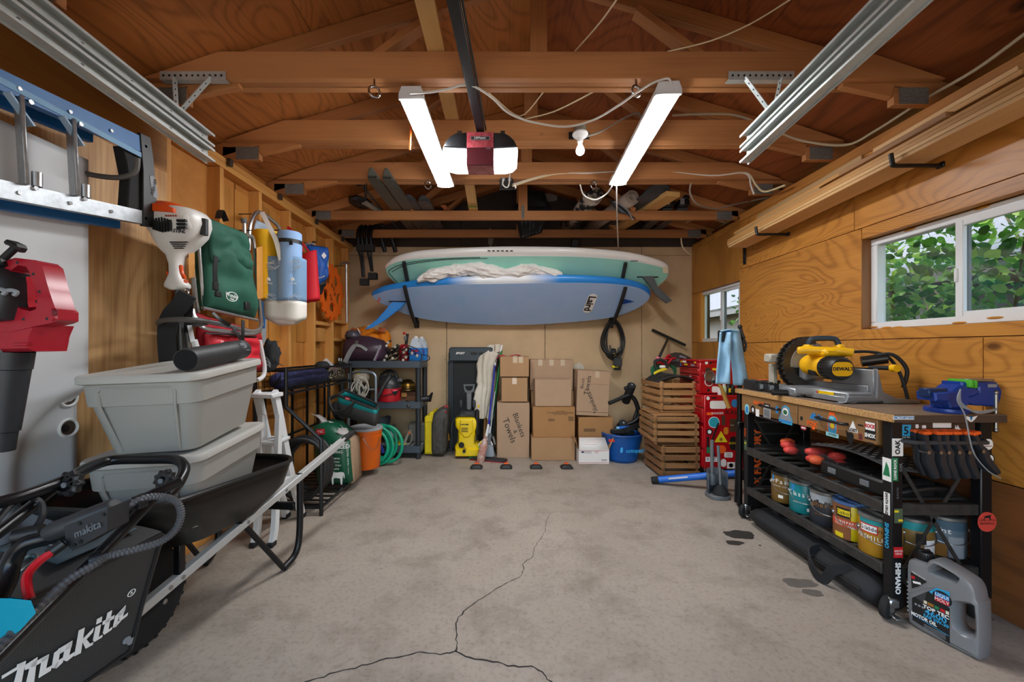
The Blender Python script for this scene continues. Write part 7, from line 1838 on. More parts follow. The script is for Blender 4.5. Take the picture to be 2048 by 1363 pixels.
# stickers on the drawers
dp_=lambda px,py:PX(px,py,xd-.0006)
RY,UZ=V((0,-1,0)),EZ
ATEAL=mat('pale_teal_print','8fd0d6',.6);CYAN=mat('cyan_print','2f9fd0',.6);DKR=mat('dark_red_print','8f2a35',.6);YOL=mat('olive_print','8a7420',.6)
lab(wk,dp_(1517,806),RY,UZ,.01,.01,None,'SEND IT',.030,PORANGE,bold=.0012)
lab(wk,dp_(1494,818),RY,UZ,.05,.075,ATEAL,sh='oval');lab(wk,dp_(1494,819),RY,UZ,.03,.05,PBLUE,sh='oval',lift=.0006)
lab(wk,dp_(1506,819),RY,UZ,.048,.06,INK,sh='oval');lab(wk,dp_(1506,819),RY,UZ,.022,.03,PWHITE,sh='oval',lift=.0006);lab(wk,dp_(1515,825),RY,UZ,.038,.05,PWHITE)
lab(wk,dp_(1534,811),RY,UZ,.062,.026,INK);lab(wk,dp_(1534,811),RY,UZ,.04,.008,PWHITE,lift=.0006);lab(wk,dp_(1534,826),RY,UZ,.07,.066,PWHITE);lab(wk,dp_(1534,826),RY,UZ,.062,.058,PGREY,lift=.0006)
lab(wk,dp_(1554,819),RY,UZ,.028,.05,PBLUE,sh='oval');lab(wk,dp_(1540,838),RY,UZ,.22,.010,mat('plum_print','3a2b33',.6))
ast=[(-.058,-.05),(.058,-.05),(.062,-.02),(.04,.012),(.034,.05),(.0,.066),(-.034,.05),(-.04,.012),(-.062,-.02)]
sticker(wk,dp_(1571,831),RY,UZ,ast,CYAN);sticker(wk,dp_(1571,831),RY,UZ,[(x*.86,y*.86) for x,y in ast],PGREY,lift=.0006);lab(wk,dp_(1571,823),RY,UZ,.052,.046,PWHITE,sh='oval',lift=.0012);lab(wk,dp_(1571,824),RY,UZ,.036,.028,mat('visor_green','2f6a4c',.3),sh='oval',lift=.0018);lab(wk,dp_(1571,842),RY,UZ,.10,.014,PBLUE,lift=.0012)
lab(wk,dp_(1631,833),RY,UZ,1,1,None,'ibis',.048,PBLUE,shear=.4,bold=.002,sx=1.35);lab(wk,dp_(1624,847),RY,UZ,1,1,None,'FOX',.034,PORANGE,bold=.0015,sx=1.1);lab(wk,dp_(1627,855),RY,UZ,.026,.020,PORANGE,sh='oval')
lab(wk,dp_(1607,855),RY,UZ,.048,.026,DKR,sh='oval');lab(wk,dp_(1607,855),RY,UZ,.032,.008,PWHITE,lift=.0006);lab(wk,dp_(1603,836),RY,UZ,.018,.022,INK);lab(wk,dp_(1637,861),RY,UZ,.014,.02,PBROWN,sh='oval')
for m_,w_,h_,l_ in ((PORANGE,.066,.120,0),(CYAN,.056,.105,.0006)):lab(wk,dp_(1665,850),RY,UZ,w_,h_,m_,sh='oval',lift=l_)
lab(wk,dp_(1664,831),RY,UZ,.036,.04,PORANGE,lift=.0004);lab(wk,dp_(1664,835),RY,UZ,.03,.014,ATEAL,lift=.0012)
for k in range(10):
 a=k*.628;sticker(wk,dp_(1665,851),RY,UZ,[(.012*math.cos(a-.3),.012*math.sin(a-.3)),(.028*math.cos(a),.028*math.sin(a)),(.012*math.cos(a+.3),.012*math.sin(a+.3))],PORANGE,lift=.0012)
lab(wk,dp_(1665,851),RY,UZ,.026,.026,PYEL,sh='oval',lift=.0014);lab(wk,dp_(1665,869),RY,UZ,.082,.022,ATEAL,'OUTSIDE',.014,INK,lift=.0014)
lab(wk,dp_(1698,836),RY,UZ,1,1,None,'LONE ROCK',.016,YOL);sticker(wk,dp_(1706,851),RY,UZ,[(-.018,-.012),(.018,-.012),(0,.026)],PWHITE);lab(wk,dp_(1706,860),RY,UZ,.054,.020,PWHITE,'LOST',.021,INK,bold=.001)
sticker(wk,dp_(1700,872),RY,UZ,[(-.025,.03),(-.01,.016),(.01,.022),(.022,.01),(.02,-.02),(.0,-.042),(-.016,-.02)],INK);lab(wk,dp_(1721,873),RY,UZ,.022,.036,DKR,sh='oval');lab(wk,dp_(1721,873),RY,UZ,.014,.024,PBROWN,sh='oval',lift=.0006)
lab(wk,dp_(1740.5,861),RY,UZ,.056,.084,INK);lab(wk,dp_(1740.5,852),RY,UZ,.050,.038,PWHITE,'ROCK',.024,PRED,lift=.0006,bold=.001,sx=.8);lab(wk,dp_(1740.5,871),RY,UZ,1,1,None,'SHOX',.026,PWHITE,lift=.0006,bold=.001,sx=.78)
lab(wk,dp_(1741,886),RY,UZ,.03,.008,INK);lab(wk,dp_(1721,850),RY,UZ,.03,.008,INK)
# stickers on the near end
ep=lambda px,py,y=1.838:P(px,py,y)
lab(wk,P(1807,835,1.797),EX,UZ,.095,.016,PWHITE,'VICTORY4X4',.0155,PBLUE,bold=.0005);sticker(wk,P(1942,836,1.797),EX,UZ,[(-.03,.012),(-.006,.006),(0,-.014),(.006,.006),(.03,.012),(.016,-.006),(.004,-.016),(-.004,-.016),(-.016,-.006)],PWHITE);lab(wk,P(1942,836,1.796),EX,UZ,1,1,None,'V',.022,PBLUE,bold=.001)
lab(wk,ep(1812,861),EX,UZ,.045,.055,CYAN,'5',.05,INK,bold=.001);lab(wk,ep(1812,874),EX,UZ,.045,.014,INK,'FIVE TEN',.010,PWHITE)
lab(wk,ep(1850,872),EX,UZ,1,1,None,'TRS',.034,INK,bold=.001);lab(wk,ep(1878,871),EX,UZ,.08,.012,PRED,'BIKE PARTS',.009,PWHITE)
lab(wk,ep(1884,850),EX,UZ,.085,.022,PWHITE);lab(wk,ep(1834,852),EX,UZ,.014,.018,PWHITE,sh='round');lab(wk,ep(1848,853),EX,UZ,.018,.014,PWHITE,sh='round')
sticker(wk,ep(1913,864),EX,UZ,[(-.018,-.022),(.012,-.022),(.012,.0),(.026,.004),(.026,.012),(.012,.02),(.006,.034),(.0,.022),(-.004,.034),(-.008,.018),(-.006,-.004)],PWHITE)
lx=1.7588-.0002;ln_=lambda py:1.8425      # left face of the near leg faces the room
L1=lambda py:V((1.7584,1.842,H-(py-CY)*1.842/FPX));L2=lambda py:V((1.785,1.8190,H-(py-CY)*1.819/FPX))
lab(wk,L2(894),EX,UZ,.05,.08,PWHITE);lab(wk,L2(894),UZ,-EX,1,1,None,'OAK',.030,INK,lift=.0006,bold=.001)
lab(wk,L1(938),RY,UZ,.043,.105,PWHITE);sticker(wk,L1(938),RY,UZ,[(-.018,-.03),(.016,-.03),(.010,.01),(-.002,.035)],PGREEN,lift=.0006)
lab(wk,L2(938)+V((-.012,0,0)),EX,UZ,.028,.105,PGREEN);lab(wk,L2(938)+V((-.012,0,0)),UZ,-EX,1,1,None,'LONE ROCK',.016,PWHITE,lift=.0006,bold=.0006)
lab(wk,L2(934)+V((.014,0,0)),UZ,-EX,1,1,None,'OAK',.018,PGREY);lab(wk,L2(985)+V((.0,0,0)),UZ,-EX,1,1,None,'BURGTEC',.012,GREY)
lab(wk,L1(1006),RY,UZ,.030,.10,PWHITE);lab(wk,L1(1006),-UZ,RY,1,1,None,'SANTA CRUZ',.016,INK,lift=.0006,shear=.2,bold=.0005)
lab(wk,L2(1031)+V((.004,0,0)),EX,UZ,.038,.066,mat('olive_green_print','4c5f48',.6));[lab(wk,L2(1031+k)+V((.004+k*.001,0,0)),EX,UZ,.02,.010,PYEL,lift=.0006) for k in (-9,9)];lab(wk,L1(1070),-UZ,RY,1,1,None,'SHIMANO',.026,CYAN,bold=.001)
lab(wk,L2(1104)+V((.003,0,0)),EX,UZ,.042,.048,PRED,'SANTA|CRUZ',.012,PWHITE,shear=.2);lab(wk,L2(1156),-UZ,EX,1,1,None,'SHIMANO',.032,PWHITE,bold=.0012)
rl_=lambda px,py:V(((px-CX)*1.819/FPX,1.8190,H-(py-CY)*1.819/FPX))
lab(wk,rl_(1974,1043),EX,UZ,.085,.09,mat('coral_print','d84a3c',.6),'LEAD DOG|BREWING',.015,INK,sh='oval');sticker(wk,rl_(1974,1034),EX,UZ,[(-.016,-.01),(-.01,-.002),(.008,-.002),(.012,-.012),(.016,-.01),(.014,.006),(.02,.012),(.008,.01),(-.012,.006)],INK,lift=.0012)
lab(wk,rl_(1976,888),EX,UZ,.045,.05,PWHITE,'I|mmm',.014,DKR,sh='oval');lab(wk,rl_(1980,917),EX,UZ,.04,.045,INK,sh='oval');lab(wk,rl_(1980,917),EX,UZ,.03,.034,PWHITE,sh='oval',lift=.0006)
fl_=lambda py:PX(1486,py,1.7584)
for py,s_,m_ in ((865,'FOX',PORANGE),):lab(wk,V((1.7584,2.925,H-(py-CY)*2.9/FPX)),UZ,-RY,1,1,None,s_,.03,m_)
lab(wk,V((1.7584,2.925,.53)),RY,UZ,.03,.07,mat('olive_green_print',''),None);lab(wk,V((1.7584,2.925,.545)),RY,UZ,.018,.012,PYEL,lift=.0006);lab(wk,V((1.7584,2.925,.79)),RY,UZ,.018,.03,mat('purple_print','5a2d9a',.6))
# bar with spring clamps
MB().tube(SP([(1.80,1.83,.815),(1.83,1.80,.813),(1.87,1.79,.812),(2.13,1.79,.812),(2.16,1.80,.813),(2.18,1.825,.815)],5),.010,8).b('clamp_bar',mat('bar_grey','3c3f44',.45),wk)
CLB=mat('clamp_black','2a2f36',.3,var=.15,vsc=20)
def clamp(x,tilt,lb):
 t=thing('spring_clamp',lb,'clamp',m=MT((x,1.782,.825))@MR(tilt,4,'Y'),group='black spring clamps on the bench bar')
 pts_=SPL([(-.012,.03),(.012,.03),(.020,-.02),(.040,-.055),(.040,-.09),(.064,-.155),(.062,-.172),(.046,-.178),(.034,-.166),(.006,-.105),(.004,-.06),(-.008,-.02)])
 MB().stack(pts_,[(.006,-.034),(0,-.026),(0,-.010),(.006,.002)],frame((0,0,0),EX,EZ)).b('jaw_arm',CLB,t)
 MB().stack([(x_*.9-.006,z_*.97) for x_,z_ in pts_],[(.004,-.062),(0,-.056),(0,-.040),(.004,-.034)],frame((0,0,0),EX,EZ)).b('jaw_arm',CLB,t)
 MB().box((0,.006,.032),(.034,.032,.014),.003).b('jaw_pad',PORANGE,t);MB().box((0,.046,.032),(.034,.03,.014),.003).b('jaw_pad',PORANGE,t)
 MB().cyl((.01,-.003,-.055),(.01,.065,-.055),.008,n=10).b('pivot',STEEL,t)
for x,tl,lb in ((1.877,0,'spring clamp nearest the bench leg with the green sticker'),(1.932,.02,'second spring clamp from the green sticker leg'),(1.968,.03,'third spring clamp from the green sticker leg'),(2.012,-.02,'fourth spring clamp from the green sticker leg'),(2.058,.0,'fifth spring clamp from the green sticker leg'),(2.105,-.28,'tilted spring clamp by the leg with the coral sticker')):clamp(x,tl,lb)
# paint cans
def can(x,y,r,h_,col,lb,words,lidm,extra=None,tm=PWHITE,rz=-.45):
 t=thing('paint_can',lb,'paint can',(x,y,.233),rz,group='paint cans on the lower shelf')
 MB().lathe([(0,0),(r-.002,0),(r,.004),(r,h_-.02),(r-.001,h_-.018),(0,h_-.018)],32).b('label_wrap',mat('can_'+col,col,.35,var=.12,vsc=9),t)
 MB().lathe([(r-.001,h_-.02),(r+.003,h_-.016),(r+.003,h_-.003),(r-.004,h_),(r-.012,h_),(r-.015,h_-.008),(r-.03,h_-.006),(0,h_-.006)],32).b('lid',lidm,t)
 MB().tube(SP([(-r-.004,0,h_*.62),(-r*.8,-r*.75,h_*.42),(0,-r*1.06,h_*.34),(r*.8,-r*.75,h_*.42),(r+.004,0,h_*.62)],6),.0022,6).b('wire_handle',STEEL,t)
 for s_ in (-1,1):MB().cyl((s_*r,0,h_*.62),(s_*(r+.007),0,h_*.62),.013,n=12).b('handle_ear',STEEL,t)
 for s_,z,sz,m_,al,a0 in words:          # words wrapped letter by letter around the can
  a=a0
  for ch in s_:
   if ch!=' ':
    ca_,sa_=math.cos(a),math.sin(a);text(ch,t,((r+.0006)*sa_,-(r+.0006)*ca_,z),(ca_,sa_,0),EZ,sz,m_,ext=.0002)
   a+=sz*(.52 if ch.islower() else .62)/r*(.5 if ch in 'il' else 1)
 def band(z0,z1,a0,a1,m_,o=.0005,nm='label_panel'):
  n_=14;q=[a0+(a1-a0)*i/n_ for i in range(n_+1)]
  MB().add([((r+o)*math.sin(a),-(r+o)*math.cos(a),z) for z in (z0,z1) for a in q],[(i,i+1,n_+2+i,n_+1+i) for i in range(n_)]).b(nm,m_,t)
 if extra:extra(band,t)
LIDG=mat('can_lid_grey','8f908e',.4,.6,var=.4,vsc=20);LIDB=mat('can_lid_blue','5f86c4',.4,.3,var=.4,vsc=14);LIDD=mat('can_lid_dark','4c4b48',.4,.5,var=.5,vsc=20)
r0=.0815
can(1.858,2.645,r0,.19,'7a5c28','gold brown paint can at the far end of the lower shelf',(('erPaint',.135,.040,PWHITE,0,-1.3),('INTERIOR LATEX',.105,.010,PWHITE,0,-1.1)),LIDD,lambda b,t:(b(.0,.11,.05,.75,PGREY),b(.135,.168,-1.3,-1.05,PBLUE),b(.03,.05,-.7,-.35,PWHITE),b(.12,.168,.35,1.0,PTEAL)))
can(1.858,2.475,r0,.19,'12828a','teal paint can between the gold brown and the drip stained cans',(('Classic',.115,.040,PWHITE,0,-1.25),('INTERIOR LATEX',.065,.010,PWHITE,0,-1.0)),LIDG,lambda b,t:(b(.13,.168,-1.2,-.9,PBLUE),b(.02,.04,-.1,.2,PWHITE)))
can(1.858,2.307,r0,.19,'2b2f38','dark paint can with grey drips down its label',(('phere',.115,.040,mat('gold_print','9a6a2a',.5),0,-1.05),('EXTERIOR LATEX',.06,.010,mat('gold_print',''),0,-.9)),LIDG,lambda b,t:([b(.17-.02*abs(math.sin(k*2.3))-.025,.171,-1.5+k*.16,-1.34+k*.16,mat('paint_drip','9fa6ac',.4),.0008,'paint_drip') for k in range(12)],b(.02,.04,.15,.45,PWHITE)))
can(1.858,2.137,r0+.001,.195,'ecdc14','yellow and wood brown paint can with a red banner',(('TRANSPARENT',.088,.019,PWHITE,0,-1.25),('STAIN + SEALER',.073,.013,PWHITE,0,-1.25),('Cabot',.136,.026,INK,0,-1.05)),LIDB,lambda b,t:(b(.0,.176,-2.2,-.35,mat('wood_print','8a5632',.6),.0002),b(.064,.102,-1.8,.15,mat('banner_red','d8502c',.5),.0003),b(.112,.162,-1.2,-.42,INK,.0003),b(.122,.152,-1.12,-.40,PYEL,.0004),b(.004,.028,-1.3,-.75,PYEL,.0004)))
can(1.842,1.965,r0,.19,'b5851c','ochre paint can with a red and white oval by the bench leg',(('PREMIUM',.085,.030,PWHITE,0,-1.45),('Glidden',.128,.028,INK,0,-1.22)),LIDG,lambda b,t:(b(.15,.172,-1.4,1.4,PTEAL,.0004),b(.106,.150,-1.36,-.38,PRED,.0002),b(.112,.144,-1.30,-.44,PWHITE,.0003)))
can(2.008,1.972,.078,.185,'8a6a34','teal topped paint can half hidden behind the bench leg',(),LIDG,lambda b,t:(b(.13,.167,-1.5,1.5,PTEAL),b(.07,.12,-.2,.3,INK,.0008),b(.0,.09,.2,.9,PWHITE,.0006)))
can(2.172,1.985,.083,.19,'5d6e7c','grey blue paint can in the wall corner of the lower shelf',(('Paint',.125,.036,PWHITE,0,-.95),),LIDG,lambda b,t:(b(.0,.10,-.15,.6,PGREY),b(.13,.171,-1.5,1.5,mat('slate_print','3f5768',.6)),b(0,.06,-1.4,-.2,mat('gold_print',''))))
# upper shelf contents
zs=.525
mbag=thing('strap_bag','black mesh bag of red ratchet straps on the upper shelf','bag',(1.96,2.45,zs),world=1)
STR=mat('strap_red','e0443c',.6,var=.2,vsc=16)
random.seed(8)
for k in range(11):
 c=V((random.uniform(1.80,2.02),2.62-k*.038,zs+.05+random.uniform(0,.05)));
 MB().sph(c,(.045,.035,.025),12,8,fn=lambda p,d:p*(1+.2*noise.noise(d*3+V((k,0,0))))).b('rolled_strap',STR if k%4 else mat('strap_orange','d0552c',.6),mbag,smooth=S8)
bx('ratchet',(1.86,2.24,zs+.05),(.05,.09,.03),STEEL,mbag,.006);bx('ratchet',(1.90,2.20,zs+.06),(.04,.06,.03),GREY,mbag,.006)
def net_mat():
 m,N,L,b=nodes('black_net');tc=N.new('ShaderNodeTexCoord');ck=N.new('ShaderNodeTexChecker');ck.inputs['Scale'].default_value=260;L.new(tc.outputs['Object'],ck.inputs['Vector'])
 mth=N.new('ShaderNodeMath');mth.operation='MULTIPLY_ADD';mth.inputs[1].default_value=.3;mth.inputs[2].default_value=.05;L.new(ck.outputs['Fac'],mth.inputs[0]);L.new(mth.outputs[0],b.inputs['Alpha']);b.inputs['Base Color'].default_value=lin('1a1b1e');return m
MB().sph((1.93,2.43,zs+.065),(.155,.27,.075),30,14,fn=lambda p,d:p*(1+.10*noise.noise(d*2.5)+.04*noise.noise(d*7))).b('net',net_mat(),mbag,smooth=S8)
pf=thing('perforated_mat','dark perforated plastic sheet bent over the strap bag','sheet',(2.0,2.2,zs+.1),world=1)
MB().grid(lambda u,v:V((1.84+.30*v,2.40-.48*u,zs+.135+.03*math.sin(3*u)-.05*v*u)),14,10).b('sheet',mat('mat_dark','57595d',.4),pf,smooth=S8,mods=[('SOLIDIFY',.012)])
for i in range(11):
 for j in range(6):
  u,v=(i+.5)/11,(j+.5)/6;c=V((1.84+.30*v,2.40-.48*u,zs+.142+.03*math.sin(3*u)-.05*v*u));MB().cyl(c,c+V((0,0,.0015)),.011,n=8).b('dimple',mat('dimple_grey','c2bdb6',.6),pf)
def case(lb,c,d,rz,n='tool_case'):
 t=thing(n,lb,'case',c,rz)
 MB().stack(rrect(d[0],d[1],.03),[(.01,0),(0,.01),(0,d[2]-.01),(.012,d[2])]).b('shell',BLACK,t)
 for k in range(6):MB().box((0,-d[1]/2+.03+k*(d[1]-.06)/5,d[2]+.001),(d[0]*.8,.012,.006),.002).b('rib',BLACK,t)
 for k in (-1,1):MB().box((-d[0]/2-.003,k*d[1]*.25,d[2]*.5),(.008,.05,.03),.002).b('latch',GREY,t)
case('black blow moulded tool case near the bench leg on the upper shelf',(1.93,2.10,zs),(.26,.40,.075),0)
case('smaller black case by the wall on the upper shelf',(2.10,2.38,zs),(.12,.30,.07),.2)
MB().tube(SP([(1.85,1.90,zs+.02),(2.0,1.88,zs+.05),(2.15,1.92,zs+.03),(2.17,2.1,zs+.02)],6),.014,8).thing('black_hose',BLACK,'short black hose lying at the near end of the upper shelf','hose',loc=(2.0,1.9,zs),world=1)
fb=thing('banner_panel','black ribbed panel lettered in orange standing under the far bench end','panel',(2.0,3.0,0),world=1)
bx('panel',(2.01,3.0,.40),(.40,.02,.76),INK,fb,.004)
for k in range(6):bx('rib',(2.01,2.987,.26+k*.085),(.38,.012,.010),mat('rib_grey','3d3f42',.5),fb,.003)
text('FOX FACTORY',fb,(1.885,2.985,.38),EZ,-EX,.075,PORANGE,bold=.003)
sbg=thing('long_bag','long black fabric bag lying on the floor under the workbench','bag',(1.85,2.4,0),world=1)
FAB=mat('bag_fabric_black','202124',.75,var=.3,vsc=9,bump=.3,bsc=11)
MB().loft([[V((1.83+math.cos(t)*.125*k,y,.004+(.062+math.sin(t)*.062*(1+.2*noise.noise(V((y*5,math.cos(t),0)))))*k)) for t in [2*math.pi*i/16 for i in range(16)]] for y,k in [(1.875,.3),(1.89,.85)]+[(1.95+j*.08,1) for j in range(11)]+[(2.83,.85),(2.87,.2)]]).b('fabric',FAB,sbg,smooth=S8)
MB().tube([(1.705,1.92+.08*k,.075) for k in range(12)],.005,6).b('zip',INK,sbg)
MB().strap(SP([(1.75,2.02,.12),(1.685,2.05,.10),(1.665,2.10,.02),(1.66,2.17,.06),(1.69,2.22,.11),(1.76,2.24,.12)],6),(0,0,1),.045,.008).b('carry_loop',FAB,sbg)
# oil jug
fj=frame((1.80,1.779,.002),(.285,-.958,0),EZ)
oj=thing('oil_jug','grey motor oil jug with black label on the floor by the near bench leg','oil jug',m=fj)
JG=mat('jug_grey','8a8d90',.3,.3,var=.06)
out=SPL([(.004,.006),(-.010,.035),(-.013,.15),(-.013,.262),(-.004,.292),(.02,.302),(.052,.304),(.058,.316),(.070,.327),(.090,.331),(.156,.312),(.188,.298),(.203,.272),(.209,.235),(.216,.217),(.218,.09),(.214,.012),(.20,.002),(.1,.0)])
bj=MB().stack(out,[(.016,-.094),(.004,-.088),(0,-.078),(0,-.016),(.004,-.006),(.016,0)]).b('body',JG,oj)
carve(bj,[MB().stack(SPL([(.146,.175),(.156,.192),(.188,.205),(.196,.196),(.200,.110),(.190,.085),(.150,.09)]),[(-.012,-.095),(0,-.076),(.0,-.016),(-.012,.001)]),MB().stack(SPL([(.070,.275),(.079,.303),(.093,.312),(.148,.298),(.152,.288),(.136,.272)]),[(-.008,-.095),(0,-.078),(0,-.014),(-.008,.001)])])
cm=fj.inverted()@MT(fj@V((.028,.30,-.045)))
MB(cm).lathe([(0,0),(.027,0),(.030,.004),(.030,.032),(.027,.038),(0,.036)],24).b('cap',BLACK,oj);MB(cm).box((0,0,.040),(.05,.012,.012),.004).b('cap_ridge',BLACK,oj)
for k in range(24):q=k*.2618;MB(cm).box((.030*math.cos(q),.030*math.sin(q),.018),(.003,.003,.026)).b('cap_rib',BLACK,oj)
for k in range(8):MB().box((-.010,.06+k*.018,-.012),(.008,.009,.016),.002).b('grip_rib',JG,oj)
MB().tube([(.0,.150,-.001),(.060,.205,-.001),(.088,.222,-.001)],.004,6).b('panel_ridge',JG,oj);MB().tube([(.0,.160,-.001),(.050,.205,-.001),(.062,.212,-.001)],.003,6).b('panel_ridge',JG,oj)
LBK=mat('label_black','1b1c1f',.35);UX,UY=V((1,0,0)),V((0,1,0))
jl=lambda a,b_,c=.0012:V((a,b_,c))
sticker(oj,jl(0,0,.0002),UX,UY,[(.010,.032),(.132,.012),(.132,.226),(.090,.219),(.064,.190),(.008,.128)],LBK);sticker(oj,jl(0,0),UX,UY,[(.066,.190),(.132,.16),(.132,.226),(.090,.219)],CYAN);sticker(oj,jl(0,0),UX,UY,[(.02,.14),(.06,.184),(.05,.13)],mat('label_grey','3a3b40',.35))
lab(oj,jl(.109,.186,.002),UX,UY,.062,.058,LBK,sh='oval');lab(oj,jl(.109,.195,.003),UX,UY,.046,.019,PBLUE,'LIQUI',.019,PWHITE,sx=.92);lab(oj,jl(.109,.175,.003),UX,UY,.046,.019,PRED,'MOLY',.019,PWHITE,sx=.92)
for a,b_,s_,z,m_,x_ in ((.089,.117,'TOP TEC',.020,PWHITE,1.05),(.088,.098,'4600',.031,CYAN,1.15),(.089,.079,'SAE 5W-30',.018,CYAN,.95),(.049,.062,'MOTOR OIL',.020,PWHITE,.78)):text(s_,oj,jl(a,b_,.0014),UX,UY,z,m_,bold=.0006,ext=.0003,sx=x_)
for a,w_,m_ in ((.054,.011,PCREAM),(.072,.02,mat('gold_print','9a6a2a',.5)),(.092,.014,PGREEN),(.110,.014,PRED),(.125,.010,PCREAM)):lab(oj,jl(a,.137-.02*(a-.05)),UX,UY,w_,.013,m_)
for k in range(3):lab(oj,jl(.022+k*.012,.109),UX,UY,.009,.009,PGREY,sh='oval')
for k in range(4):lab(oj,jl(.085,.040-k*.006),UX,V((.1,1,0)),.07,.0018,PGREY)
lab(oj,jl(.071,.050),(1,-.12,0),UY,.118,.002,CYAN)
sticker(oj,jl(0,0),UX,UY,[(.004,.242),(.060,.228),(.030,.19),(.008,.17)],LBK);lab(oj,jl(.013,.222,.002),UX,UY,.012,.012,PRED);lab(oj,jl(.026,.205,.002),(1,.25,0),UY,.028,.009,PWHITE);text('Made in Germany',oj,jl(.032,.240,.002),(1,-.2,0),UY,.0065,PWHITE)
# ---- mitre saw
ms=thing('mitre_saw','yellow mitre saw with toothed blade guard standing on the workbench','saw',(2.0,2.4,.936),world=1)
DW=mat('saw_yellow','efb40a',.38,var=.06);SGY=mat('saw_grey','9a9da1',.42,.5,var=.15,vsc=14);SDK=mat('saw_dark','35312e',.35,.6,var=.3)
bx('base',(1.95,2.46,.968),(.20,.60,.055),SGY,ms,.008);MB().lathe([(0,0),(.14,0),(.145,.01),(.145,.04),(0,.042)],32,MT((1.93,2.48,.958))).b('turntable',SGY,ms)
MB().prism([(1.80,.938),(1.83,.94),(1.845,.975),(1.98,.975),(2.0,.97),(2.005,1.125),(2.035,1.00),(2.11,.965),(2.235,.955),(2.235,.938),(2.04,.938),(2.03,.952),(1.90,.952),(1.89,.938)],-.05,0,FY(2.15),.003).b('base_end',SGY,ms)
bx('fence',(2.0,2.30,1.055),(.022,.28,.13),SGY,ms,.004);bx('fence',(2.0,2.69,1.05),(.022,.22,.12),SGY,ms,.004);bx('lower_fence',(1.985,2.46,1.008),(.02,.56,.045),SGY,ms,.003)
bx('front_block',(1.815,2.52,.965),(.07,.13,.055),SGY,ms,.01);MB().cyl((1.79,2.52,.957),(1.70,2.55,.957),.017,.021,12,b=.004).b('mitre_knob',BLACK,ms);bx('mitre_lever',(1.80,2.47,.955),(.02,.02,.045),BLACK,ms,.004)
bx('warning_label',(1.846,2.33,.975),(.004,.17,.025),YELLOW,ms,0);bx('warning_mark',(1.8435,2.38,.975),(.002,.05,.018),PRED,ms,0);bx('table_front',(1.838,2.30,.957),(.012,.28,.03),SGY,ms,.003)
bc=V((1.975,2.62,1.135));fb_=frame(bc,EX,EZ)
bl0=[];
for i in range(60):
 a=2*math.pi*i/60;bl0+=[(.150*math.cos(a),.150*math.sin(a)),(.156*math.cos(a+.03),.156*math.sin(a+.03))]
MB().prism(bl0,-.0015,.0015,fb_).b('blade',mat('blade_steel','8d8c8a',.3,.9),ms)
a0,a1=75,262;no=34
og_=[];ig_=[]
for i in range(no+1):
 a=R(a0+(a1-a0)*i/no);r=.178 if i%2 else .170;og_.append((r*math.cos(a),r*math.sin(a)));ig_.append((.112*math.cos(a),.112*math.sin(a)))
lg_=MB().prism(og_+ig_[::-1],.012,.032,fb_).b('lower_guard',mat('guard_smoke','403b37',.25,.4),ms,smooth=20);MB().prism(og_+ig_[::-1],-.035,-.02,fb_).b('lower_guard',mat('guard_smoke',''),ms,smooth=20)
for i in range(no):
 a=R(a0+(a1-a0)*(i+.5)/no);MB().box((0,0,0),(.012,.05,.004),0,MT(bc+V((.172*math.cos(a),0,.172*math.sin(a))))@MR(-a,4,'Y')).b('guard_tooth',SDK,lg_)
MB().prism([(.13*math.cos(R(a)),.13*math.sin(R(a))) for a in range(-20,200,11)],-.04,.034,fb_,.004).b('upper_guard',mat('guard_grey','8f9296',.4,.4),ms)
mo=V((1.955,2.60,1.135))
MB().tube([mo,mo+V((-.01,-.05,-.003)),mo+V((-.012,-.06,-.003)),mo+V((-.04,-.22,-.01)),mo+V((-.042,-.235,-.01))],[.05,.052,.066,.062,.055],20).b('motor_housing',DW,ms)
m1=mo+V((-.041,-.225,-.01));m2=mo+V((-.060,-.355,-.016))
mc_=MB().tube([m1,m1.lerp(m2,.08),m1.lerp(m2,.9),m2],[.056,.064,.066,.058],24).b('motor_cap',BLACK,ms)
for k in range(24):a=k*2*math.pi/24;MB().box(m1.lerp(m2,.5)+V((.066*math.cos(a),0,.066*math.sin(a))),(.005,.09,.005)).b('cap_rib',BLACK,mc_)
dm=(m2-m1).normalized();MB().stack(rrect(.105,.082,.03),[(0,0),(.003,.003)],frame(m2,(1,-.15,0),EZ)).b('name_badge',DW,mc_);text('DEWALT',mc_,m2+dm*.0035,(1,-.15,0),EZ,.026,INK,bold=.001)
bx('gear_case',(1.955,2.575,1.09),(.10,.06,.11),SGY,ms,.015);MB().tube([(1.88,2.46,1.09),(1.88,2.40,1.09)],.02,10).b('brush_cap',SDK,ms)
MB().tube(SP([(1.80,2.46,1.222),(1.84,2.44,1.225),(1.90,2.40,1.222),(1.98,2.36,1.218),(2.03,2.34,1.21)],5),[.020,.023,.024]+[.024]*18,12).b('trigger_handle',DW,ms);bx('arm_block',(1.96,2.43,1.21),(.15,.16,.05),DW,ms,.015)
MB().tube(SP([(1.865,2.47,1.21),(1.875,2.46,1.28),(1.90,2.45,1.295),(1.97,2.42,1.295),(2.0,2.41,1.28),(2.01,2.40,1.21)],5),.016,10).b('carry_handle',mat('handle_navy','22303c',.5),ms)
for p in ((1.868,2.467,1.235),(2.008,2.402,1.235)):bx('handle_foot',p,(.045,.05,.05),DW,ms,.01)
bx('dust_port',(1.80,2.70,1.17),(.07,.07,.06),mat('beige_block','a8a294',.6),ms,.01);bx('rail_post',(1.835,2.74,1.02),(.03,.05,.22),mat('beige_block',''),ms,.004)
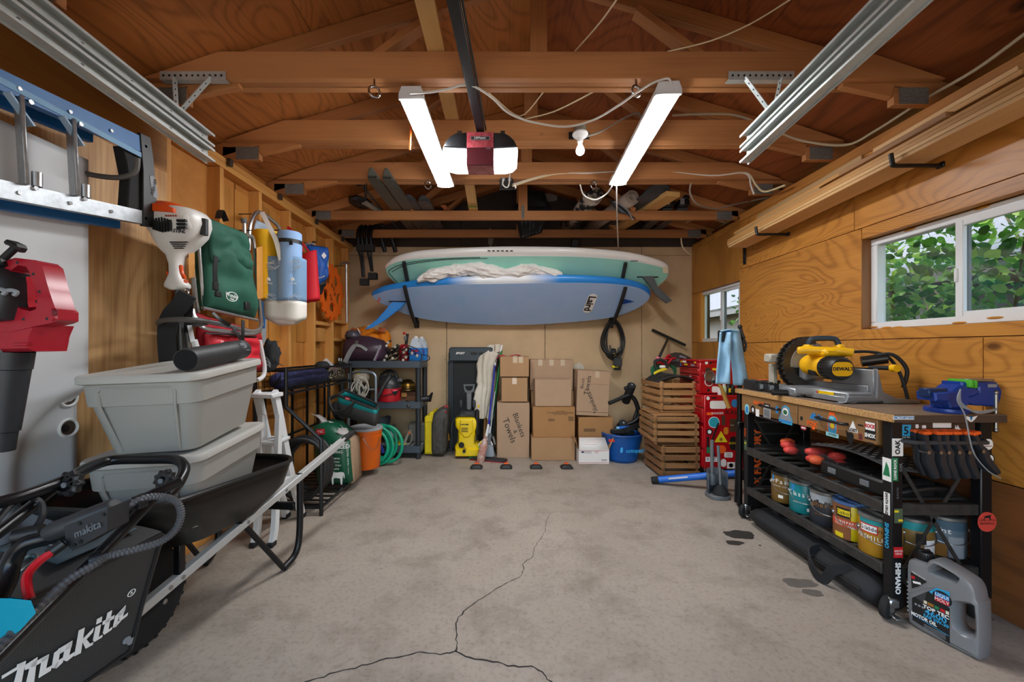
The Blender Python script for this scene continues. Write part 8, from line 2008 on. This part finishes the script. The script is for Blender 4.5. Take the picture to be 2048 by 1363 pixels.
MB().cyl((2.0,2.20,1.13),(2.06,2.12,1.13),.012,n=10).b('lock_lever',BLACK,ms);MB().cyl((2.06,2.13,1.13),(2.06,2.10,1.13),.020,n=14).b('lever_knob',DW,ms);bx('slide_carriage',(2.05,2.32,1.09),(.09,.14,.07),SDK,ms,.01);MB().cyl((2.03,2.28,1.16),(2.12,2.22,1.18),.03,n=12).b('slide_motor',SDK,ms)
MB().tube(SP([(2.03,2.33,1.215),(2.10,2.30,1.215),(2.15,2.25,1.19),(2.17,2.20,1.10),(2.18,2.17,.98),(2.17,2.16,.945)],6),.008,8).b('power_cord',INK,ms);MB().tube(SP([(2.10,2.28,1.19),(2.15,2.22,1.20),(2.20,2.19,1.12),(2.19,2.2,1.02)],6),.010,8).b('power_cord',INK,ms)
# batteries, box on the bench
for k,(px,y) in enumerate(((1523,2.84),(1542,2.76))):
 c=P(px,780,y);t=thing('tool_battery',('black slide battery with grey face nearer the dark box on the bench','black slide battery with grey face nearer the mitre saw knob')[k],'battery',(c.x,y,.936),-.15,group='batteries on the bench')
 MB().stack(rrect(.085,.115,.012),[(.006,0),(0,.006),(0,.045),(.012,.062)]).b('case',BLACK,t);MB().box((-.012,.0,.064),(.05,.09,.012),.003).b('rail_block',BLACK,t);MB().prism(rect(.026,.03),0,.002,frame((-.022,-.0578,.035),EX,EZ)).b('grey_face',PGREY,t)
 text('makita',t,(.024,-.0584,.02),EX,EZ,.011,PGREY)
fbx=thing('parts_box','dark box with an orange mark on the far bench end','box',(1.88,2.93,.936),.05)
MB().box((0,0,.035),(.19,.13,.07),.003).b('box',mat('box_charcoal','242326',.6),fbx);MB().box((.01,0,.0705),(.09,.05,.001)).b('orange_mark',PORANGE,fbx,smooth=0);MB().box((.085,-.0,.0705),(.05,.02,.001)).b('green_mark',mat('lime_print','7fc63a',.6),fbx,smooth=0)
tray_=MB().stack(rrect(.30,.10,.02),[(0,0),(0,.025),(.01,.03)]).thing('parts_tray',BLACK,'low black parts tray behind the batteries on the bench','tray',(2.12,2.93,.936))
# vise
vi=thing('bench_vise','blue bench vise with green jaw pads on the near bench corner','vise',(2.08,1.86,.936),world=1)
VB=mat('vise_blue','163f9c',.35,.15,var=.2,vsc=14);Yv=1.80
MB().lathe([(0,0),(.075,0),(.078,.008),(.075,.02),(.055,.026),(.05,.05),(0,.05)],24,MT((2.075,1.88,.936))).b('swivel_base',VB,vi)
MB().prism(fp([(1880,786),(1917,783),(1924,776),(1934,770),(1934,764),(1947,764),(1948,774),(1962,776),(1974,784),(1962,792),(1950,795),(1950,810),(1938,818),(1912,818),(1908,805),(1882,803)],Yv),-.11,-.02,FY(Yv),.006).b('body',VB,vi)
MB().prism(fp([(1950,795),(1962,792),(1974,786),(1974,776),(1962,774),(1962,765),(2012,765),(2022,782),(2020,798),(2014,815),(1960,812),(1948,806)],Yv),-.10,-.03,FY(Yv),.006).b('moving_jaw',VB,vi)
bx('jaw_plate',P(1985,764,Yv)+V((0,.06,.006)),(.11,.05,.012),STEEL,vi,.002);bx('jaw_pad',P(1946,767,Yv)+V((0,.05,0)),(.014,.10,.035),mat('pad_green','4fae2c',.5),vi,.003);bx('jaw_pad',P(1954,768,Yv)+V((0,.05,0)),(.012,.10,.035),mat('pad_green',''),vi,.003)
bx('data_plate',P(1999,772,Yv)+V((0,.027,0)),(.04,.003,.014),PGREY,vi,0);bx('guide_bar',(1.99,1.86,1.03),(.09,.05,.04),mat('vise_dark','223a66',.4,.4),vi,.004)
MB().cyl((2.22,1.86,1.005),(2.262,1.855,1.005),.022,n=14,b=.004).b('screw_head',STEEL,vi);MB().cyl((2.245,1.83,1.03),(2.245,1.83,.86),.008,n=10).b('tommy_bar',STEEL,vi);MB().sph((2.245,1.83,.86),.011,10,8).b('bar_end',STEEL,vi);MB().sph((2.245,1.83,1.032),.011,10,8).b('bar_end',STEEL,vi)
lw=thing('loose_wire','grey wires wound round the vise and hanging past the clamps','wire',(2.0,1.78,.95),world=1)
for k in range(3):MB().tube(SP([P(1921,778,1.775),P(1916+2*k,795,1.77),P(1922+2*k,812-2*k,1.76),P(1955,822+2*k,1.75),P(1990,818+k,1.77),P(1988,815,1.8)],6),.0028,6).b('loop',PGREY,lw)
MB().tube(SP([P(1921,778,1.775),P(1915,800,1.765),P(1930,830,1.76),P(1940,880,1.745),P(1950,910,1.74),P(1975,940,1.74),P(2001,956,1.74)],6),.0028,6).b('tail',PGREY,lw)
# ================================================================ far right corner
CRW=[wood('crate_slat_%d'%k,a,b_,'X',rings=4,sc_=3,stretch=.1,knots=.5,kscale=4,fine=.7,rough=.75) for k,(a,b_) in enumerate((('b98a58','80572f'),('a5784a','6b4726'),('93683f','5c3c20')))]
def crate(lb,x0,x1,y0,y1,z0,z1,rz,ms_,flip=False):
 t=thing('wooden_crate',lb,'crate',((x0+x1)/2,(y0+y1)/2,z0),rz,group='stacked wooden crates')
 W,L_,Hh=x1-x0,y1-y0,z1-z0;sh=(Hh-.02)/4;rr=random.Random(lb)
 def sl(a,b_,up):board_local('slat',a,b_,sh-rr.uniform(.022,.03) if not up else .075,.010,t,CRW[ms_],up)
 for sx in (-1,1):
  for sy in (-1,1):MB().box((sx*(W/2-.024),sy*(L_/2-.024),Hh/2),(.026,.026,Hh-.01),.002).b('corner_post',CRW[ms_],t)
 for k in range(4):
  z=.012+sh*(k+.5)
  for s_ in (-1,1):
   sl((-W/2,s_*(L_/2-.005),z),(W/2,s_*(L_/2-.005),z),0);sl((s_*(W/2-.005),-L_/2+.01,z),(s_*(W/2-.005),L_/2-.01,z),0)
  for xx in (-W/2+.03,W/2-.03):
   for j in (-1,0,1):MB().box((xx,-L_/2-.0006,z+j*.016),(.022,.001,.004)).b('staple_mark',INK,t,smooth=0)
 zb_=Hh-.006 if flip else .006
 for k in range(5):sl((-W/2+.01,-L_/2+.05+k*(L_-.1)/4,zb_),(W/2-.01,-L_/2+.05+k*(L_-.1)/4,zb_),1)
 return t
def board_local(nm,a,b_,h_,th,t,m,flat):
 mm=along(a,b_);ln=(V(b_)-V(a)).length
 mesh_obj(MB().box((0,0,0),(ln,h_ if flat else th,th if flat else h_),.0015).mesh(nm,m),nm,t).matrix_local=mm
crate('dark wooden crate at the bottom of the stack, turned upside down',1.48,1.845,3.785,4.26,0,.325,0,2,True)
crate('middle wooden crate of the stack, set slightly askew',1.41,1.835,3.77,4.22,.327,.612,R(-2),1,True)
crate('pale wooden crate on top of the stack filled with netting',1.505,1.872,3.90,4.42,.614,.92,R(1),0)
ntg=thing('netting_roll','rolled dark netting heaped in the top crate','netting',(1.69,4.12,.90),world=1)
for k in range(26):MB().tube(SP([(1.53,4.36-k*.015,.90),(1.62,4.30-k*.014,.955+.02*math.sin(k)),(1.74,4.22-k*.012,.965),(1.855,4.12-k*.008,.93)],4),.009,5).b('strand',mat('netting_dark','2a2620',.85,var=.5,vsc=50),ntg)
gt=thing('garden_bundle','bundle of green hose and yellow rope with red garden handles on the netting','tool bundle',P(1330,740,4.3),world=1)
for k in range(6):MB().tube(SP([P(1306+3*k,752,4.3),P(1304+4*k,735-2*k,4.32),P(1325+3*k,724+k,4.3),P(1345+k,735,4.28),P(1350,748,4.28)],5),.012,7).b('green_hose',mat('dark_green_hose','1d5f3d',.5),gt)
for k in range(4):MB().tube(SP([P(1308,748-k,4.22),P(1320,742-k,4.2),P(1334,738-k,4.2)],4),.007,6).b('yellow_rope',PYEL,gt)
for a,b_,c,d_ in ((1320,722,1344,719),(1335,728,1350,716),(1333,716,1340,712),(1314,726,1328,730)):MB().tube(SP([P(a,b_,4.24),P((a+c)/2,(b_+d_)/2-4,4.22),P(c,d_,4.24)],4),.014,8).b('red_handle',RED,gt)
MB().sph(P(1316,716,4.24),(.022,.02,.018),10,8).b('pink_end',mat('pink_plastic','e86a8a',.4),gt);MB().tube(SP([P(1312,735,4.22),P(1310,722,4.22),P(1322,719,4.2),P(1332,726,4.2),P(1334,736,4.2)],4),.016,8).b('black_handle',BLACK,gt);MB().box(P(1325,733,4.2),(.06,.03,.03),.008).b('white_part',PWHITE,gt)
tw=thing('tee_handle_tool','black steel tee handle tool leaning on the back wall','tool',P(1320,715,4.6),world=1)
MB().tube([P(1304,659,4.97),P(1371,690,4.90)],.017,10).b('cross_handle',BLACKM,tw);MB().tube([P(1337,675,4.93),P(1317,717,4.30)],.015,10).b('shaft',BLACKM,tw)
# red tool chest
ch=thing('tool_chest','red rolling tool chest covered in stickers beside the crates','tool chest',(2.06,4.0,0),world=1)
CR=mat('chest_red','b80f1c',.28,.1,var=.08,coat=.4);CRD=mat('chest_shadow','2a1012',.6)
bx('cabinet',(2.065,4.005,.455),(.40,.53,.69),CR,ch,.006);bx('top_chest',(2.065,4.05,.955),(.40,.44,.30),CR,ch,.006);bx('lid',(2.065,4.05,1.118),(.406,.446,.022),CR,ch,.005)
for z,h_,y,L_ in ((1.075,.04,4.05,.40),(1.015,.055,4.05,.40),(.945,.06,4.05,.40),(.865,.07,4.05,.40),(.735,.10,4.005,.48),(.60,.13,4.005,.48),(.40,.20,4.005,.48),(.20,.16,4.005,.48)):
 dw_=bx('drawer',(1.862,y,z),(.012,L_,h_),CR,ch,.003);bx('drawer_lip',(1.853,y,z+h_/2-.006),(.012,L_-.02,.010),CR,dw_,.003);bx('drawer_gap',(1.864,y,z-h_/2-.004),(.006,L_,.008),CRD,dw_,0)
for x in (1.90,2.23):
 for y in (3.79,4.22):MB().lathe([(0,-.015),(.045,-.015),(.05,0),(.045,.015),(0,.015)],18,MT((x,y,.05))@MR(R(90),4,'Y')).b('caster',RUBBER,ch);bx('caster_fork',(x,y,.095),(.05,.05,.03),STEEL,ch,.004)
cs=lambda px,py,y=3.7394:P(px,py,y)
def cl_(px,py,w_,h_,m,*a,**k):lab(ch,cs(px,py,k.pop('y',3.7394)),EX,EZ,w_,h_,m,*a,**k)
for px,py,w_,h_,m,s,z,tm,sh in ((1436,809,.15,.075,PWHITE,None,0,INK,'round'),(1470,806,.07,.075,PBLUE,None,.03,PWHITE,'oval'),(1416,796,.03,.035,PWHITE,None,0,INK,'oval'),(1428,795,.05,.014,INK,None,0,INK,'rect'),(1435,826,.09,.03,None,'RANGER',.03,PWHITE,'rect'),(1465,824,.1,.05,None,'KALI',.065,INK,'rect'),(1420,827,.06,.025,PORANGE,None,.02,INK,'rect'),
 (1428,844,.105,.105,PWHITE,None,0,INK,'oval'),(1428,844,.095,.095,mat('sea_print','27a2b4',.6),None,0,INK,'oval'),(1419,863,.06,.06,INK,None,0,INK,'oval'),(1419,863,.035,.035,PWHITE,None,0,INK,'oval'),(1447,840,.034,.09,PBROWN,None,0,INK,'rect'),(1452,861,.045,.07,mat('amber_print','d9861c',.6),None,0,INK,'oval'),(1469,850,.09,.12,PBROWN,'THOUSAND',.014,PCREAM,'rect'),
 (1467,886,.07,.13,INK,'KONA',.03,PYEL,'oval'),(1443,898,.085,.075,PORANGE,None,0,INK,'oval'),(1416,883,.02,.10,INK,None,0,INK,'rect'),(1417,899,.035,.065,PGREEN,None,0,INK,'rect'),(1457,909,.08,.05,PWHITE,'Chase|it Back',.018,INK,'round'),(1423,918,.11,.045,PWHITE,'RTIC',.042,INK,'rect'),(1447,925,.05,.075,PWHITE,None,0,INK,'oval'),(1462,930,.075,.06,PWHITE,None,0,INK,'rect'),(1462,930,.04,.04,PGREY,None,0,INK,'oval')):
 cl_(px,py,w_,h_,m,s,z,tm,sh,lift=.0007 if m and m.name in ('sea_print','white_print') and w_<.1 and sh=='oval' else 0)
for w_,m,l_ in ((.062,PYEL,0),):sticker(ch,cs(1442,873),EX,EZ,[(-w_,-.05),(w_,-.05),(0,.055)],m);cl_(1442,878,.03,.03,YOL,None,0,INK,'oval',lift=.0008)
MB().tube([P(1437,845,3.737),P(1430,862,3.737),P(1424,880,3.737),P(1425,897,3.737),P(1429,912,3.737)],.008,4).b('chain_sticker',INK,ch)
for px,py,w_,h_,m,s,z,tm,sh in ((1413,725,.03,.03,PWHITE,None,0,INK,'oval'),(1421,724,.02,.03,INK,None,0,INK,'rect'),(1416,740,.055,.055,PBROWN,None,0,INK,'oval'),(1430,738,.05,.02,PYEL,None,0,INK,'rect'),(1418,763,.085,.085,PWHITE,None,0,INK,'oval'),(1418,763,.07,.07,DKR,None,.03,PWHITE,'oval'),(1430,778,.06,.06,PWHITE,None,0,INK,'round'),(1417,780,.03,.025,INK,None,0,INK,'oval'),(1452,745,.05,.04,PYEL,None,0,INK,'rect')):
 cl_(px,py,w_,h_,m,s,z,tm,sh,y=3.829,lift=.0007 if m is DKR else 0)
for y,z,w_,h_,m in ((4.20,1.10,.05,.02,PYEL),(4.13,1.10,.08,.026,PWHITE),(3.90,1.10,.04,.02,PYEL),(3.95,1.075,.08,.02,PGREY),(4.1,1.075,.08,.014,PYEL),(4.22,1.07,.025,.03,PBLUE),(4.0,.965,.05,.02,PWHITE)):lab(ch,V((1.8535,y,z)),RY,UZ,w_,h_,m)
lab(ch,V((1.8535,4.0,1.098)),RY,UZ,.14,.012,CRD)
for nm,loc,lb in (('parts_dish',P(1420,752,3.80),'round steel magnetic dish stuck on the red chest'),):MB().lathe([(.03,0),(.048,.004),(.052,.022),(.048,.024),(.04,.010),(0,.008)],24,frame((0,0,0),EX,EZ)).thing(nm,STEEL,lb,'dish',(loc.x,3.826,loc.z))
for k,(px,h_,m,lb) in enumerate(((1440,.085,WHITE,'white bottle with red lid on the red cabinet ledge'),(1448.5,.10,mat('pale_green_plastic','b9cfa5',.5),'pale green tub standing between two bottles on the ledge'),(1457,.11,BLACK,'black bottle with yellow label on the red cabinet ledge'),(1465,.10,BLACK,'second black bottle beside the yellow labelled one'))):
 t=thing('small_bottle',lb,'bottle',(P(px,789,3.785).x,3.785,.80),group='bottles on the red cabinet')
 MB().lathe([(0,0),(.020,0),(.021,.004),(.021,h_*.75),(.014,h_*.85),(0,h_*.85)],14).b('body',m,t);MB().cyl((0,0,h_*.85),(0,0,h_),.014,n=12).b('cap',(PRED,WHITE,BLACK,BLACK)[k],t)
 if k==2:MB().box((0,-.0212,h_*.4),(.022,.001,.04)).b('label',PYEL,t)
tcs=thing('saw_case','dark plastic tool case lying on the red chest','case',P(1365,718,4.2),world=1)
MB().loft([[P(a,b_,y) for a,b_ in ((1333,722),(1336,708),(1350,704),(1362,705),(1384,716),(1384,730),(1350,735))] for y in (4.28,4.55)]).b('shell',mat('case_brownblack','3a3432',.55,var=.3),tcs,smooth=25);MB().prism(fp([(1360,710),(1372,714),(1372,717),(1358,713)],4.275),0,.006,FY(4.275)).b('label',PGREY,tcs);text('6100',tcs,P(1352,720,4.275),EX,EZ,.04,PGREY)
# pole, plunger set, stand with towel
bp=thing('blue_pole','long blue tube with black end lying on the floor by the crates','pole',F(1310,966),world=1)
A,B=V((1.372,3.66,.034)),V((2.0,3.40,.18));MB().cyl(A,B,.030,n=16).b('tube',BLUE,bp);MB().cyl(A+(A-B).normalized()*.03,A+(B-A)*.05,.0325,n=16,b=.004).b('end_cap',RUBBER,bp);d_=(B-A)
MB().prism(rect(.16,.022),0,.0008,frame(A+d_*.28+V((-.008,-.0285,.008)),d_,(0,-.3,1))).b('label',PWHITE,bp,smooth=0)
pl=thing('plunger_set','grey plunger and brush set in a caddy by the far bench leg','plunger set',F(1444,1000)+V((0,.07,0)))
MB().stack(rrect(.17,.17,.06,6),[(.004,0),(0,.01),(0,.03),(.004,.034)]).b('caddy_base',GREY,pl);CG=mat('caddy_grey','4d545c',.45)
MB().grid(lambda u,v:V((.078*math.cos(R(-10+200*u)),.078*math.sin(R(-10+200*u)),.03+v*(.17+.03*math.sin(math.pi*u)))),20,4).b('caddy_shell',CG,pl,smooth=S8,mods=[('SOLIDIFY',.008)])
MB().lathe([(0,.03),(.062,.03),(.066,.04),(.05,.075),(.03,.10),(.016,.112),(0,.112)],24,MT((.015,-.02,0))).b('plunger_cup',RUBBER,pl)
MB().cyl((.015,-.02,.11),(.0,-.01,.43),.011,.013,10).b('plunger_handle',GREY,pl);MB().cyl((-.03,.03,.10),(-.035,.02,.47),.012,.015,10).b('brush_handle',GREY,pl);MB().lathe([(0,.10),(.032,.10),(.034,.17),(.02,.19),(0,.19)],14,MT((-.03,.03,0))).b('brush_collar',CG,pl)
sd=thing('repair_stand','black bicycle repair stand with blue clamp jaws at the bench end','stand',(1.83,3.12,0),world=1)
MB().tube([(1.83,3.12,.01),(1.835,3.13,1.28)],.019,10).b('mast',BLACKM,sd)
for dx,dy in ((-.02,-.03),(.03,-.04),(.0,.05)):MB().tube([(1.83+dx,3.12+dy,.02),(1.832+dx*.5,3.12+dy*.5,.62)],.013,8).b('folded_leg',BLACKM,sd)
bx('leg_collar',(1.832,3.12,.64),(.06,.06,.06),BLACKM,sd,.008);bx('clamp_jaw',P(1443,672,3.08),(.035,.06,.09),BLACK,sd,.006);bx('clamp_block',P(1455,672,3.10),(.05,.06,.09),BLUE,sd,.006);MB().cyl(P(1458,674,3.12),P(1486,678,3.13),.02,n=12).b('clamp_arm',BLACKM,sd)
MB().tube(SP([P(1480,654,3.1),P(1486,672,3.1),P(1489,676,3.1)],4),.012,8).b('lever',BLACK,sd);MB().sph(P(1480,653,3.1),.017,10,8).b('lever_knob',BLACK,sd);MB().tube(SP([P(1488,678,3.1),P(1486,690,3.09),P(1489,702,3.1),P(1492,690,3.1)],4,True),.008,6,True).b('crank',BLACK,sd)
TWL=mat('towel_blue','98c4e2',.95,var=.12,vsc=30,bump=.5,bsc=300)
tl=thing('towel','pale blue towel draped over the repair stand clamp','towel',P(1460,665,3.05),world=1)
def hang(xa,xb_,xa2,xb2,yt,yb_,Y0,sd_):
 return lambda u,v:P(xa+(xb_-xa)*u+((xa2-xa)+((xb2-xb_)-(xa2-xa))*u)*v,yt+(yb_-yt)*v,Y0+.025*math.sin(5*u+sd_)+.01*math.sin(9*v+4*u))
MB().grid(hang(1441,1462,1432,1459,664,767,3.04,0),14,24).b('towel_half',TWL,tl,smooth=S8,mods=[('SOLIDIFY',.012)]);MB().grid(hang(1456,1478,1467,1497,660,770,3.07,2),14,24).b('towel_half',TWL,tl,smooth=S8,mods=[('SOLIDIFY',.012)])
MB().grid(lambda u,v:P(1441+37*u,662-3*math.sin(math.pi*u),3.03+.08*v),10,4).b('towel_fold',TWL,tl,smooth=S8,mods=[('SOLIDIFY',.012)])
hm=thing('hammer','hammer with a wooden handle hanging below the towel','hammer',P(1448,790,3.12),world=1)
MB().tube([P(1436,764,3.12),P(1444,778,3.12),P(1452,800,3.12),P(1458,815,3.12)],[.012,.013,.017,.015],10).b('handle',mat('hammer_wood','b98a3c',.45),hm);bx('head',P(1435,762,3.12),(.10,.03,.03),DKSTEEL,hm,.004)
# ================================================================ things stored across the rafters
ZR=ZP+.092
def ski(lb,x,y0,y1,w_,m,grp,curl=.06):
 pts_=[(0,curl),(.015,curl*.6),(.03,curl*.25),(.05,.004),(.1,.0),(1,0)]
 t=thing('ski',lb,'ski',(x,y0,ZR),group=grp)
 L_=y1-y0;rings=[]
 for u,z in [(p.x,p.z) for p in SP([(a,0,b_) for a,b_ in pts_],4)]:
  hw=w_/2*min(1,(u/.05+.02) **.5);rings.append([V((a*hw,u*L_,z+.004+b_)) for a,b_ in ((-1,0),(1,0),(1,.014),(-1,.014))])
 MB().loft(rings).b('body',m,t,smooth=30);MB().box((0,L_*.55,.035),(w_*.8,.22,.035),.006).b('binding',BLACK,t)
 for s_ in (-1,1):MB().tube([V((s_*w_/2,u*L_,.006)) for u in (.3,.6,1)],.002,4).b('edge',STEEL,t)
SKB=mat('ski_base','55554d',.4);SKD=mat('ski_dark','45474a',.45)
ski('ski with an upturned dark tip nearest the roof slope',-1.085,3.235,4.95,.105,SKB,'skis across the rafters');ski('second ski with an upturned dark tip beside the first',-.965,3.245,4.95,.105,SKB,'skis across the rafters')
ski('ski with a squared grey tail between the tipped skis and the strip',-.90,3.72,4.93,.12,SKD,'skis across the rafters',.03);ski('outer ski with a squared grey tail nearest the ridge',-.77,3.74,4.93,.12,SKD,'skis across the rafters',.03)
cst=board('copper_strip',(-.60,3.90,ZR+.01),(-.56,4.30,ZR+.01),.05,.01,mat('copper','b5764a',.4,.6));tags(cst,'slotted copper coloured strip lying by the squared skis','strip')
for k,(x,lb) in enumerate(((-1.19,'ski pole with a hanging strap beside the tipped skis'),(-1.30,'ski pole with a round basket near the roof slope'))):
 t=thing('ski_pole',lb,'ski pole',(x,3.5,ZR),group='ski poles across the rafters')
 MB().tube([(0,0,.10),(.03,.5,.05),(.05,1.4,.02)],.009,8).b('shaft',mat('pole_grey','5a5d60',.35,.5),t);MB().tube([(-.005,-.10,.115),(0,.03,.10)],.016,10).b('grip',BLACK,t)
 if k==0:MB().strap(SP([(0,-.08,.12),(.01,-.09,.0),(.0,-.07,-.10),(-.02,-.06,.0),(0,-.05,.11)],5),(0,1,.2),.02,.004).b('strap',BLACK,t)
 else:MB().lathe([(0,-.006),(.045,-.006),(.045,.006),(0,.006)],14,MT((0,.05,.10))@MR(R(90),4,'X')).b('basket',BLACK,t)
gl_=thing('work_gloves','dark gloves and green handled brush near the roof slope on the rafters','gloves',(-1.42,3.95,ZR),world=1)
lump('gloves',BLACK,gl_,V((-1.42,3.92,ZR+.05)),(.10,.14,.04),4,.3);MB().tube([(-1.36,3.85,ZR+.03),(-1.25,4.3,ZR+.03)],.03,10).b('brush',mat('grey_brush','7f7a70',.8),gl_)
def cradle(lb,px,dy,k):
 t=thing('cradle_arm',lb,'rack arm',P(px,480,4.62),world=1,group='padded arms hooked over the rear rafter')
 for d_ in (-4,4):
  MB().tube(SP([P(px+25+d_,452,4.72),P(px+12+d_,450,4.69),P(px+d_-2,460,4.615),P(px+d_-2,495,4.61),P(px+d_*.5+1,520,4.61),P(px+4+d_*.3,548+dy,4.60)],6),[.020]*18+[.014]*13,10).b('bent_tube',BLACKM,t)
 bx('foam_collar',P(px,496,4.60),(.10,.07,.075),FOAMT,t,.004);bx('foam_pad',P(px+6,558+dy,4.60),(.095,.07,.075),FOAMT,t,.004)
cradle('pair of bent black tubes with foam pads hooked nearer the wall',723,6,0);cradle('pair of bent black tubes with foam pads next to the first pair',740,-6,1)
for k,x in enumerate((758,779)):MB().tube([P(x,468,4.74),P(x+6,482,4.76),P(x+12,503,4.76)],.026,8).thing('dark_tube',BLACK,('dark tube end hanging behind the rear rafter beside the padded arms','second dark tube end behind the rear rafter')[k],'tube',loc=P(x,480,4.76),world=1,group='dark tubes behind the rear rafter')
def roll(lb,a,b_,r,m):
 t=thing('rolled_rug',lb,'rug',a,world=1,group='rolled rugs on the rafters')
 ax_=along(a,b_);n_=60;L_=(V(b_)-V(a)).length
 sp=[(r*(.35+.65*i/n_)*math.cos(i*.32),r*(.35+.65*i/n_)*math.sin(i*.32)) for i in range(n_+1)]
 MB().loft([[ax_@V((x,p[0],p[1])) for p in sp] for x in (-L_/2,L_/2)],(False,False),False).b('rug',m,t,smooth=S8,mods=[('SOLIDIFY',.012)])
RUGM=mat('rug_zebra','b7a99c',.9,var=1,vsc=9,col2='1d1a19');N_=RUGM.node_tree.nodes
for n_ in N_:
 if n_.type=='VALTORGB':n_.color_ramp.elements[0].position=.47;n_.color_ramp.elements[1].position=.53
roll('rolled dark and pale patterned rug on the rafters',(.87,3.86,ZR+.10),(.76,4.95,ZR+.10),.085,RUGM);roll('rolled cream rug lying beside the snowboard on the rafters',(1.235,3.88,ZR+.085),(1.02,4.95,ZR+.09),.075,mat('rug_cream','b5a698',.9,var=.2))
board('spare_plank',(1.54,3.66,ZR+.03),(1.28,4.95,ZR+.03),.14,.045,PINE)['label']='thick pine plank lying across the rafters';bpy.data.objects['spare_plank']['category']='plank'
snb=thing('snowboard','dark snowboard lying on edge beside the pine plank','snowboard',(1.40,3.7,ZR),world=1)
MB().loft([[V((1.43-.17*u+a,3.62+1.3*u,ZR+.03+b_+.07*max(0,1-u*6) **2)) for a,b_ in ((-.12*k,.02),(.12*k,.0),(.12*k,.012),(-.12*k,.032))] for u,k in ((0,.2),(.02,.6),(.06,.9),(.12,1),(.5,.9),(1,1))]).b('deck',mat('snowboard_dark','3c4146',.35),snb);MB().prism([(0,0),(.06,.01),(.05,.10),(.01,.09)],0,.002,MT((1.33,3.9,ZR+.068))).b('sticker',PCREAM,snb)
for k,(px,lb) in enumerate(((1338,'ski binding with a white label on the rafters by the plank'),(1368,'black ski binding nearest the roof slope on the rafters'))):
 c=P(px,412,4.0);t=thing('ski_binding',lb,'binding',(c.x,4.05,ZR),group='bindings on skis by the plank')
 MB().box((0,.45,.02),(.10,.95,.02),.003).b('ski_body',SKD,t);MB().box((0,0,.07),(.11,.16,.08),.02).b('heel_piece',BLACK,t);MB().box((.02,-.05,.12),(.06,.06,.05),.015).b('lever',BLACK,t);MB().box((-.03,-.083,.075),(.04,.003,.06)).b('label',PGREY if k else PWHITE,t);MB().box((0,.40,.05),(.09,.2,.04),.012).b('toe_piece',GREY,t)
jk=thing('black_jacket','black pinstriped garment draped over the rear rafters by the ridge','jacket',P(1062,430,4.5),world=1)
JK=mat('jacket_black','26262a',.85,var=.2,vsc=9)
MB().grid(quad([P(1042,478,4.55),P(1082,465,4.55),P(1103,415,4.56),P(1026,412,4.56)],.05,seed=13),16,16).b('hanging_half',JK,jk,smooth=S8,mods=[('SOLIDIFY',.01)]);MB().grid(quad([P(1028,420,4.60),P(1100,420,4.60),P(1088,384,4.78),P(1040,384,4.78)],.05,seed=14),14,14).b('upper_half',JK,jk,smooth=S8,mods=[('SOLIDIFY',.01)])
for k in range(6):MB().tube([P(1046+k*6.5,474-k*2,4.52),P(1044+k*8,445,4.50),P(1040+k*10,425,4.52)],.0018,4).b('pinstripe',PGREY,jk)
gs=thing('gutter_strip','curved black plastic strip hanging over the rafter by the cream rug','strip',P(1240,415,4.0),world=1)
MB().grid(lambda u,v:P(1218+20*u+26*v*u+8*v,400+26*u+12*v*v*u,3.99-.02*math.sin(3*v)),10,8).b('strip',mat('strip_black','32363b',.35),gs,smooth=S8,mods=[('SOLIDIFY',.008)]);MB().tube(SP([P(1228,402,3.96),P(1250,415,3.96),P(1260,428,3.96),P(1265,440,3.96)],5),.007,6).b('pale_edge',PGREY,gs)
MB().tube([P(1150,478,4.8),P(1143,520,4.9)],.045,4).thing('wood_offcut',BLACK,'dark wooden offcut hanging behind the mint board under the rear rafter','offcut',loc=P(1146,500,4.85),world=1)
for p in (P(580,458,2.78),P(627,484,3.6),P(620,505,3.4),P(692,530,4.52),P(530,425,2.95)):MB().tube([(XL-.09,p.y+.02,p.z-.004),(p.x,p.y+.01,p.z-.004)],.004,6).b('nail',NAIL,wl)
finish_texts()
